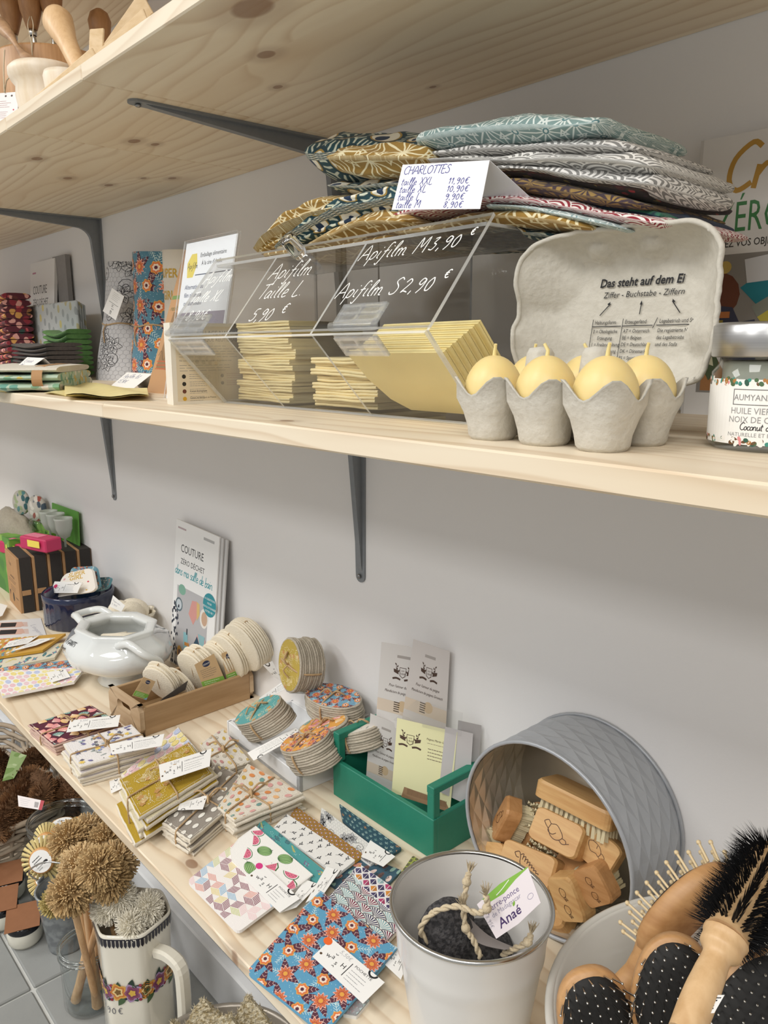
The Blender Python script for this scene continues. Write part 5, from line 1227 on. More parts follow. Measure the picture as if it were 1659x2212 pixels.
# ---- book leaning at the wall
def cov2(D, W, H):
    D.text('COUTURE', W*.14, H*.795, 25, INK, sx=.84).text('ZÉRO DÉCHET', W*.15, H*.715, 17.5, INK, sx=.88).hand('dans ma salle de bain', 4, H*.635, 21, 1.9, srgb('#3a9aa5'), sp=.72)
    D.rect(W*.66, H*.94, W*.24, H*.018, (.45, .45, .45)).rect(W*.05, H*.945, W*.2, H*.012, (.5, .4, .42))
    D.rect(W*.1, 0, W*.74, H*.56, srgb('#b9b8ba')).up()
    D.disc(W*.22, H*.54, 16, srgb('#7fae9a'), 12).disc(W*.16, H*.43, 16, srgb('#5c6f78')).up().disc(W*.16, H*.43, 12, srgb('#c3ccd2')).up()
    D.poly([(W*.4, H*.4), (W*.47, H*.5), (W*.58, H*.51), (W*.62, H*.42), (W*.52, H*.34)], srgb('#d69a92')).up().poly([(W*.58, H*.51), (W*.65, H*.5), (W*.66, H*.43), (W*.6, H*.38)], srgb('#d8b878')).up()
    D.disc(W*.76, H*.42, 17, srgb('#e8e4dc'), 22).up().disc(W*.77, H*.42, 12, srgb('#c9a88e'), 16).up()
    D.rect(W*.34, 0, 18, H*.26, srgb('#8fc3cc'), .08).up().rect(W*.34, H*.17, 20, 8, srgb('#c98a45'), .08).rect(W*.37, H*.25, 5, 14, srgb('#4a4f56')).up()
    D.poly([(W*.58, H*.12), (W*.56, H*.22), (W*.64, H*.3), (W*.82, H*.28), (W*.84, H*.14), (W*.7, H*.07)], srgb('#d5a4a0')).up().poly([(W*.58, H*.14), (W*.56, H*.22), (W*.63, H*.28), (W*.69, H*.23), (W*.68, H*.15)], srgb('#2f4f63')).poly([(W*.69, H*.23), (W*.64, H*.3), (W*.8, H*.3), (W*.8, H*.2)], srgb('#8fb8be')).up()
    D.disc(W*.24, H*.09, 12, srgb('#cf9a3e'), 20, .3).up().disc(W*.24, H*.09, 7, srgb('#7a5a4a'), 12, .3)
    r = random.Random(2)
    for k in range(46): D.disc(r.uniform(0, W*.16), r.uniform(0, H*.44), 2.2, srgb('#2a3344'), 4.2, r.uniform(-.6, .6), 8)
    D.disc(W*.87, H*.53, 26, srgb('#2f8f9b'), 26, n=24).up()
    for k, t in enumerate(('10 CRÉATIONS', 'POUR', 'RÉVOLUTIONNER', 'VOTRE VIE !')): D.text(t, W*.87, H*.56-k*9, 6.4, WH, align='c')
tl, tr = P(385, 1120, y=-.012), P(478, 1160, y=-.012)
for k in range(3):
    off = Vec((.010*k, .0035*k, -.002*k))
    bl = Vec((tl.x-.006, -.05, ZC)); br = Vec((tr.x-.006, -.05, ZC))
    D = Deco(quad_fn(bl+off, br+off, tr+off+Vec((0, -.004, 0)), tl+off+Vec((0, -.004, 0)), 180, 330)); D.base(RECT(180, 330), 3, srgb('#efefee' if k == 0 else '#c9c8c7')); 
    if k == 0: cov2(D, 180, 330)
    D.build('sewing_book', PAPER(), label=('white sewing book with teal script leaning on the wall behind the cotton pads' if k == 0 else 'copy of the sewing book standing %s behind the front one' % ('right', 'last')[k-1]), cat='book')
# ---- five kraft boxes with black sleeves
BLKP = plain('#2e2a27', .7, 'black_dotted_sleeve', .12, 300)
kd = Vec((.1, 1, 0)).normalized(); kx = Vec((1, -.1, 0)).normalized(); k0 = Vec((-2.15, -.195, ZC))
for i in range(5):
    o = k0+kd*(.039*i)
    e = thing('gift_box', 'kraft box in a black sleeve, ' + ('foremost of the row with printed front' , 'second of the row', 'third and middle of the row', 'fourth of the row', 'last of the row against the wall')[i], 'box', o, 'kraft boxes in black sleeves')
    M = frame(o, kx, z=(0, 0, 1)); W = .145; T = .037; H = .152
    m = MB(); m.M = M; m.box((-W/2, T/2, H/2), (W, T, H), bev=.001); bx_ = m.build('body', KRAFT, e)
    m = MB(); m.M = M; m.box((-W/2+.0006, T/2+.003, H+.0008), (W+.002, T-.008, .0016)); m.box((.0008, T/2+.003, H/2), (.0016, T-.008, H)); m.build('sleeve', BLKP, e)
    m = MB(); m.M = M; m.box((.0022, T/2, .056), (.0012, T*.6, .014), bev=.0004); m.build('seal', KRAFT, e)
    if i == 0:
        D = Deco(plane_fn(o-kx*W, kx, (0, 0, 1))); D.h = .2
        D.hand('Petits', 45, 118, 10, .9, (.2, .12, .08)); D.text('serviettes', 72, 84, 13, (.2, .12, .08), align='c').lines(24, 76, 100, 2, 6, 1.6, (.2, .12, .08)); D.lines(40, 58, 70, 3, 6, 1.4, (.25, .15, .1)); D.poly([(18, 40), (32, 40), (25, 24)], INK).disc(66, 28, 9, INK, 13).lines(96, 32, 34, 1, 5, 2, INK); D.build('front_print', PAPER(), bx_)
# ---- navy ramekin with wipes
NAVYC = mat('navy_glaze', lambda: dict(col=cmix(nois(coord(), 30, 3), srgb('#141d38'), srgb('#1d2a4e')), rough=.12), coat=.5)
rc = Vec((-1.985, -.098, ZC)); m = MB(); R_ = .088
m.lathe([(0, .002), (R_-.006, 0), (R_-.001, .004), (R_, .066), (R_+.001, .070), (R_+.001, .084), (R_-.002, .087), (R_-.006, .084), (R_-.007, .01), (0, .008)], 96, c=rc, fn=lambda a, z: 1-.018*(abs(math.sin(a*16))**.4 < .55)*(.003 < z < .068)); m.build('ramekin', NAVYC, label='navy blue fluted oven dish filled with printed wipes', cat='dish')
def pad(name, label, px, y, W, H, base, draw, cat='wipe', dep=.0, tilt=0, group=None, th=6):
    q = [P(a, b, y=y+dy) for (a, b), dy in zip(px, (0, 0, tilt, tilt))]; D = Deco(quad_fn(*q, W, H))
    rd = []; rr = W*.16
    for cx, cy, a0 in ((W-rr, rr, -PI/2), (W-rr, H-rr, 0), (rr, H-rr, PI/2), (rr, rr, PI)): rd += [(cx+rr*math.cos(a0+t*PI/8), cy+rr*math.sin(a0+t*PI/8)) for t in range(5)]
    D.clip = rd; D.base(rd, th, base); draw(D, W, H); return D.build(name, CLOTH(), label=label, cat=cat, group=group)
pad('cloth_wipe', 'white rounded wipe printed SUPER GIRL leaning in the navy dish', [(113, 1292), (208, 1277), (198, 1226), (138, 1240)], -.125, 110, 90, srgb('#e6e0d6'), p_super, tilt=.02)
pad('cloth_wipe', 'blue floral rounded wipe right behind the SUPER GIRL one', [(150, 1284), (216, 1272), (206, 1222), (152, 1226)], -.105, 110, 90, srgb('#5f8fa0'), lambda D, W, H: p_blue(D, W, H, .9), tilt=.02)
pad('cloth_wipe', 'teal patterned wipe sticking out beside the wipes', [(200, 1280), (232, 1270), (240, 1246), (205, 1248)], -.075, 90, 60, srgb('#5a8a94'), lambda D, W, H: p_dots(D, W, H, ['#c9785a', '#e8ddd0', '#3d5f70'], 14, 4), tilt=.02)
D = Deco(quad_fn(*[P(a, b, y=-.135) for a, b in ((108, 1281), (167, 1281), (177, 1258), (118, 1256))], 70, 30)); wash_tag(D, 70, 30, title='LINGETTES'); D.up().disc(8, 18, 5, srgb('#d23a6a')); D.build('swing_tag', PAPER(), label='white swing tag with pink dot on the SUPER GIRL wipe', cat='tag')
# ---- green display box with cups, pink packs, round pads, bag
gb = thing('display_box', 'green cardboard display box with tall back card', 'display box', Vec((-2.36, -.05, ZC)))
GRN = scatter('green_patch_card', '#4f8a2e', ['#6fa03a', '#3f7a2c', '#86b04a'], 14, 'Object', .7)
m = MB(); a, b, c_ = P(18, 1160, y=-.10), P(118, 1140, y=-.02), P(172, 1165, y=-.015)
bz = ZC
g0, g1 = Vec((-2.54, -.16, 0)), Vec((-2.315, -.02, 0))
m.box(((g0.x+g1.x)/2, g1.y, ZC+.085), (g1.x-g0.x, .004, .17)); m.box((g1.x, (g0.y+g1.y)/2, ZC+.085), (.004, g1.y-g0.y, .17)); m.box(((g0.x+g1.x)/2, g0.y, ZC+.085), (g1.x-g0.x, .004, .17)); m.box(((g0.x+g1.x)/2, (g0.y+g1.y)/2, ZC+.14), (g1.x-g0.x, g1.y-g0.y, .004)); m.build('tray', GRN, gb)
q = [P(112, 1180, y=-.018), P(171, 1180, y=-.018), P(168, 1106, y=-.012), P(112, 1086, y=-.012)]
m = MB(); m.slab(q, .003, nrm=(0, 1, 0)); m.build('back_card', plain('#5d9a3e', .6, 'green_card', .03), gb)
CUP = mat('frosted_silicone', col=srgb('#dfe5dc'), rough=.35, trans=.45, alpha=.9)
for i, (px, py) in enumerate(((106, 1122), (121, 1128), (138, 1138))):
    c = P(px, py, y=-.05); m = MB(); m.lathe([(0, -.058), (.003, -.058), (.003, -.034), (.014, -.028), (.022, -.006), (.0235, .018), (.0255, .022), (.0245, .026), (.0225, .024), (.021, -.004), (0, -.024)], 28, c=c); m.build('silicone_cup', CUP, label='translucent silicone cup on the green box, ' + ('nearest the round pads', 'between its two neighbours', 'nearest the back card')[i], cat='cup', group='silicone cups')
for i, (px, ang) in enumerate((((40, 1182), .3), ((88, 1172), .3))):
    c = P(*px, y=-.13); m = MB(); m.box(c, (.11, .05, .035), rz=ang, bev=.003, col=srgb('#c0305e')); m.box(c+Vec((.02, -.0255, .004)), (.05, .001, .018), rz=ang, col=srgb('#e8d25a')); m.box(c+Vec((-.02, -.005, .0178)), (.06, .028, .001), rz=ang, col=srgb('#e07a95')); m.build('pink_packet', VCOL(.5), label='pink and yellow packet in the green box, ' + ('end one', 'beside the cups')[i], cat='packet', group='pink packets')
for (px, r, cc, lb, y) in (((46, 1085), .038, ['#5a8f90', '#a7b58a', '#3d6a70'], 'teal round pad standing behind the beige bag', -.05), ((80, 1098), .040, ['#a8574a', '#e8e2d8', '#4a5a68'], 'multicoloured round pad standing in its holder', -.03)):
    c = P(*px, y=y); m = MB(); m.lathe([(0, -.005), (r, -.005), (r, .005), (0, .005)], 28, M=frame((0, 0, 0), (1, 0, 0), y=(0, .2, 1)) if 0 else frame((0, 0, 0), (1, .3, 0), z=(.45, -1, .1)), c=c)
    m.build('round_pad', scatter('pad_print_%d' % px[0], '#c9c4ba', cc, 45, 'Object', .55), label=lb, cat='pad')
m = MB(); c = P(88, 1128, y=-.03); m.lathe([(0, -.03), (.03, -.03), (.034, .0), (.03, .012), (.028, .01), (.03, -.02), (0, -.026)], 24, c=c); m.build('pad_holder', thinclear('pad_holder_glass'), label='clear round holder under the multicoloured pad', cat='holder')
m = MB(); c = P(30, 1150, y=-.06); m.ball(c, (.16, .045, .075), 28, 18, fn=lambda d: 1+.16*mnoise.noise(d*2.4)+.05*mnoise.noise(d*7)); m.build('cotton_bag', weave('beige_bag_cloth', '#8d8576', '#b0a896', 160), label='slumped beige cotton bag at the far end of the low shelf', cat='bag')
m = MB(); c = P(-25, 1225, y=-.16); m.ball(c, (.09, .05, .09), 20, 14, fn=lambda d: 1+.2*mnoise.noise(d*3)); m.build('cotton_bag', plain('#a9aea4', .4, 'pale_net_bag', .1), label='pale shiny bag under the slumped beige one', cat='bag')
# ---- scalloped shell bowl with cotton shells
c = P(278, 1312, y=-.068); hb = c.z-ZC-.012; c.z = ZC
sb = thing('shell_bowl', 'small cream scalloped bowl heaped with cotton pads', 'bowl', c)
m = MB(); m.lathe([(0, .002), (.034, 0), (.04, .02), (.045, hb*.5), (.058, hb), (.06, hb+.001), (.04, hb*.5), (0, hb*.4)], 48, c=c, fn=lambda a, z: 1+.07*math.sin(a*9)*(z > .015)); m.build('bowl', plain('#d9cfb8', .25, 'cream_glaze', .04), sb)
for k, (dx, dy, dz, t) in enumerate(((-.015, .01, .05, .3), (.0, .012, .054, .5), (.014, .012, .052, .7), (.03, -.005, .05, 1.0), (.045, -.01, .042, 1.2), (.0, -.02, .05, .9), (-.03, .0, .045, .1))):
    m = MB(); M = Mat.Rotation(t, 4, 'Y') @ Mat.Rotation(k*.8, 4, 'Z'); m.lathe([(0, -.003), (.03, -.003), (.031, 0), (.03, .003), (0, .003)], 22, M=M, c=c+Vec((dx, dy, dz+hb-.045))); m.build('cotton_pad', COTTON, label='small round cotton pad heaped in the scalloped bowl', cat='cotton pad', group='pads in the scalloped bowl')
D = Deco(quad_fn(*[P(a, b, y=c.y-.055) for a, b in ((237, 1310), (262, 1322), (270, 1308), (244, 1286))], 34, 30)); D.base(RECT(34, 30), .4, WH); D.hand('Disques coton', 3, 18, 4.6, .4, (.3, .3, .35), sp=.7); D.hand('5,90€', 3, 8, 6, .5, (.3, .3, .35)); D.build('price_card', PAPER(), label='small white price card leaning in the scalloped bowl', cat='price card')
# ---- flat things at the far end
def flat(name, label, px, z, W, H, base, draw, cat, th=.3, mt=None, clip=True, group=None):
    q = [P(a, b, z=z) for a, b in px]; D = Deco(quad_fn(*q, W, H), RECT(W, H) if clip else None); D.base(RECT(W, H), th, base); D.clip = RECT(W, H) if clip else None; draw(D, W, H)
    return D.build(name, mt or PAPER(), label=label, cat=cat, group=group)
def hands(D, W, H):
    for k in range(2):
        D.poly([(8, 12+k*26), (70, 10+k*26), (78, 16+k*26), (74, 30+k*26), (10, 32+k*26)], srgb('#d9b2a2')).up().poly([(24, 14+k*26), (58, 13+k*26), (62, 28+k*26), (26, 30+k*26)], srgb('#26232a')).up()
        for f in range(4): D.stroke([(70, 14+k*26+f*4), (86, 12+k*26+f*4.5)], 2.6, srgb('#d9b2a2'))
    D.hand('Lingerie', 92, 40, 12, 1, (.5, .5, .55), rot=-1.2)
flat('leaflet', 'white leaflet with dark clothing photo lying on the board', [(-30, 1382), (100, 1372), (88, 1335), (-20, 1342)], ZC+.002, 120, 66, srgb('#e2e0df'), hands, 'leaflet')
flat('price_card', 'white card at the foot of the kraft boxes', [(-25, 1340), (5, 1330), (16, 1308), (-10, 1300)], ZC+.012, 40, 34, WH, lambda D, W, H: D.hand('5€', 8, 12, 10, .8, INK), 'price card')
def pouchbox(name, label, px, z, W, H, base, draw, th, cat='pouch', group=None): return flat(name, label, px, z, W, H, base, draw, cat, th, CLOTH(), group=group)
pouchbox('pouch', 'long teal leaf pouch lying under the striped ones at the far end', [(-60, 1456), (118, 1420), (138, 1388), (-20, 1405)], ZC+.008, 200, 60, srgb('#d9d2bc'), lambda D, W, H: p_teal(D, W, H), 6)
pouchbox('pouch', 'mustard and floral pouch with two white tags at the far end', [(-40, 1424), (92, 1404), (142, 1368), (0, 1380)], ZC+.016, 180, 70, srgb('#c99a34'), lambda D, W, H: (p_dots(D, 60, H, ['#e8d9c0', '#c9583a', '#5a8a94'], 15, 5), p_teal(D, W*.6, H*.4)), 6)
for i, px in enumerate((((6, 1400), (60, 1390), (84, 1373), (20, 1385)), ((20, 1408), (78, 1394), (120, 1377), (84, 1380)))):
    D = Deco(quad_fn(*[P(a, b, z=ZC+.02+i*.002) for a, b in px], 80, 26)); wash_tag(D, 80, 26, title='POCHETTE'); D.build('swing_tag', PAPER(), label='white swing tag on the mustard pouch, ' + ('under the other tag', 'over the other tag')[i], cat='tag')
pouchbox('pouch', 'blue and orange floral pouch under the pastel shell one', [(-30, 1486), (150, 1448), (165, 1424), (-20, 1444)], ZC+.008, 210, 60, srgb('#5a93ad'), lambda D, W, H: p_blue(D, W, H, 1.0), 6)
pouchbox('pouch', 'white pouch with pastel nautilus shells in front of the tureen', [(5, 1503), (160, 1472), (185, 1440), (-14, 1450)], ZC+.017, 200, 90, srgb('#efece9'), lambda D, W, H: p_naut(D, W, H), 6)
D = Deco(quad_fn(*[P(a, b, z=ZC+.021) for a, b in ((112, 1474), (152, 1462), (142, 1446), (100, 1452))], 60, 36)); wash_tag(D, 60, 36, title='POCHETTE'); D.build('swing_tag', PAPER(), label='white swing tag on the pastel shell pouch', cat='tag')
# ================================================================== low shelf: wipes, crate, pouches
OAK = woodmat('oak_box', '#b99a74', '#967650', 1, .35); PAUL = woodmat('oak_box_end', '#cdb594', '#a98a68', 0, .3)
# ---- wooden box with cotton pads
wx0, wx1, wy0, wy1, wh = -1.407, -1.278, -.258, -.012, .056
wb = thing('wooden_box', 'open oak box with handle slot holding cotton pads', 'box', ((wx0+wx1)/2, (wy0+wy1)/2, ZC))
WR = Mat.Translation((wx1, wy0, ZC)) @ Mat.Rotation(.03, 4, 'Z') @ Mat.Translation((-wx1, -wy0, -ZC))
def wpart(nm, c, d, mt): m = MB(); m.M = WR; m.box(c, d, bev=.0012); return m.build(nm, mt, wb)
wpart('side', (wx1-.004, (wy0+wy1)/2, ZC+wh/2), (.008, wy1-wy0-.018, wh), OAK); wpart('side', (wx0+.004, (wy0+wy1)/2, ZC+wh/2), (.008, wy1-wy0-.018, wh), OAK); wpart('bottom', ((wx0+wx1)/2, (wy0+wy1)/2, ZC+.004), (wx1-wx0-.016, wy1-wy0-.018, .006), OAK)
for yy in (wy0+.0045, wy1-.0045):                      # ends with an oval slot
    m = MB(); W = wx1-wx0; cx = (wx0+wx1)/2; H = .062; n = 24; sl = [(cx+(.019 if math.cos(2*PI*i/n) > 0 else -.019)+.009*math.cos(2*PI*i/n), .040+.009*math.sin(2*PI*i/n)) for i in range(n)]
    ou = []
    for i in range(n):
        a = 2*PI*i/n; dx, dz = math.cos(a), math.sin(a); k = min((W/2)/max(abs(dx), 1e-6), (H/2)/max(abs(dz), 1e-6)); ou.append((cx+dx*k, H/2+dz*k))
    for i in (3, 9, 15, 21): sx = 1 if math.cos(2*PI*i/n) > 0 else -1; sz = H if math.sin(2*PI*i/n) > 0 else 0; ou[i] = (cx+sx*W/2, sz)
    vs = [(x, y_, ZC+z) for y_ in (yy-.0045, yy+.0045) for ring in (ou, sl) for (x, z) in ring]
    fs = []
    for i in range(n):
        j = (i+1) % n; fs += [(i, j, n+j, n+i), (2*n+j, 2*n+i, 3*n+i, 3*n+j), (j, i, 2*n+i, 2*n+j), (n+i, n+j, 3*n+j, 3*n+i)]
    m.M = WR; m.add(vs, fs); m.build('end_panel', PAUL, wb)
def padpile(label, c, ax, up, r, n, t, sh=1.0, fan=.0, tie=True, tagpx=None, tagy=None, group='cotton pad bundles in the oak box'):
    """bundle of round stitched pads: discs stacked along ax, tied with twine"""
    e = thing('cotton_pad_bundle', label, 'cotton pads', c, group); ax = Vec(ax).normalized(); M = frame((0, 0, 0), up, z=ax); rr = random.Random(int(c[0]*1e4))
    for k in range(n):
        m = MB(); o = Vec(c)+ax*(k-n/2)*t+Vec(up).normalized()*(rr.uniform(-.003, .003)+fan*k)
        wv = lambda a, z: 1+.02*math.sin(3*a+k)
        m.lathe([(0, -t*.42), (r*.93, -t*.45), (r, -t*.15), (r, t*.15), (r*.93, t*.45), (0, t*.42)], 26, M=M @ Mat.Diagonal((1, sh, 1, 1)), c=o, fn=wv); m.build('pad', COTTON, e)
    if tie:
        m = MB(); L = n*t/2+.002; side = ax.cross(Vec(up)).normalized(); u = Vec(up).normalized()
        m.tube([Vec(c)+ax*(L*math.cos(a))*1.0+u*((r+.0015)*math.sin(a)) for a in [2*PI*k/28 for k in range(28)]], .0011, 5, closed=True)
        m.build('twine', JUTE, e)
    return e
def kraft_tag(label, px, y, dy, flip=False):
    q = [P(a, b, x=y+d) for (a, b), d in zip(px, (0, 0, dy, dy))]; D = Deco(quad_fn(*q, 44, 60)); D.base(RECT(44, 60), .5, srgb('#c9ab82'))
    D.disc(22, 50, 8, srgb('#20284a'), 6, n=16).up().text('OZALIO', 22, 48.4, 4, WH, align='c'); D.lines(6, 40, 32, 5, 4, 1, (.25, .2, .15)); D.rect(0, 2, 44, 15, srgb('#7fb048')).up().lines(5, 13, 34, 3, 4, .9, srgb('#e8f2d8')); D.poly([(34, 0), (44, 0), (44, 8)], srgb('#8fc0d8'))
    return D.build('kraft_tag', PAPER(), label=label, cat='tag')
def wp(px, py, z): return P(px, py, z=z)
zt = ZC+.045
for (lb, px, py, y, ax, r, n, t, sh) in (
    ('pale cotton pad bundle at the front end of the oak box tied with string', 352, 1468, -1.345, (-.3, 1, .55), .040, 5, .0045, 1), ('cotton pad bundle second from the oak box front lying low', 388, 1484, -1.345, (-.2, 1, .7), .040, 4, .0045, 1), ('wide cotton pad bundle with kraft tag in the middle of the oak box', 432, 1440, -1.345, (-.15, 1, .35), .046, 7, .005, 1),
    ('cotton pad bundle behind the tagged one in the oak box', 476, 1425, -1.340, (-.15, 1, .3), .044, 6, .005, 1), ('thick cotton pad bundle bulging near the wall end of the oak box', 506, 1408, -1.312, (-.1, 1, .2), .050, 7, .005, 1), ('tallest cotton pad bundle at the wall end of the oak box', 540, 1388, -1.275, (-.1, 1, .1), .054, 8, .005, 1)):
    padpile(lb, P(px, py, x=y), ax, (.25, -.3, 1), r, n, t, sh)
kraft_tag('kraft tag with green band on the front cotton bundle', [(286, 1503), (316, 1512), (336, 1472), (310, 1462)], -1.318, -.006)
kraft_tag('kraft tag with green band on the middle cotton bundle', [(440, 1488), (490, 1478), (462, 1412), (420, 1436)], -1.292, -.008)
kraft_tag('kraft tag with green band on the cotton bundle by the wall', [(492, 1476), (518, 1466), (502, 1402), (478, 1412)], -1.294, -.008)
m = MB(); m.slab([P(a, b, x=-1.30) for a, b in ((330, 1530), (400, 1490), (406, 1470), (352, 1508))], .0006, nrm=(1, 0, 0)); m.build('card_slip', plain('#4a4540', .6, 'grey_card'), label='dark folded card slip standing among the cotton bundles', cat='card')
# ---- white tray with bundles of oval wipes
ty = thing('white_tray', 'white painted wooden tray under the oval wipe bundles', 'tray', (-1.04, -.09, ZC)); TR = Mat.Translation((-.94, -.15, ZC)) @ Mat.Rotation(-.05, 4, 'Z')
for (nm, c, d) in (('base', (-.115, .068, .004), (.23, .136, .008)), ('side', (-.115, .004, .016), (.238, .008, .032)), ('side', (-.115, .138, .016), (.238, .008, .032)), ('side', (-.234, .071, .016), (.008, .142, .032)), ('side', (0, .071, .016), (.008, .142, .032))):
    m = MB(); m.M = TR; m.box(c, d, bev=.001); m.build(nm, WHITEP, ty)
TERG = weave('grey_terry', '#8c8272', '#cfc6b4', 330)
def ovals(label, c, axis, up, a, b, n, t, face, draw, twine=True, face2=None):
    """bundle of oval terry wipes stacked along axis, printed face outermost"""
    e = thing('wipe_bundle', label, 'wipes', c, 'bundles of oval wipes'); ax = Vec(axis).normalized(); M = frame((0, 0, 0), up, z=ax); rr = random.Random(len(label))
    for k in range(n):
        o = Vec(c)+ax*(k-(n-1)/2)*t; bend = .004*math.sin(k)
        m = MB(); m.lathe([(0, -t*.46), (.96, -t*.5), (1, -t*.2), (1, t*.2), (.96, t*.5), (0, t*.46)], 28, M=M @ Mat.Diagonal((a*(1+rr.uniform(-.04, .04)), b*(1+rr.uniform(-.04, .04)), 1, 1)), c=o, fn=lambda q, z: 1+.012*math.sin(9*q+k)); m.build('wipe', TERG, e)
    top = Vec(c)+ax*((n-1)/2*t+t*.5); X = M.to_3x3() @ Vec((1, 0, 0)); Yv = M.to_3x3() @ Vec((0, 1, 0))
    D = Deco(lambda u, v, h: top+X*((u-a*900)*.001)+Yv*((v-b*900)*.001)+ax*(h*.001+.0003)); el = [(a*900+a*940*math.cos(2*PI*i/28), b*900+b*940*math.sin(2*PI*i/28)) for i in range(28)]
    D.poly(el, face); D.up(); D.clip = el; draw(D, a*1900, b*1900); D.build('printed_face', CLOTH(), e)
    if twine:
        m = MB(); L = n*t/2+.0025
        m.tube([Vec(c)+ax*(L*math.copysign(abs(math.cos(q))**.6, math.cos(q)))+Yv*((b+.002)*math.copysign(abs(math.sin(q))**.6, math.sin(q))) for q in [2*PI*k/32 for k in range(32)]], .0017, 6, closed=True)
        tp = top+ax*.003; m.tube(spline([tp, tp+X*.012+ax*.008, tp+X*.022+Yv*.006, tp+X*.008+Yv*.01], 5), .0015, 5); m.tube(spline([tp, tp-X*.010+ax*.007, tp-X*.02-Yv*.008], 5), .0014, 5); m.build('twine', JUTE, e)
    return e
CP = lambda px, py, y: P(px, py, y=y)
ovals('mustard oval wipe bundle standing on edge at the tray corner', P(652, 1436, y=-.062), (-.12, -1, .22), (.1, .1, 1), .048, .040, 12, .0042, srgb('#b39a3c'), lambda D, W, H: p_must(D, W, H))
ovals('teal oval wipe bundle lying tilted in the white tray', P(572, 1552, y=-.125), (-.35, -.45, .8), (.8, .35, .45), .052, .036, 10, .0042, srgb('#4f9a9a'), lambda D, W, H: p_must(D, W, H, 5))
ovals('blue and red floral oval wipe bundle by the tray wall side', P(722, 1524, y=-.045), (0, -.15, 1), (1, .2, .0), .058, .034, 10, .0040, srgb('#6a9ab4'), lambda D, W, H: p_blue(D, W, H, .7, 3))
ovals('orange oval wipe bundle in front inside the tray', P(672, 1622, y=-.125), (-.35, -.3, .9), (.85, .1, .35), .054, .036, 11, .0042, srgb('#dc9a34'), lambda D, W, H: p_blue(D, W, H, .8, 6))
ovals('orange oval wipe bundle behind the front orange one', P(706, 1586, y=-.085), (-.3, -.2, .9), (.85, .1, .3), .050, .034, 9, .0042, srgb('#d99a38'), lambda D, W, H: p_shells(D, W, H))
ovals('cream floral oval wipe bundle at the crate end of the tray', P(776, 1590, y=-.062), (-.3, -.1, .95), (.85, .2, .3), .046, .032, 8, .0042, srgb('#d8d2c4'), lambda D, W, H: p_lav(D, W, H))
def tagq(label, px, zs, W=92, H=34, title='DISQUE À DÉMAQUILLER', price=None, dot=None):
    q = [P(a, b, z=ZC+z) for (a, b), z in zip(px, zs if hasattr(zs, '__len__') else [zs]*4)]; D = Deco(quad_fn(*q, W, H)); wash_tag(D, W, H, title=title, price=price)
    if dot: D.up().disc(-1, H*.82, 6.5, srgb(dot), n=18)
    return D.build('swing_tag', PAPER(), label=label, cat='tag')
tagq('white swing tag hanging from the mustard oval bundle', [(592, 1462), (616, 1478), (588, 1428), (568, 1437)], (.095, .095, .11, .11), 34, 46, title='')
tagq('white swing tag lying across the teal oval bundle', [(562, 1518), (656, 1466), (652, 1443), (560, 1508)], (.075, .09, .095, .08), 92, 30)
tagq('white swing tag across the orange oval bundle, hanging over the tray rim', [(637, 1572), (534, 1626), (548, 1643), (656, 1583)], (.066, .042, .042, .066), 92, 30)
tagq('white swing tag on the blue floral oval bundle', [(622, 1498), (760, 1502), (756, 1496), (640, 1494)], (.085, .085, .09, .09), 92, 26)
tagq('white swing tag between the crate and the cream oval bundle', [(762, 1558), (806, 1540), (798, 1532), (756, 1552)], (.08, .085, .085, .08), 60, 24)
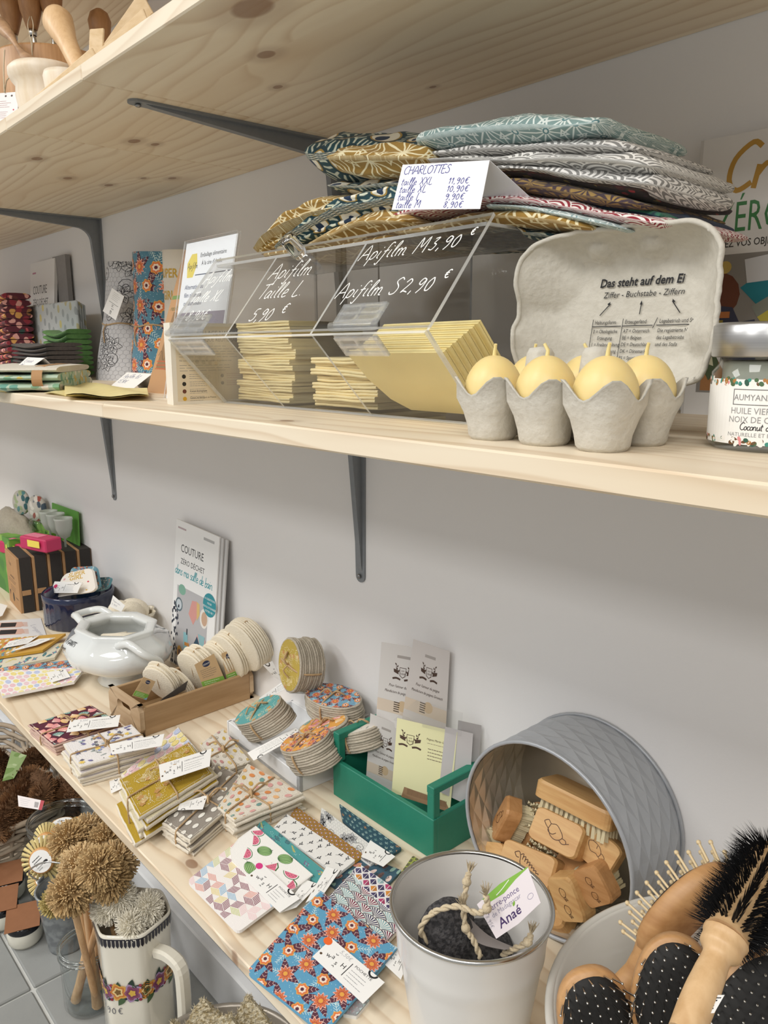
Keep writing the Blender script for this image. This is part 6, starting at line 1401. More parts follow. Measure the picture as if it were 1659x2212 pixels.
# ---- square wipe bundles
def squares(label, px, h, n, base, draw, W=95, H=95, twine=True, seed=1, edge=None, layers=None, skew=.004):
    """stack of square terry wipes; px = four corners of the top face"""
    q = [P(a, b, z=ZC+h) for a, b in px]; cc = sum(q, Vec())/4; e = thing('wipe_bundle', label, 'wipes', Vec((cc.x, cc.y, ZC)), 'bundles of square wipes'); rr = random.Random(seed); t = h/n
    cols = layers or [base]
    for k in range(n):
        m = MB(); m.smooth = False; top = k == n-1; o = Vec((0, 0, 0)) if top else Vec((rr.uniform(-skew, skew), rr.uniform(-skew, skew), 0)); an = 0 if top else rr.uniform(-.04, .04)
        N = 11; ring = []
        for i in range(4):
            for j in range(N): p = q[i].lerp(q[(i+1) % 4], j/N); d = (p-cc); d.rotate(Euler((0, 0, an))); ring.append((Vec((cc.x, cc.y, 0))+Vec((d.x, d.y, 0))*(1+rr.uniform(-.012, .012))+o, j/N))
        vs = []; z0 = ZC+k*t; sag = [.0012*math.sin(i*.7+k) for i in range(len(ring))]
        for lev, (zz, ex) in enumerate(((.04, .99), (.25, 1.012), (.7, 1.012), (.93, .985))):
            for i, (p, _) in enumerate(ring): c2 = Vec((cc.x, cc.y, 0)); v = c2+(p-c2)*(ex+rr.uniform(-.006, .006)*(lev in (1, 2))); vs.append((v.x, v.y, z0+zz*t+(sag[i] if not top and k else 0)*.6))
        M_ = len(ring); cl = srgb('#d9d0bf') if edge is None else edge
        m.add(vs, [(l*M_+i, l*M_+(i+1) % M_, (l+1)*M_+(i+1) % M_, (l+1)*M_+i) for l in range(3) for i in range(M_)], cl); m.add(vs[:M_], [list(range(M_))[::-1]], cl); m.add(vs[-M_:], [list(range(M_))], cols[k % len(cols)] if not top else base)
        w_ = m.build('wipe', printed('terry_cloth', .95, 420, .8), e)
    D = Deco(quad_fn(*[cc+(p-cc)*.975 for p in q], W, H), RECT(W, H)); D.h = .3; draw(D, W, H)
    st = srgb('#e8e0d0')
    D.up(4)
    for a, b in (((2, 2), (W-2, 2)), ((W-2, 2), (W-2, H-2)), ((W-2, H-2), (2, H-2)), ((2, H-2), (2, 2))): D.stroke([a, b], .5, st)
    D.build('printed_face', CLOTH(), e)
    if twine:
        m = MB(); z1 = ZC+h+.0016
        md = lambda i: (q[i]+q[(i+1) % 4])/2
        for a, b in ((0, 2), (1, 3)):
            A, B = md(a), md(b); A = cc+(A-cc)*1.02; B = cc+(B-cc)*1.02
            m.tube(spline([Vec((A.x, A.y, ZC+.002)), Vec((A.x, A.y, z1-.006)), A.lerp(B, .08)+Vec((0, 0, .0014)), A.lerp(B, .5)+Vec((0, 0, .0006)), A.lerp(B, .92)+Vec((0, 0, .0014)), Vec((B.x, B.y, z1-.006)), Vec((B.x, B.y, ZC+.002))], 5), .0014, 6)
        k_ = cc+Vec((0, 0, .004)); m.ball(k_, .0045, 8, 6)
        for (dx, dy) in ((.022, -.012), (-.018, -.016), (.006, .026)): m.tube(spline([k_, k_+Vec((dx*.5, dy*.5, .011)), k_+Vec((dx, dy, .006))], 5), [.0016]*10+[.0028], 6)
        m.build('twine', JUTE, e)
    return e
squares('maroon square wipes with coral and teal fan shells', [(62, 1565), (116, 1610), (262, 1562), (196, 1522)], .022, 5, srgb('#5a2436'), lambda D, W, H: p_shells(D, W, H), 90, 110, seed=1, edge=srgb('#c9ab9c'), layers=[srgb('#8a4a54'), srgb('#c9a79a')])
squares('white square wipes with lavender sprigs and a small bird', [(136, 1606), (172, 1656), (332, 1612), (284, 1564)], .036, 7, srgb('#e6e2e0'), lambda D, W, H: p_lav(D, W, H), 95, 110, seed=2, layers=[srgb('#c9c2c4'), srgb('#e0d8c0')])
squares('pastel nautilus square wipes under the mustard bundle', [(262, 1672), (300, 1712), (428, 1622), (385, 1570)], .020, 4, srgb('#eae4e0'), lambda D, W, H: p_naut(D, W, H), 95, 110, twine=False, seed=3)
squares('grey square wipes with large white dots', [(352, 1776), (410, 1815), (553, 1695), (470, 1646)], .026, 6, srgb('#948c82'), lambda D, W, H: p_dots(D, W, H, ['#e8e4da', '#efece2'], 22, 5.4), 95, 120, seed=5)
squares('cream square wipes with orange, teal and mustard dots', [(470, 1742), (506, 1772), (654, 1712), (535, 1648)], .030, 6, srgb('#ddd5c6'), lambda D, W, H: p_dots(D, W, H, ['#d98a4a', '#6f9a94', '#d9a09a', '#c9a23c', '#e4b27c'], 19, 5), 100, 110, seed=6)
squares('pale square wipes with gold and pink dots behind the mustard bundle', [(432, 1606), (478, 1668), (540, 1642), (482, 1572)], .026, 5, srgb('#dcd6ca'), lambda D, W, H: p_dots(D, W, H, ['#c9a94c', '#c08a86', '#bdb4a4', '#d8c07a'], 22, 5.5), 100, 90, seed=7)
squares('mustard square wipes with cream sea-fan print', [(256, 1684), (300, 1766), (458, 1670), (408, 1602)], .048, 7, srgb('#b2942c'), lambda D, W, H: p_must(D, W, H), 95, 105, seed=4, layers=[srgb('#b2942c'), srgb('#d9cfae')], skew=.008)
tagq('white swing tag on the maroon shell wipes', [(143, 1582), (255, 1569), (260, 1544), (152, 1556)], .036, 92, 34, 'CARRÉ À DÉMAQUILLER', '9,50€')
tagq('white swing tag on the lavender wipes', [(242, 1630), (349, 1611), (355, 1585), (236, 1607)], .052, 92, 34, 'CARRÉ À DÉMAQUILLER')
tagq('white swing tag priced in pencil on the mustard wipes', [(347, 1690), (453, 1655), (457, 1617), (343, 1652)], .064, 92, 36, 'CARRÉ À DÉMAQUILLER', '9,50€')
tagq('white swing tag turned upside down on the grey dotted wipes', [(449, 1716), (388, 1736), (384, 1750), (438, 1748)], .034, 60, 30, '')
tagq('white swing tag half under the mustard wipes', [(240, 1714), (262, 1704), (258, 1680), (236, 1688)], .004, 40, 34, '')
# ---- pouches
def pouch(label, px, z, W, H, base, draw, th=5, flap=None, group=None, lift=0):
    """flat sewn pouch; px = corners; flap = (list of mm points, colour, draw)"""
    q = [P(a, b, z=ZC+z) for a, b in px]; D = Deco(quad_fn(*q, W, H)); rd = []; rr = min(W, H)*.06
    for cx, cy, a0 in ((W-rr, rr, -PI/2), (W-rr, H-rr, 0), (rr, H-rr, PI/2), (rr, rr, PI)): rd += [(cx+rr*math.cos(a0+t*PI/6), cy+rr*math.sin(a0+t*PI/6)) for t in range(4)]
    e = thing('pouch', label, 'pouch', sum(q, Vec())/4, group)
    D.base(rd, th, base); D.clip = rd; draw(D, W, H); D.build('body', CLOTH(), e)
    if flap:
        pts, fc, fd = flap; F = Deco(quad_fn(*q, W, H)); F.h = 2.6; F.base(pts, 2.0, fc); F.clip = pts; fd(F, W, H); F.up(2)
        for i in range(len(pts)): F.stroke([lerp2(pts[i], (W/2, H/2), .02), lerp2(pts[(i+1) % len(pts)], (W/2, H/2), .02)], .4, srgb('#f2ece4'))
        F.build('flap', CLOTH(), e)
    return e
def lerp2(a, b, t): return (a[0]+(b[0]-a[0])*t, a[1]+(b[1]-a[1])*t)
def flapshape(W, H, d):                            # flap folded from the far long edge with a rounded tip
    return [(W, H), (W*.02, H), (W*.03, H-d*.45), (W*.16, H-d*.86), (W*.34, H-d), (W*.66, H-d*1.0), (W*.86, H-d*.86), (W*.985, H-d*.42)]
FAR = [
 ('dark teal pouch with small cactus print beside the green crate', [(740, 1772), (838, 1852), (868, 1832), (733, 1736)], .006, srgb('#1f4a5a'), lambda D, W, H: p_cactus(D, W, H)),
 ('white pouch with grey honeycomb and petals', [(690, 1790), (800, 1868), (832, 1848), (694, 1744)], .0075, srgb('#e6e4e0'), lambda D, W, H: p_hex(D, W, H)),
 ('yellow and red pouch with small woven diamonds', [(622, 1768), (752, 1872), (786, 1846), (640, 1742)], .009, srgb('#c99a2c'), lambda D, W, H: p_aztec(D, W, H)),
 ('white pouch with black twig print', [(590, 1788), (728, 1890), (768, 1858), (620, 1758)], .0105, srgb('#e8e6e2'), lambda D, W, H: p_twigs(D, W, H)),
 ('teal paisley pouch with yellow ferns', [(548, 1800), (690, 1912), (702, 1882), (566, 1768)], .012, srgb('#4a9a9a'), lambda D, W, H: p_teal(D, W, H))]
for (lb, px, z, c, dr) in FAR: pouch(lb, px, z, 165, 46, c, dr, 4, group='pouches laid in a fan')
W, H = 160, 170
pouch('white pouch with striped cubes and a watermelon flap', [(404, 1902), (514, 2014), (676, 1893), (551, 1786)], .013, 150, 190, srgb('#efeae6'), lambda D, W, H: p_cubes(D, W, H, 19), 4,
      flap=([(150, 190), (2, 190), (0, 140), (8, 108), (30, 92), (120, 92), (146, 106), (150, 140)], srgb('#f3f1ec'), lambda D, W, H: (setattr(D, 'fn', (lambda g: lambda u, v, h: g(u*1.2+6, 92+v*1.1, h))(D.fn)), setattr(D, 'clip', [((u-6)/1.2, (v-92)/1.1) for u, v in D.clip]), p_melon(D, W, H), setattr(D, 'fn', (lambda g: lambda u, v, h: g((u-6)/1.2, (v-92)/1.1, h))(D.fn)), setattr(D, 'clip', None))))
tagq('white swing tag with a pink sticker on the watermelon pouch', [(527, 1897), (604, 1971), (648, 1941), (568, 1866)], .0185, 92, 44, 'POCHETTE', dot='#d83a86')
for i, px in enumerate((((604, 1972), (640, 1960), (690, 1910), (660, 1900)), ((660, 1950), (700, 1930), (735, 1880), (705, 1872)), ((780, 1850), (828, 1872), (854, 1850), (800, 1815)))):
    tagq('white swing tag peeping out ' + ('from under the watermelon pouch', 'from under the twig pouch', 'beside the cactus pouch')[i], px, .0135+.001*i, 60, 40, '')
pouch('white and maroon pouch with art-deco scallops and kite flap', [(700, 1952), (812, 2062), (905, 1962), (776, 1868)], .009, 150, 190, srgb('#ebe9e2'), lambda D, W, H: p_scallop(D, W, H, 25), 4,
      flap=([(150, 190), (60, 190), (2, 188), (0, 150), (40, 128), (110, 124), (148, 140)], srgb('#e9e6e6'), lambda D, W, H: p_kites(D, W, H, 20)))
pouch('dark multicoloured pouch under the scallop one', [(700, 1900), (790, 1960), (868, 1880), (790, 1850)], .0045, 150, 100, srgb('#34586a'), lambda D, W, H: (p_twigs(D, W, H), p_dots(D, W, H, ['#e8d0c8', '#6a4a44', '#d89a8a', '#8fb0a4'], 30, 9)), 4)
pouch('olive green leaf pouch behind the white bucket', [(858, 1896), (900, 1915), (930, 1872), (892, 1848)], .006, 60, 60, srgb('#9aa24a'), lambda D, W, H: [leaf(D, x, y, 11, 3.6, .8, srgb('#2e3024'), srgb('#d9d68a')) for x in range(0, 60, 12) for y in range(0, 60, 11)], 5)
pouch('scallop printed pouch under the blue floral one', [(740, 2190), (770, 2196), (800, 2160), (760, 2140)], .004, 60, 60, srgb('#e4e2dc'), lambda D, W, H: p_scallop(D, W, H, 12), 4)
pouch('blue pouch with orange blossoms and maroon leaves', [(532, 2098), (700, 2232), (858, 2052), (690, 1926)], .014, 175, 200, srgb('#5a9cbf'), lambda D, W, H: p_blue(D, W, H, 1.38), 4,
      flap=([(175, 200), (3, 200), (0, 150), (8, 112), (34, 96), (140, 96), (168, 108), (175, 140)], srgb('#5a9cbf'), lambda D, W, H: p_blue(D, W, H, 1.38, 7)))
tagq('white swing tag with an orange sticker on the blue pouch', [(675, 2066), (784, 2168), (831, 2122), (717, 2027)], .0195, 92, 42, 'POCHETTE', '5,50€', dot='#ee6a2a')
tagq('white swing tag under the blue pouch beside the bucket', [(828, 2080), (866, 2116), (888, 2060), (846, 2040)], .013, 60, 42, '')
# ================================================================== low shelf: crate, tin, bucket, bowl
# ---- green crate with comb cards
gx0, gx1, gy0, gy1, gh = -.897, -.674, -.112, -.014, .062
gc = thing('green_crate', 'dark green painted wooden crate with raised end handles', 'crate', ((gx0+gx1)/2, (gy0+gy1)/2, ZC)); t = .008
for nm, c, d in (('side', ((gx0+gx1)/2, gy0+t/2, ZC+gh/2), (gx1-gx0, t, gh)), ('side', ((gx0+gx1)/2, gy1-t/2, ZC+gh/2), (gx1-gx0, t, gh)), ('end', (gx0+t/2, (gy0+gy1)/2, ZC+gh/2), (t, gy1-gy0-2*t, gh)), ('end', (gx1-t/2, (gy0+gy1)/2, ZC+gh/2), (t, gy1-gy0-2*t, gh)), ('bottom', ((gx0+gx1)/2, (gy0+gy1)/2, ZC+.004), (gx1-gx0-2*t, gy1-gy0-2*t, .006))):
    m = MB(); m.box(c, d, bev=.001); m.build(nm, GREENP, gc)
for x in (gx0+.008, gx1-.008):
    m = MB()
    for y in (gy0+.008, gy1-.008): m.box((x, y, ZC+gh+.018), (.013, .013, .038), bev=.001)
    m.box((x, (gy0+gy1)/2, ZC+gh+.0415), (.014, gy1-gy0-.002, .011), bev=.001); m.build('handle', GREENP, gc)
def crest(D, x, y, s, c):
    D.poly([(x-7*s, y+9*s), (x+7*s, y+9*s), (x+6*s, y-6*s), (x, y-10*s), (x-6*s, y-6*s)], c).up().poly([(x-6*s, y+8*s), (x+6*s, y+8*s), (x+5*s, y-5*s), (x, y-8.6*s), (x-5*s, y-5*s)], D.paper).up()
    D.text('seit', x, y+2*s, 5*s, c, align='c').text('1848', x, y-4*s, 5.6*s, c, align='c')
    for q in (-1, 1):
        D.stroke([(x+q*8*s, y-4*s), (x+q*13*s, y+4*s), (x+q*14*s, y+13*s)], .8*s, c, 4)
        for k in range(4): leaf(D, x+q*(9+k*1.5)*s, y+(k*4)*s, 5*s, 1.2*s, PI/2-q*.7*(1 if k % 2 else -.6), c)
        D.poly([(x+q*8*s, y+3*s), (x+q*19*s, y+5*s), (x+q*18*s, y-1*s), (x+q*9*s, y-4*s)], c)
        D.stroke([(x+q*4*s, y-13*s), (x+q*12*s, y-11*s), (x+q*20*s, y-13*s)], 3.4*s, c, 4)
def combcard(label, px, y, lean, base, W, H, kind, z0=None, grp='comb cards in the green crate'):
    """px: bottom-left, bottom-right, top-right, top-left"""
    ys = (y, y+px[4], y+px[4]+lean, y+lean) if len(px) > 4 else (y, y, y+lean, y+lean)
    q = [P(a, b, y=yy) for (a, b), yy in zip(px[:4], ys)]; D = Deco(quad_fn(*q, W, H)); D.paper = base; D.base(RECT(W, H), .7, base); ink = srgb('#4a352a')
    if kind == 'yellow':
        crest(D, 26, H-34, 1.0, ink); D.text('Peignes Martin Groetsch', 54, H-26, 5.4, ink, shear=.3, sx=.8); D.lines(56, H-32, 44, 1, 3, .8, srgb('#8a7a6a')); D.lines(58, H-42, 40, 4, 6, 1.2, srgb('#6a5a4c'))
        D.poly([(18, -2), (22, 18), (96, 14), (104, 2), (100, -2)], srgb('#9a7a5c')).up()
        for k in range(22): D.rect(28+k*2.1, 6, .7, 11, srgb('#6f543c'))
        for k in range(8): D.rect(80+k*2.4, 4, .9, 11, srgb('#6f543c'))
    elif kind == 'white':
        D.poly([(W*.36, H-18), (W*.64, H-18), (W*.64, H-23), (W*.36, H-23)], srgb('#a9a29e')).up(); crest(D, W*.5, H-48, 1.0, ink)
        D.text("Pour l'amour du peigne", W*.5, H-76, 7, ink, shear=.3, align='c', sx=.8).text('Manufacture de peignes Groetsch', W*.5, H-87, 7, ink, shear=.3, align='c', sx=.72)
        D.rect(0, H-124, W, 22, srgb('#d6c6b4')).up()
        for k in range(5): D.rect(W*.36, H-104-k*4, 12, 1.8, srgb('#4a3a2c'))
        D.disc(W*.36+18, H-108, 10, srgb('#cdb492'))
    return D.build('comb_card', PAPER(), label=label, cat='card', group=grp)
WHC = srgb('#d9d5d2'); dg = .035
combcard('tall white comb card at the back with crest, overlapped by another', [(868, 1560), (962, 1595), (972, 1408), (893, 1381), dg], -.045, .008, srgb('#d3cdca'), 90, 150, 'white')
combcard('tall white comb card with crest and hanging hole', [(812, 1560), (910, 1590), (926, 1404), (824, 1387), dg], -.052, .008, WHC, 96, 150, 'white')
combcard('white comb card leaning at the crate end beside the yellow one', [(790, 1690), (860, 1720), (872, 1570), (800, 1541), dg], -.075, .012, WHC, 96, 150, 'white')
combcard('plain white card right behind the yellow comb card', [(948, 1710), (1012, 1740), (1022, 1585), (962, 1570), .03], -.062, .012, srgb('#cfcaca'), 70, 140, '')
combcard('grey-white card last at the handle end of the crate', [(980, 1700), (1030, 1716), (1040, 1567), (990, 1556), .03], -.045, .01, srgb('#b9b5b4'), 60, 140, '')
combcard('pale yellow comb card with crest in front', [(846, 1712), (972, 1752), (988, 1582), (858, 1551), dg], -.088, .014, srgb('#dfdcae'), 105, 140, 'yellow')
m = MB(); m.slab([P(850, 1556, y=-.07), P(996, 1590, y=-.045), P(1000, 1540, y=-.04), P(900, 1512, y=-.06)], .0004, nrm=(0, -1, 0)); m.build('cellophane_flap', thinclear('cellophane', (.97, .97, .97), .06, .12), label='clear cellophane flap above the yellow comb card', cat='wrapper')
# ---- metal tin lying on its side
tcx, tyf, TRd = -.495, -.114, .121; tcz = ZC+TRd+.001
GALV = mat('grey_tin', lambda: dict(col=cmix(nois(coord(), 25, 2), srgb('#a4a8ae'), srgb('#b4b8bd')), rough=.4), metal=.3)
TINI = mat('bright_tin_inside', lambda: dict(col=srgb('#d6cfbf'), rough=.32), metal=.6)
tn = thing('metal_tin', 'round grey metal tin with diamond relief lying on its side full of brushes', 'tin', (tcx, tyf/2, ZC))
N, Kd = 36, 5
def tinshell(r, inner):
    m = MB(); rows = [(tyf+.004)+(-.004-(tyf+.004))*k/(Kd*2) for k in range(Kd*2+1)]; vs = []
    for j, y in enumerate(rows):
        for i in range(N):
            a = 2*PI*i/N; up = (i+j) % 2 == 0 and 0 < j < len(rows)-1; rr = r+(.0028 if up else 0)*(1 if not inner else 1); vs.append((tcx+rr*math.cos(a), y, tcz+rr*math.sin(a)))
    fs = []
    for j in range(len(rows)-1):
        for i in range(N):
            a, b, c, d = j*N+i, j*N+(i+1) % N, (j+1)*N+(i+1) % N, (j+1)*N+i
            fs += ([(a, b, c), (a, c, d)] if (i+j) % 2 == 0 else [(a, b, d), (b, c, d)])
    m.add(vs, fs if inner else [f[::-1] for f in fs]); return m
tinshell(TRd-.003, False).build('wall', GALV, tn); tinshell(TRd-.0045, True).build('inner_wall', TINI, tn)
m = MB(); m.tube([(tcx+TRd*math.cos(a)*.985, tyf+.003, tcz+TRd*math.sin(a)*.985) for a in [2*PI*i/64 for i in range(64)]], .0026, 8, closed=True); m.build('rim', GALV, tn)
m = MB(); m.tube([(tcx+TRd*math.cos(a)*.985, -.003, tcz+TRd*math.sin(a)*.985) for a in [2*PI*i/64 for i in range(64)]], .0024, 8, closed=True); m.build('base_rim', GALV, tn)
m = MB(); m.lathe([(0, 0), (TRd-.004, 0), (TRd-.004, .001), (0, .001)], 48, M=frame((0, 0, 0), (1, 0, 0), z=(0, -1, 0)), c=(tcx, -.0035, tcz)); m.build('base', TINI, tn)
BRL = printed('natural_bristle', .8)
BR1 = woodmat('beech_block', '#d2ab74', '#b98a54', 0); BR2 = woodmat('pear_block', '#c39362', '#a97848', 0)
ENG = srgb('#4a2a16')
def animal(D, k):
    L = []
    if k == 'bird': L = [[(18, 24), (24, 28), (30, 24), (38, 26), (46, 22), (54, 14), (50, 8), (42, 6), (34, 9), (28, 16), (22, 20), (18, 24)], [(30, 24), (28, 14), (36, 11), (42, 15)], [(50, 8), (56, 5), (62, 7), (60, 11), (54, 12)], [(62, 7), (67, 9)]]
    elif k == 'dino': L = [[(20, 24), (26, 27), (30, 22), (32, 14), (40, 10), (52, 9), (66, 6)], [(20, 24), (24, 20), (28, 20)], [(30, 12), (28, 6), (33, 6)]]+[[(30+i*4, 24-i*2), (34+i*4, 26-i*2.2), (34+i*4, 19-i*1.4)] for i in range(8)]
    elif k == 'cat': L = [[(22, 22), (30, 26), (44, 24), (52, 16), (50, 8), (44, 10), (34, 8), (28, 12), (24, 16), (22, 22)], [(50, 8), (58, 6), (62, 12), (56, 16), (52, 16)], [(30, 26), (28, 30)], [(40, 24), (41, 18)]]
    else:
        for ox, oy in ((14, 10), (46, 7)): L += [[(ox+2, oy+4), (ox+6, oy+13), (ox+14, oy+14), (ox+20, oy+9), (ox+17, oy+2), (ox+8, oy), (ox+2, oy+4)], [(ox+18, oy+10), (ox+26, oy+15), (ox+22, oy+8)], [(ox+19, oy+8), (ox+28, oy+10), (ox+21, oy+5)]]; D.disc(ox+15, oy+9, .8, ENG, n=6)
    for p in L: D.stroke(p, 1.0, ENG, 3)
def tufts(m, x0, x1, y0, y1, nx, ny, h, dn, col, sp, rnd_, M):
    for i in range(nx):
        for j in range(ny):
            b = Vec((lerp(x0, x1, (i+.5)/nx), lerp(y0, y1, (j+.5)/ny), 0)); tip = b+Vec((rnd_.uniform(-sp, sp)+(i/nx-.5)*sp*2, rnd_.uniform(-sp, sp), -h)); k = rnd_.uniform(.8, 1.1); c = tuple(v*k for v in col)
            m.add([M @ p for p in (b+Vec((.0018, 0, 0)), b+Vec((-.0009, .0016, 0)), b+Vec((-.0009, -.0016, 0)), tip+Vec((.0024, 0, 0)), tip+Vec((-.0012, .0021, 0)), tip+Vec((-.0012, -.0021, 0)))], [(0, 1, 4, 3), (1, 2, 5, 4), (2, 0, 3, 5), (3, 4, 5)], c)
def nailbrush(label, p0, p1, y, n, mt, k=None, W=.038, T=.020, sticker=False, both=False, dy=0.0):
    """block brush; p0-p1 long axis in pixels at depth y, n = direction of the engraved face"""
    a, b = P(*p0, y=y), P(*p1, y=y+dy); L = (b-a).length; M = frame((a+b)/2, b-a, z=n); e = thing('nail_brush', label, 'brush', (a+b)/2, 'brushes in the tin'); r_ = random.Random(len(label)*7)
    m = MB(); m.M = M; pts = []
    for cx, cy, a0 in ((L/2-.012, -W/2+.006, -PI/2), (L/2-.012, W/2-.006, 0), (-L/2+.012, W/2-.006, PI/2), (-L/2+.012, -W/2+.006, PI)): pts += [(cx+.012*math.cos(a0+PI/2*i/4), cy+.006*math.sin(a0+PI/2*i/4)) for i in range(5)]
    n_ = len(pts); lv = [(-T/2, 1), (T*.35, 1), (T/2, .94)]; vs = [(x*s, y_*s, z) for z, s in lv for x, y_ in pts]
    m.add(vs, [(l*n_+i, l*n_+(i+1) % n_, (l+1)*n_+(i+1) % n_, (l+1)*n_+i) for l in range(2) for i in range(n_)]+[list(range(n_))[::-1], list(range(2*n_, 3*n_))]); bk = m.build('block', mt, e)
    m = MB(); m.M = None; tufts(m, -L/2+.006, L/2-.006, -W/2+.005, W/2-.005, 13, 5, .018, -1, srgb('#d8cca8'), .0016, r_, M @ Mat.Translation((0, 0, -T/2)))
    m.build('bristles', BRL, e, kind='stuff')
    if k:
        D = Deco(lambda u, v, h: M @ Vec(((u-40)*.001*L/.085, (v-16)*.001*L/.085, T/2+.0003+h*.001))); animal(D, k); D.build('engraving', VCOL(.6), bk)
    if sticker: D = Deco(lambda u, v, h: M @ Vec((u*.001, -W/2-.0004-h*.001, v*.001))); D.base([(-14, -6), (14, -6), (14, 7), (-14, 7)], .2, WH); D.lines(-11, 4, 20, 3, 3.4, 1.6, INK); D.build('sticker', PAPER(), e)
    return e
NB = [
 ('large handled brush with pale bristles lying on top in the tin', (1178, 1692), (1340, 1772), -.060, (.55, .25, 1), BR1, None, .045, .022),
 ('upturned brush with bristles showing behind the bird brush', (1150, 1770), (1235, 1800), -.040, (-.2, .6, -.6), BR2, None, .045, .02),
 ('small engraved brush standing against the tin wall', (1078, 1800), (1112, 1738), -.075, (-.75, -.75, .35), BR2, 'cat', .034, .02),
 ('dark-sided brush behind the small standing one', (1100, 1830), (1150, 1790), -.05, (.3, -.5, .6), BR2, None, .036, .02),
 ('beech brush engraved with a bird in the middle of the tin', (1158, 1775), (1262, 1828), -.085, (-.1, -.85, .6), BR1, 'bird', .040, .022),
 ('beech brush engraved with a cat by the tin wall', (1255, 1800), (1335, 1868), -.070, (-.1, -.9, .5), BR1, 'cat', .040, .022),
 ('upturned brush with bristles showing under the bird brush', (1150, 1840), (1215, 1880), -.055, (.2, .6, -.7), BR2, None, .045, .02),
 ('beech brush engraved with a spiny lizard', (1090, 1846), (1205, 1895), -.095, (-.05, -.8, .6), BR1, 'dino', .040, .022),
 ('reddish brush block lying behind the rabbit brushes', (1205, 1868), (1290, 1888), -.070, (0, -.4, .9), BR2, None, .038, .02),
 ('beech brush engraved with two rabbits and a white sticker', (1215, 1888), (1252, 1985), -.105, (-.25, -.95, .35), BR1, 'rabbit', .040, .022),
 ('reddish brush engraved with rabbits next to the pale rabbit brush', (1268, 1868), (1310, 1950), -.094, (-.2, -.95, .35), BR2, 'rabbit', .038, .022),
 ('plain beech brush at the bottom of the tin', (1150, 1965), (1235, 1985), -.085, (-.2, -.5, .8), BR1, None, .040, .022),
 ('brush with light bristles at the bottom beside the rabbits', (1150, 1925), (1215, 1925), -.075, (0, -.3, .95), BR1, None, .040, .02),
 ('pale brush end behind the bucket rim', (1035, 1850), (1095, 1858), -.095, (-.3, -.7, .6), BR1, None, .036, .022),
 ('reddish brush with bristles pointing to the tin wall', (1040, 1818), (1105, 1832), -.07, (.2, .1, -.9), BR2, None, .036, .02)]
for i, a in enumerate(NB): nailbrush(a[0], a[1], a[2], a[3], a[4], a[5], a[6], a[7], a[8], sticker=i in (9, 10))
m = MB(); m.tube(spline([P(1318, 1752, y=-.06), P(1335, 1735, y=-.065), P(1328, 1726, y=-.065), P(1312, 1766, y=-.07), P(1316, 1780, y=-.075)], 6), .003, 8); m.build('brush_cord', STRING, label='white cord loop on the large handled brush', cat='cord')
# ---- white bucket with pumice stones
bc = Vec((-.432, -.307, ZC)); BR, BH = .0755, .180
ENAM = mat('white_enamel_bucket', lambda: dict(col=srgb('#dedbd6'), rough=.28), coat=.3)
bk = thing('white_bucket', 'white enamelled metal bucket with silver rim holding pumice stones', 'bucket', bc)
def bprof(ins): 
    o = []
    for k in range(25):
        z = k/24; r = lerp(.050, BR, z)-ins; r += .0012*math.exp(-((z-.80)/.012)**2)+.0012*math.exp(-((z-.75)/.012)**2); o.append((r, .004*(ins > 0)+z*BH*(1 if not ins else .975)))
    return o
m = MB(); m.lathe([(0, 0)]+bprof(0), 72, c=bc); m.lathe(list(reversed(bprof(.002)))+[(0, .005)], 72, c=bc); m.build('body', ENAM, bk)
m = MB(); m.tube([bc+Vec((BR*math.cos(a), BR*math.sin(a), BH)) for a in [2*PI*i/72 for i in range(72)]], .0024, 8, closed=True); m.build('rim', METAL, bk)
PUM = mat('pumice_stone', lambda: dict(col=cmix(sstep(.4, .6, nois(coord(), 260, 3)), srgb('#2c2b2d'), srgb('#4d4b4c')), bump=bump(nois(coord(), 300, 3), .8, .003)), rough=.95)
PD = lambda px, py, d: CAMP+ray(px, py)*d
def stone(label, c, r, M, n=20): m = MB(); m.ball(c, r, n, 14, fn=lambda d: 1+.06*mnoise.noise(d*2.5), M=M); return m.build('pumice_stone', PUM, label=label, cat='stone', group='pumice stones in the bucket')
stone('dark oval pumice stone standing in the bucket', PD(962, 2022, .735), (.026, .013, .034), frame((0, 0, 0), CR, y=-CF).to_3x3().to_4x4()); stone('black pumice stone lying under the rope in the bucket', PD(1020, 2055, .765), (.026, .014, .026), frame((0, 0, 0), CR, y=CU).to_3x3().to_4x4()); stone('pumice stone half hidden behind the standing one', PD(972, 1995, .775), (.024, .012, .026), frame((0, 0, 0), CR, y=-CF).to_3x3().to_4x4()); stone('small pumice stone at the bottom behind the rope', PD(1050, 2040, .80), (.028, .025, .022), Mat.Identity(4))
def rope(label, pts, r=.0024):
    m = MB(); sp = spline(pts, 8); n = len(sp)
    for ph in (0, PI):
        q = []
        for i, p in enumerate(sp):
            t = (sp[min(i+1, n-1)]-sp[max(i-1, 0)]).normalized(); u = t.orthogonal().normalized(); v = t.cross(u); a = i*.9+ph; q.append(p+(u*math.cos(a)+v*math.sin(a))*r*.6)
        m.tube(q, r*.75, 6)
    e = m
    rr = random.Random(3)
    for k in range(46):
        d = (sp[0]-sp[2]).normalized(); d = (d+Vec((rr.uniform(-.5, .5), rr.uniform(-.5, .5), rr.uniform(-.5, .5)))).normalized(); m.tube([sp[0], sp[0]+d*rr.uniform(.006, .013)], [.0006, .0003], 3)
    m.ball(sp[min(8, n-1)], r*1.9, 10, 8); return m.build('rope_loop', STRING, label=label, cat='rope', group='rope loops of the pumice stones')
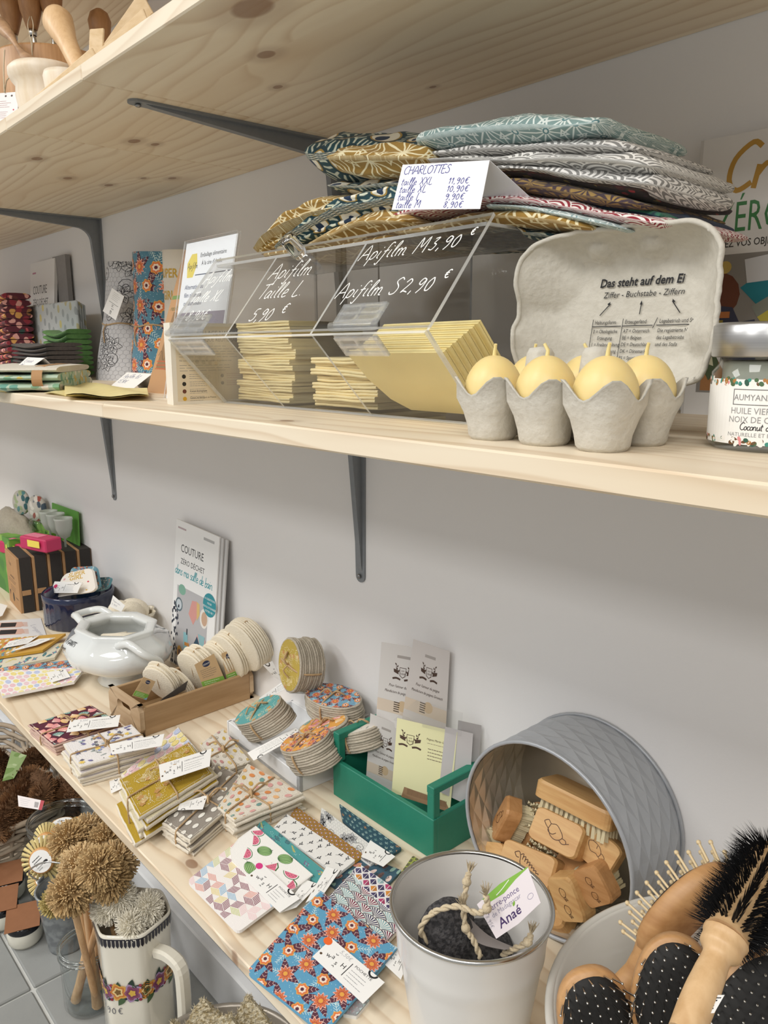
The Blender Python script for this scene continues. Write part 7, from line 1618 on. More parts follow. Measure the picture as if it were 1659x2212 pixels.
rope('twisted rope with a frayed knot rising straight up in the bucket', [PD(1012, 1888, .745), PD(1008, 1905, .742), PD(1002, 1945, .738), PD(990, 1990, .732), PD(975, 2012, .73)]); rope('twisted rope looping over the stones to the pumice tag', [PD(1050, 1935, .70), PD(1052, 1962, .702), PD(1030, 1972, .705), PD(985, 1958, .712), PD(935, 1972, .72), PD(908, 2010, .725), PD(938, 2045, .728)]); rope('twisted rope hanging down in front of the black stone', [PD(1000, 1960, .728), PD(1006, 2005, .725), PD(1022, 2030, .722), PD(1038, 2068, .72)]); rope('frayed rope end at the far bucket wall', [PD(1146, 2020, .71), PD(1140, 2035, .71), PD(1110, 2050, .72), PD(1085, 2062, .73)])
q = [PD(1072, 2028, .705), PD(1168, 1950, .685), PD(1140, 1872, .70), PD(1028, 1950, .72)]
D = Deco(quad_fn(*q, 62, 42)); D.paper = WH
pts = [(0, 0), (30, -2.5), (62, 0), (62, 42), (30, 44), (0, 40)]; D.base(pts, .5, srgb('#e9e0e3')); D.clip = pts
D.poly([(6, 42), (14, 34), (30, 33), (46, 38), (62, 41), (62, 46), (6, 46)], srgb('#86b84a')).up().stroke([(10+3*math.cos(t), 37+2.4*math.sin(t)) for t in [.5*k for k in range(11)]], .6, WH).stroke([(22, 36), (30, 38), (40, 42)], .8, WH, 4); D.clip = None
D.text('pierre-ponce', 5, 25.5, 9, srgb('#6a5a86'), sx=.86).text('de Madagascar', 8, 18.5, 7.2, srgb('#9a94a8'), sx=.86).text('Anaé', 10, 5, 14, srgb('#4a3566'), shear=.12, bold=.012); leaf(D, 33, 15.5, 6, 1.4, .9, srgb('#7fae3e')); D.stroke([(54+3.4*math.cos(t), 13+2.8*math.sin(t)) for t in [PI*k/8 for k in range(17)]], .4, srgb('#8a84a0')); D.hand('L 8,95€', 1.5, 30, 5.2, .45, (.35, .33, .38), rot=-1.6)
D.build('pumice_tag', PAPER(), label='white and green pumice stone tag standing out of the bucket', cat='tag')
m = MB(); m.smooth = True; A = [PD(990, 1985, .735), PD(1030, 2035, .72), PD(1090, 2052, .715)]; B = [PD(1010, 1978, .745), PD(1055, 2020, .735), PD(1115, 2048, .725)]
def gf(a, b): p = spline(A, 6); q2 = spline(B, 6); i = int(a*12); return p[i].lerp(q2[i], b)
m.grid(gf, 13, 3); m.build('pumice_tag', plain('#8d8684', .6, 'grey_card_back'), label='curled grey back of another pumice tag in the bucket', cat='tag')
# ---- enamel bowl with hairbrushes
oc = Vec((-.196, -.219, ZC)); OR, OH = .168, .144
OEN = mat('pale_enamel_bowl', lambda: dict(col=srgb('#c9c6be'), rough=.22), coat=.3)
ow = thing('enamel_bowl', 'large pale enamel bowl full of hairbrushes', 'bowl', oc)
m = MB(); m.lathe([(0, .001), (.09, 0), (.105, .004), (.135, .05), (.155, .10), (OR-.003, OH-.004), (OR, OH), (OR-.002, OH+.003), (OR-.006, OH+.001), (.148, .09), (.126, .04), (.1, .008), (0, .006)], 96, c=oc); m.build('basin', OEN, ow)
m = MB(); m.tube([oc+Vec((OR*math.cos(a), OR*math.sin(a), OH)) for a in [2*PI*i/96 for i in range(96)]], .0042, 10, closed=True); m.build('rolled_rim', OEN, ow)
CUSH = plain('#171513', .7, 'black_cushion'); HB = woodmat('hairbrush_beech', '#c79a68', '#a87a4c', 0, .6)
def hairbrush(label, c, up, nrm, a, b, metal=True, handle=.13, back=False, seed=1):
    """oval paddle brush: c = head centre, up = towards the tip, nrm = direction the pins point"""
    M = frame(c, up, z=nrm); e = thing('hairbrush', label, 'hairbrush', c, 'hairbrushes in the enamel bowl')
    m = MB(); out = []
    for i in range(40):
        t = 2*PI*i/40; r = 1/((abs(math.cos(t)))**2.3+(abs(math.sin(t)))**2.3)**(1/2.3); out.append((a*r*math.cos(t), b*r*math.sin(t)))
    n = 40; vs = [(x*s, y*s, z) for z, s in ((-.013, .55), (-.010, .86), (-.004, .985), (.003, 1), (.006, .97)) for x, y in out]
    m.M = M; m.add(vs, [(l*n+i, l*n+(i+1) % n, (l+1)*n+(i+1) % n, (l+1)*n+i) for l in range(4) for i in range(n)]+[list(range(n))[::-1], list(range(4*n, 5*n))], smooth=True)
    m.M = None; m.tube([M @ Vec((-a*.82-handle*k/8, 0, -.003)) for k in range(9)], [.020, .0145, .0115, .0115, .0125, .0135, .014, .013, .008], 14); m.build('wooden_body', HB, e)
    m = MB(); m.M = M; vs = [(x*s, y*s, z) for z, s in ((.006, .90), (.010, .84), (.0125, .6), (.0135, .25)) for x, y in out]; m.add(vs, [(l*n+i, l*n+(i+1) % n, (l+1)*n+(i+1) % n, (l+1)*n+i) for l in range(3) for i in range(n)]+[list(range(3*n, 4*n))], smooth=True); m.build('cushion', CUSH, e)
    m = MB(); m.M = M; rr = random.Random(seed); st = .0068 if metal else .011
    for i in range(-14, 15):
        for j in range(-9, 10):
            x, y = i*st+(j % 2)*st/2, j*st*.87
            if (abs(x)/(a*.97))**2.3+(abs(y)/(b*.97))**2.3 > 1: continue
            z0 = .008; h = .016; lean = Vec((x/a*.006, y/b*.006, 0)); r = .00062 if metal else .0013; B = Vec((x, y, z0)); T = B+lean+Vec((0, 0, h)); m.tube([B, T], [r, r], 4, cap=False); m.ball(T, r*1.7, 6, 4)
    m.build('pins', METAL if metal else mat('wooden_pins', col=srgb('#d9c39a'), rough=.5), e, kind='stuff')
    return e, M
e, M = hairbrush('wooden hairbrush seen from its beech back with a barcode sticker', PD(1492, 1975, .66), CR*.62+CU*.72-CF*.1, CF*1.0-CR*.42+CU*.2, .054, .036, False, .10, seed=2)
D = Deco(lambda u, v, h: M @ Vec((.012-v*.001, u*.001, -.0132-h*.001))); D.base(RECT(18, 34), .2, WH)
for k in range(15): D.rect(3, 4+k*1.75, 8, .5+.6*((k*7) % 3)/2, INK)
D.text('3700000', 16.5, 5, 3, INK, rot=PI/2); D.build('barcode_sticker', PAPER(), e)
for (lb, px, py, d, up, nr, a, b, sd) in (
  ('pin hairbrush with black cushion in the middle of the bowl', 1448, 2140, .585, CU*.96+CR*.22, -CF*.92+CU*.42-CR*.1, .043, .0275, 3), ('pin hairbrush at the near side of the bowl with its tip below the rim', 1292, 2215, .60, CU*.92-CR*.22, -CF*.85+CU*.5-CR*.1, .046, .030, 4),
  ('pin hairbrush leaning on the far wall of the bowl beside the round brush', 1650, 2200, .55, CU*.75+CR*.6, -CF*.9+CU*.3-CR*.25, .052, .036, 5), ('pin hairbrush deep in the bowl behind the round brush handle', 1545, 2180, .62, CU*.9+CR*.1, -CF*.9+CU*.45, .040, .026, 6)):
    hairbrush(lb, PD(px, py, d), up, nr, a, b, True, .10, seed=sd)
# round brush
rb = thing('round_brush', 'round hairbrush with black bristles and pale beech handle', 'hairbrush', PD(1480, 2212, .49))
h0, h1, h2, h3 = PD(1478, 2235, .485), PD(1545, 2075, .515), PD(1568, 2025, .525), PD(1668, 1850, .575)
m = MB(); m.tube(spline([h0, h0.lerp(h1, .5), h1, h1.lerp(h2, .5), h2], 5), [0.0101, 0.0102, 0.0105, 0.0108, 0.0108, 0.0108, 0.0106, 0.0102, 0.0099, 0.0094, 0.0091, 0.0092, 0.0105, 0.0122, 0.0134, 0.0139, 0.0139, 0.0139, 0.0143, 0.0151, 0.0151], 20); m.tube([h2, h2.lerp(h3, .04), h3], [.0151, .0139, .0139], 20); m.build('wooden_body', woodmat('pale_beech_handle', '#dcb98c', '#c29a6a', 2, .6), rb)
m = MB(); ax = (h3-h2).normalized(); u = ax.orthogonal().normalized(); v = ax.cross(u); rr = random.Random(5)
for i in range(30):
    for j in range(13):
        p = h2+ax*((h3-h2).length*(.05+.95*i/29)); a = 2*PI*j/13
        for k in range(7):
            a2 = a+rr.uniform(-.13, .13); d = (u*math.cos(a2)+v*math.sin(a2)+ax*rr.uniform(-.12, .12)).normalized(); q1 = p+d*.0125; q2 = p+d*(.029+rr.uniform(-.003, .003)); s = ax.cross(d)*.0005
            m.add([q1+s, q1-s, q2], [(0, 1, 2)]); m.add([q1+ax*.0005, q1-ax*.0005, q2], [(0, 1, 2)])
m.build('bristles', plain('#101012', .55, 'black_bristle'), rb, kind='stuff')
D = Deco(quad_fn(h0.lerp(h1, .42)-CF*.0106-CR*.007, h0.lerp(h1, .42)-CF*.0106+CR*.006, h0.lerp(h1, .66)-CF*.0106+CR*.008, h0.lerp(h1, .66)-CF*.0106-CR*.006, 13, 30)); D.base(RECT(13, 30), .2, WH); D.lines(3, 24, 9, 5, 4.4, 2.2, INK); D.build('sticker', PAPER(), rb)
# ================================================================== on the floor under the low shelf
FU = lambda: None
def fuzz(m, c, n, r0, r1, w, col, rnd_, dirf=None, var=.15, tuftk=1):
    """short tapering hairs from r0 to r1 around c"""
    for _ in range(n):
        if dirf: d = dirf(rnd_)
        else:
            z = rnd_.uniform(-1, 1); a = rnd_.uniform(0, 2*PI); s = math.sqrt(1-z*z); d = Vec((s*math.cos(a), s*math.sin(a), z))
        k = rnd_.uniform(1-var, 1+var); f_ = rnd_.uniform(.78, 1.15); cc = tuple(v*f_ for v in col); u = d.orthogonal().normalized(); u.rotate(Mat.Rotation(rnd_.uniform(0, 6), 3, d)); v = d.cross(u)
        p0 = c+d*r0; p1 = c+d*r1*k+u*rnd_.uniform(-.1, .1)*r1
        m.add([p0+u*w*.4, p0-u*w*.2+v*w*.35, p0-u*w*.2-v*w*.35, p1+u*w, p1-u*w*.5+v*w*.87, p1-u*w*.5-v*w*.87], [(0, 1, 4, 3), (1, 2, 5, 4), (2, 0, 3, 5), (3, 4, 5)], cc)
HAIR = printed('plant_fibre', .9)
def pommesh(r, n, w, col, seed, name, flat=.75):
    m = MB(); rr = random.Random(seed); fuzz(m, Vec((0, 0, 0)), n, r*.25, r, w, col, rr)
    for v in m.v: v.z *= flat
    m.ball((0, 0, 0), r*.55, 12, 8, col=tuple(c*.75 for c in col)); return m.mesh(name, HAIR, Vec((0, 0, 0)))
def putmesh(me, name, parent, loc, rot=(0, 0, 0), kind='stuff'):
    o = bpy.data.objects.new(name, me); COL.objects.link(o); o.parent = parent; o.location = Vec(loc)-ORG[parent.name]; o.rotation_euler = rot; tag(o, kind=kind); return o
CLEAR = thinclear('clear_jar_glass', (.95, .965, .965), .05, .02)
def gjar(label, c, r, h, neck, name='glass_jar'):
    e = thing(name, label, 'jar', c); m = MB()
    p = [(0, .002), (r*.9, 0), (r, .008), (r, h*.72), (r*1.0, h*.8), (neck, h*.88), (neck, h*.97), (neck+.003, h)]
    m.lathe(p, 48, c=c); m.lathe([(a-.003 if a > .01 else a, b+.003) for a, b in p], 48, c=c); m.build('glass', CLEAR, e)
    m = MB(); m.tube([c+Vec(((neck+.0015)*math.cos(a), (neck+.0015)*math.sin(a), h)) for a in [2*PI*i/56 for i in range(56)]], .003, 8, closed=True); m.tube([c+Vec(((neck+.002)*math.cos(a), (neck+.002)*math.sin(a), h*.92)) for a in [2*PI*i/56 for i in range(56)]], .0022, 6, closed=True); m.build('rim', glassy('jar_rim_glass', (.93, .96, .95)) if 'jar_rim_glass' not in bpy.data.materials else bpy.data.materials['jar_rim_glass'], e)
    return e
# ---- pitcher with cream brushes
PH = .235; pc = P(285, 1970, z=PH); pc.z = 0; PK = .87
PIT = mat('cream_pitcher', lambda: dict(col=srgb('#e6e0d0'), rough=.14), coat=.5)
pt = thing('pitcher', 'cream hexagonal pitcher with flower band, handle and dark scalloped rim', 'pitcher', pc)
hx = lambda a: (1/max(math.cos((a+.2) % (PI/3)-PI/6), .90))
sp_ = math.atan2(-.3, -1)                                    # spout direction
def pr(a, z): 
    q = math.cos(a-sp_); k = hx(a)**.75
    return k*(1+.20*max(0, q)**6*max(0, (z-.165)/.066))
def ph(a, z): return z+.014*max(0, math.cos(a-sp_))**5*(z > .2)
prof = [(0, .002), (.052, 0), (.056, .006), (.056, .10), (.057, .18), (.059, .222), (.060, PH), (.0575, PH+.002), (.055, PH-.004), (.052, .18), (.05, .012), (0, .010)]
m = MB(); m.smooth = True; n = 60; vs = []
for r, z in prof:
    for i in range(n): a = 2*PI*i/n; vs.append(pc+Vec((r*PK*pr(a, z)*math.cos(a), r*PK*pr(a, z)*math.sin(a), ph(a, z))))
m.add(vs, [(j*n+i, j*n+(i+1) % n, (j+1)*n+(i+1) % n, (j+1)*n+i) for j in range(len(prof)-1) for i in range(n)]); m.build('body', PIT, pt)
hd = Vec((math.cos(.28), math.sin(.28), 0)); hs = Vec((0, 0, 1)).cross(hd)
m = MB(); path = spline([pc+hd*(.058-.0075)+Vec((0, 0, .192)), pc+hd*(.082-.0075)+Vec((0, 0, .196)), pc+hd*(.104-.0075)+Vec((0, 0, .186)), pc+hd*(.108-.0075)+Vec((0, 0, .15)), pc+hd*(.106-.0075)+Vec((0, 0, .09)), pc+hd*(.098-.0075)+Vec((0, 0, .066)), pc+hd*(.074-.0075)+Vec((0, 0, .050)), pc+hd*(.058-.0075)+Vec((0, 0, .036))], 4)
vs = []; N_ = len(path)
for i, p in enumerate(path):
    t_ = (path[min(i+1, N_-1)]-path[max(i-1, 0)]).normalized(); nn = t_.cross(hs)
    for a, b in ((-1, -.6), (-.6, -1), (.6, -1), (1, -.6), (1, .6), (.6, 1), (-.6, 1), (-1, .6)): vs.append(p+hs*(.0095*a)+nn*(.008*b))
m.add(vs, [(j*8+i, j*8+(i+1) % 8, (j+1)*8+(i+1) % 8, (j+1)*8+i) for j in range(N_-1) for i in range(8)], smooth=False); m.build('handle', PIT, pt)
def pfn(u, v, h): a = u*.001/.0575; z = v*.00094; r = lerp(.0562, .0598, max(0, (z-.1)/.13))*PK*pr(a, z)+.0006+h*.001; return pc+Vec((r*math.cos(a), r*math.sin(a), ph(a, z)))
D = Deco(pfn); a0 = -1.0*57.5
for k in range(58):
    u = -180+k*6.2; D.poly([(u, 246), (u+4.4, 246), (u+4.4, 235), (u+2.2, 231), (u, 235)], srgb('#23222c')); D.rect(u, 245, 6.2, 2, srgb('#23222c'))
D.build('rim_border', VCOL(.25), pt); D = Deco(pfn)
for k in range(8):
    u = -178+k*46
    for q in range(14): leaf(D, u+(q*5.3) % 44, 150+6*math.sin(q*2.1), 21, 5.5, q*1.3, srgb(('#2f4a34', '#24382c', '#46603c')[q % 3]))
    D.up(); blossom(D, u+9, 150, 15, 5, [srgb('#a98ab0'), srgb('#8a4a6a'), srgb('#7a3a58'), srgb('#d8b04a')], k, .18); blossom(D, u+32, 152, 14, 5, [srgb('#d9a24a'), srgb('#c97a34'), srgb('#e6c88a'), srgb('#7a5a2a')], k+1, .18); D.up(-1)
    D.up().disc(u+21, 138, 2.6, srgb('#8a2a3a')).disc(u+22, 164, 2.4, srgb('#a03a44')).disc(u+44, 140, 2.4, srgb('#2a2438')).up(-1)
D.build('flower_band', VCOL(.25), pt); D = Deco(pfn); D.hand('2,90€', -92, 112, 14, 1.1, (.12, .12, .14), sp=1.25, shear=0); D.build('lettering', VCOL(.25), pt)
CREAMF = srgb('#f8f2e2')
pm = pommesh(.0245, 1500, .0006, CREAMF, 1, 'cream_bristles', .85)
for i, (px, py, lb) in enumerate(((234, 1962, 'touching the spout'), (258, 1938, 'highest at the spout side'), (320, 1962, 'by the handle'), (284, 1998, 'lowest in front'))):
    c = P(px, py, z=PH+(.03 if i == 1 else .002 if i == 3 else .012)); e = thing('bottle_brush', 'cream fluffy bottle brush in the pitcher, ' + lb, 'brush', c, 'cream brushes in the pitcher'); putmesh(pm, 'bristles', e, c, (i*.5, .4*i, i))
    m = MB(); m.tube([c, pc+Vec(((c-pc).x*.25, (c-pc).y*.25, .03))], .004, 8); m.build('stick', BEECHZ, e)
# ---- tall glass jar with brown pom brushes
jc2 = P(187, 2042, z=.105); jc2.z = 0; gjar('clear glass storage jar holding long-handled fibre brushes', jc2, .042, .108, .041)
BEI = srgb('#d6ba8c'); pm2 = pommesh(.031, 900, .0013, BEI, 2, 'fibre_bristles', .9); pm3 = pommesh(.031, 900, .0013, srgb('#c6a878'), 3, 'fibre_bristles', .9)
for i, (px, py, d) in enumerate(((150, 1815, 1.23), (190, 1800, 1.27), (232, 1818, 1.24), (175, 1868, 1.16), (212, 1876, 1.12), (252, 1862, 1.18), (152, 1930, 1.12), (222, 1795, 1.30), (238, 1900, 1.14))):
    c = PD(px, py, d); e = thing('dish_brush', 'fibre brush on a long stick, ' + ('at the jar edge by the round brushes', 'behind at the top', 'under the shelf edge', 'in the middle of the bunch', 'front centre of the bunch', 'beside the shelf edge', 'lowest over the zinc bucket', 'highest of the bunch', 'low beside the pitcher')[i], 'brush', c, 'fibre brushes in the glass jar')
    putmesh(pm2 if i % 2 else pm3, 'bristles', e, c, (i, i*2, i*.7)); b = jc2+Vec((.024*math.cos(i*2.1), .024*math.sin(i*2.1), .008)); m = MB(); m.tube([c, c.lerp(b, .6), c.lerp(b, .9), b], [.005, .005, .006, .0085], 10); m.build('stick', BEECHZ, e)
# ---- zinc bucket
ZN = mat('zinc', lambda: dict(col=cmix(sstep(.4, .6, nois(coord(), 60, 3)), srgb('#85898c'), srgb('#a0a4a6')), rough=.45), metal=.6)
zc = P(134, 1916, z=.115); zc.z = 0; e = thing('zinc_bucket', 'small galvanised bucket with a wire handle behind the glass jar', 'bucket', zc)
p = [(0, .002), (.031, 0), (.032, .004), (.041, .085), (.043, .095), (.043, .112), (.045, .115), (.042, .115), (.040, .09), (.030, .006), (0, .005)]
m = MB(); m.lathe(p, 48, c=zc); m.tube([zc+Vec((.044*math.cos(a), .044*math.sin(a), .115)) for a in [2*PI*i/48 for i in range(48)]], .0022, 6, closed=True); m.build('body', ZN, e)
m = MB(); a = -2.6; q = zc+Vec((.045*math.cos(a), .045*math.sin(a), .11)); m.box(q, (.004, .016, .026), rz=a, bev=.001); m.build('ear', ZN, e)
m = MB(); m.tube(spline([q+Vec((0, 0, .004)), zc+Vec((-.045, -.04, .14)), zc+Vec((0, -.02, .175)), zc+Vec((.04, .03, .16))], 6), .0016, 6); m.build('wire_handle', METAL, e)
c = P(118, 1950, z=.118); e = thing('tuft_brush', 'yellow fibre tuft brush sticking out of the zinc bucket', 'brush', c); m = MB(); fuzz(m, c, 500, .006, .024, .0012, srgb('#b9a668'), random.Random(4)); m.build('bristles', HAIR, e, kind='stuff'); m = MB(); m.tube([c, zc+Vec((0, 0, .02))], .005, 8); m.build('stick', BEECHZ, e)
# ---- round glass jar with round brushes
bc2 = P(135, 1770, z=.150); bc2.z = 0; gjar('wide round glass jar full of round yellow-bristled brushes', bc2, .072, .153, .062)
def roundbrush(lb, c, n_, r):
    e = thing('scrubbing_brush', lb, 'brush', c, 'round brush heads in the glass jar'); M = frame(c, Vec(n_).orthogonal(), z=n_); rr = random.Random(int(r*1e5)+len(lb))
    m = MB(); m.M = M; m.lathe([(0, .006), (r*.55, .006), (r*.58, .002), (r*.55, -.008), (0, -.008)], 28); m.build('wooden_disc', BEECH, e)
    m = MB()
    for k in range(3):
        for i in range(26):
            a = 2*PI*(i+k*.33)/26; d = Vec((math.cos(a), math.sin(a), -.25-k*.35)).normalized(); b = Vec((math.cos(a), math.sin(a), 0))*r*(.54-.1*k)+Vec((0, 0, -.004)); t_ = b+d*r*.5; u = Vec((-math.sin(a), math.cos(a), 0)); w = .0035; f_ = rr.uniform(.85, 1.1); cc = tuple(v*f_ for v in srgb('#d8c68c'))
            m.add([M @ x for x in (b+u*w*.5, b-u*w*.5, t_-u*w, t_+u*w, b+Vec((0, 0, .002)), t_+Vec((0, 0, .003)))], [(0, 1, 2, 3), (0, 4, 5, 3), (4, 1, 2, 5), (3, 5, 2)], cc)
    m.build('bristles', HAIR, e, kind='stuff')
    D = Deco(lambda u, v, h: M @ Vec((u*.001, v*.001, .0064+h*.001))); D.disc(0, 0, r*500, WH, n=22).up(); D.lines(-r*300, r*200, r*600, 2, r*120, r*40, INK); D.disc(r*150, -r*150, r*130, INK, r*80); D.lines(-r*320, -r*60, r*350, 3, r*110, r*40, (.3, .3, .3)); D.build('sticker', PAPER(), e)
roundbrush('round brush head with white sticker facing out at the jar belly', PD(91, 1858, 1.415), -CF+CU*.1, .040); roundbrush('round brush head with sticker above the lower one', PD(101, 1822, 1.46), -CF*.9-CR*.3, .036); roundbrush('round brush head lying bristles down in the jar mouth', PD(136, 1785, 1.48), CU*.95-CF*.2, .040); roundbrush('round brush head tilted against the far jar wall', PD(178, 1780, 1.56), CU*.6+CF*.6, .040); roundbrush('round brush head at the bottom of the jar', PD(100, 1895, 1.47), -CF*.7+CU*.5, .036)
# ---- wicker basket with brown brushes
WIC = plain('#a99a86', .8, 'grey_willow', .15, 60, bmp=.3); kc = Vec((-1.79, -.45, 0)); bxw, bxd, bxh = .265, .175, .125
bs = thing('wicker_basket', 'grey willow basket heaped with brown coir brushes', 'basket', kc)
def rim_pt(t, z, k): 
    a = 2*PI*t; c_, s_ = math.cos(a), math.sin(a); e_ = (abs(c_)**4+abs(s_)**4)**-.25; f = .86+.14*z/bxh
    return kc+Vec((bxw*c_*e_*f*.98+k*c_, bxd*s_*e_*f*.98+k*s_, z))
for j in range(9):
    m = MB(); z = .008+j*.0128; m.tube([rim_pt(i/72, z+.0015*math.sin(i*1.3+j), .004*(1 if ((i//3)+j) % 2 else -1)) for i in range(72)], .0052, 6, closed=True); m.build('willow_rod', WIC, bs)
for i in range(24): m = MB(); m.tube([rim_pt((i+.5)/24, z, 0) for z in (0, .04, .08, .122)], .0045, 6); m.build('stake', WIC, bs)
m = MB(); m.tube([rim_pt(i/72, .124, 0) for i in range(72)], .006, 8, closed=True); m.build('rim', plain('#a89680', .7, 'willow_rim', .1), bs)
m = MB(); m.add([rim_pt(i/40, .01, -.004) for i in range(40)], [list(range(40))]); m.build('floor', WIC, bs)
COIR = srgb('#7a5636')
def coir(lb, pts, r, seed, n=1500):
    sp2 = spline(pts, 5); e = thing('coir_brush', lb, 'brush', sum(sp2, Vec())/len(sp2), 'coir brushes in the basket'); rr = random.Random(seed); m = MB(); m.tube(sp2, r*.72, 10, col=tuple(v*.6 for v in COIR))
    for _ in range(n):
        i = rr.randrange(len(sp2)-1); p = sp2[i].lerp(sp2[i+1], rr.random()); t_ = (sp2[i+1]-sp2[i]).normalized(); u = t_.orthogonal().normalized(); u.rotate(Mat.Rotation(rr.uniform(0, 6.28), 3, t_)); d = (u+t_*rr.uniform(-.3, .3)).normalized(); w = t_*.0011; q0 = p+d*r*.5; q1 = p+d*r*rr.uniform(.92, 1.12); f_ = rr.uniform(.7, 1.5); cc = tuple(v*f_ for v in COIR); m.add([q0+w, q0-w, q1-w*.6, q1+w*.6], [(0, 1, 2, 3)], cc)
    m.build('coir', HAIR, e, kind='stuff'); return e
BP_ = lambda px, py, z: P(px, py, z=z)
coir('large brown coir brush bent into a loop on top of the basket', [BP_(10, 1722, 0.155), BP_(40, 1690, 0.165), BP_(75, 1680, 0.165), BP_(95, 1705, 0.165), BP_(85, 1730, 0.155)], .026, 1); coir('straight brown coir brush lying across the basket', [BP_(0, 1770, 0.140), BP_(30, 1735, 0.150), BP_(62, 1705, 0.155)], .028, 2); coir('brown coir brush lowest at the basket rim', [BP_(-10, 1800, 0.125), BP_(30, 1762, 0.130), BP_(66, 1745, 0.130)], .026, 3)
coir('round brown coir brush by the shelf edge', [BP_(122, 1722, 0.135), BP_(135, 1700, 0.145), BP_(150, 1712, 0.145), BP_(145, 1728, 0.135)], .026, 4); coir('brown coir brush curled beside the white tag', [BP_(80, 1735, 0.135), BP_(92, 1700, 0.145), BP_(106, 1695, 0.145)], .024, 5); coir('brown coir brush at the far side of the basket', [BP_(55, 1650, 0.165), BP_(85, 1632, 0.165), BP_(110, 1640, 0.155)], .024, 6); coir('brown coir brush end by the green leaf', [BP_(-20, 1660, 0.175), BP_(5, 1640, 0.175)], .026, 7); coir('brown coir brush filling the basket under the others', [BP_(90, 1770, 0.085), BP_(130, 1755, 0.085), BP_(160, 1740, 0.085)], .03, 8); coir('brown coir brush low at the basket corner', [BP_(20, 1790, 0.085), BP_(60, 1775, 0.085), BP_(100, 1770, 0.085)], .03, 9)
for i in range(9):
    b = kc+Vec((-.17+.055*(i % 5), -.09+.09*(i//3 % 3)*.9, .055+.03*(i % 2))); coir('brown coir brush deep in the basket, ' + ORD[i] + ' from its far end', [b, b+Vec((.035, .02*(-1)**i, .012)), b+Vec((.075, .03*(-1)**i, 0))], .03, 20+i, 700)
D = Deco(quad_fn(P(40, 1742, z=.175), P(90, 1750, z=.175), P(96, 1730, z=.19), P(38, 1718, z=.19), 60, 22)); D.base(RECT(60, 22), .4, srgb('#e4dcda')); D.rect(52, 0, 8, 22, srgb('#b03a44')); D.lines(6, 16, 26, 4, 4, .8, (.5, .5, .5)); [D.rect(40+k*1.6, 4, .8, 12, INK) for k in range(6)]; D.build('swing_tag', PAPER(), label='white swing tag with a red end on the coir brushes', cat='tag')
m = MB(); m.slab([P(5, 1688, z=.185), P(30, 1682, z=.185), P(58, 1632, z=.20), P(25, 1622, z=.20)], .0006); m.build('green_card', scatter('green_leaf_card', '#8aa068', ['#6f8a4a', '#a9b88a'], 40, 'Object', .5), label='green leaf-coloured card stuck between the coir brushes', cat='card')
# ---- small pots with kraft labels
for i, (px, py) in enumerate(((50, 1984), (2, 1947), (16, 1890))):
    c = P(px, py, z=.046); c.z = 0; e = thing('small_pot', 'small white pot with dark lid and kraft paper label, ' + ('alone in front', 'behind the front one', 'next to the basket')[i], 'pot', c, 'pots with kraft labels')
    m = MB(); m.lathe([(0, .001), (.024, 0), (.029, .008), (.030, .026), (.028, .032)], 32, c=c); m.build('pot', plain('#d9d6c8', .25, 'cream_pot', .02), e); m = MB(); m.lathe([(.0285, .030), (.0295, .034), (.028, .044), (0, .046)], 32, c=c); m.build('lid', mat('black_gloss_lid', col=(.01, .011, .014), rough=.08), e)
    m = MB(); d_ = Vec((.032, -.012, 0)); s_ = Vec((.014, .026, 0)); h_ = Vec((0, 0, .049)); m.slab([c+h_-d_-s_, c+h_+d_-s_+Vec((0, 0, -.004)), c+h_+d_+s_+Vec((0, 0, .003)), c+h_-d_+s_+Vec((0, 0, .006))], .0006, nrm=(0, 0, 1)); m.build('kraft_label', plain('#8a5c3c', .8, 'brown_kraft_label', .06), e)
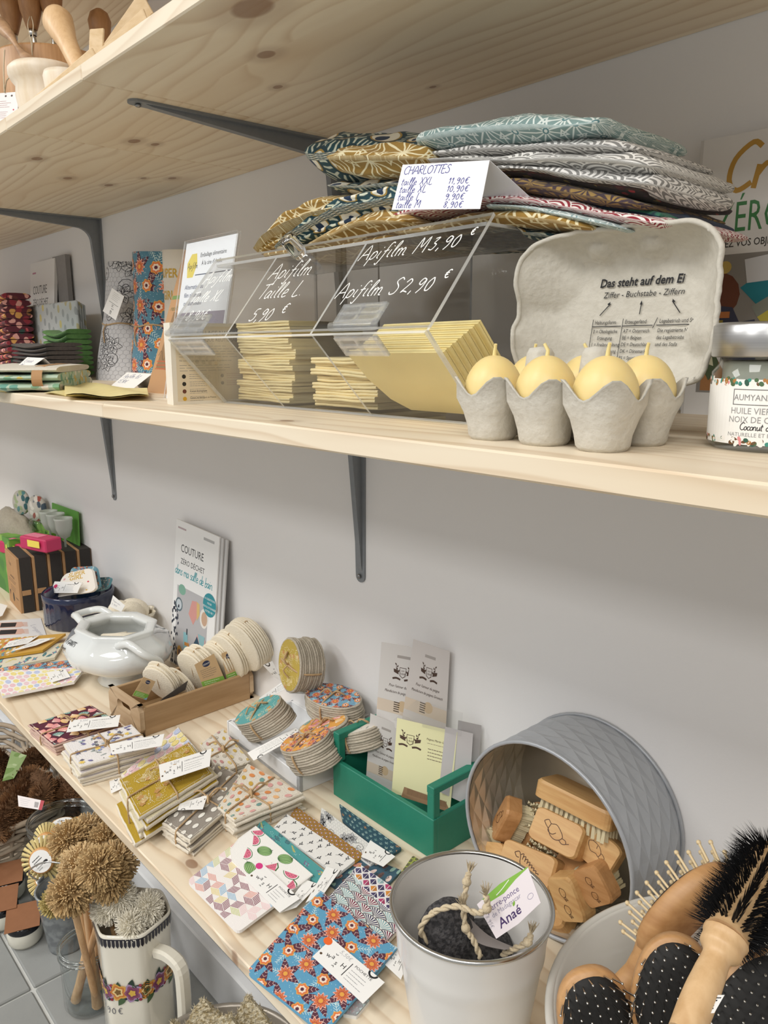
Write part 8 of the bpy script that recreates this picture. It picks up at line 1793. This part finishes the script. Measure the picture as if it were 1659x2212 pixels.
# ---- pan with loofah pieces
nc = P(470, 2330, z=.12); nc.z = .0; nr_ = .118
pn = thing('grey_pan', 'round grey metal pan with loofah pieces on the floor', 'pan', nc); m = MB(); m.lathe([(0, .002), (.085, 0), (.095, .006), (nr_, .118), (nr_+.003, .121), (nr_, .123), (nr_-.004, .119), (.09, .010), (0, .008)], 64, c=nc); m.build('pan', mat('warm_grey_metal', lambda: dict(col=srgb('#a39b90'), rough=.35), metal=.5), pn)
LOOF = mat('loofah_fibre', lambda: dict(col=cmix(sstep(.35, .65, nois(coord(), 220, 3)), srgb('#b5a37c'), srgb('#e4d9bd')), bump=bump(nois(coord(), 260, 4), 1.0, .006)), rough=.95)
def loof(lb, px, d, th=.02):
    q = [PD(a, b, d) for a, b in px]; n_ = -CF*.8+CU*.4; m = MB(); cc = sum(q, Vec())/len(q); ring = []
    for i in range(len(q)):
        for k in range(8): p = q[i].lerp(q[(i+1) % len(q)], k/8); ring.append(p+Vec((mnoise.noise(p*90), mnoise.noise(p*90+Vec((5, 0, 0))), mnoise.noise(p*90+Vec((0, 5, 0)))))*.003)
    N = len(ring); vs = [cc+(p-cc)*s+n_*z for z, s in ((-th/2, .97), (-th/4, 1), (th/4, 1), (th/2, .97)) for p in ring]; m.add(vs, [(l*N+i, l*N+(i+1) % N, (l+1)*N+(i+1) % N, (l+1)*N+i) for l in range(3) for i in range(N)]+[list(range(N))[::-1], list(range(3*N, 4*N))]); rr = random.Random(len(lb))
    for _ in range(500):
        p = ring[rr.randrange(N)]; p = cc+(p-cc)*(1 if rr.random() < .6 else rr.random()); dd = (Vec((rr.uniform(-1, 1), rr.uniform(-1, 1), rr.uniform(-1, 1)))+n_*.3).normalized(); w = dd.orthogonal()*.0004; s = p+n_*rr.uniform(-th/2, th/2); m.add([s+w, s-w, s+dd*.006], [(0, 1, 2)])
    m.build('loofah', LOOF, label=lb, cat='loofah', group='loofah pieces in the pan')
loof('triangular loofah piece at the pan wall by the pitcher', [(395, 2225), (432, 2160), (440, 2158), (520, 2225), (470, 2260)], 1.08); loof('triangular loofah piece with a curled tip', [(495, 2225), (530, 2155), (545, 2158), (600, 2225), (550, 2260)], 1.06); loof('broad loofah piece lying in front of the two upright ones', [(400, 2240), (490, 2192), (500, 2195), (545, 2250), (460, 2280)], 1.02); loof('loofah corner peeping over the pan rim', [(366, 2240), (372, 2205), (384, 2212), (400, 2250)], 1.05)
# far corner under the shelf
c = P(292, 1958, z=.10); e = thing('tuft_brush', 'small fibre brush showing behind the pitcher under the shelf', 'brush', c); m = MB(); fuzz(m, c, 500, .006, .024, .0013, srgb('#b39c6a'), random.Random(9)); m.build('bristles', HAIR, e, kind='stuff'); m = MB(); m.tube([c, Vec((c.x, c.y, .004))], .005, 8); m.build('stick', BEECHZ, e)
m = MB(); c = Vec((-2.42, -.42, 0)); m.box((c.x, c.y, .12), (.30, .22, .24), bev=.01); m.build('storage_box', plain('#43526a', .6, 'dull_blue_box'), label='dull blue box on the floor beyond the basket', cat='box')
m = MB(); m.ball((c.x, c.y, .275), (.13, .09, .05), 20, 12, fn=lambda d: 1+.12*mnoise.noise(d*3)); m.build('dark_bag', plain('#3a2519', .8, 'dark_brown_cloth'), label='dark brown cloth bag on the dull blue box', cat='bag')
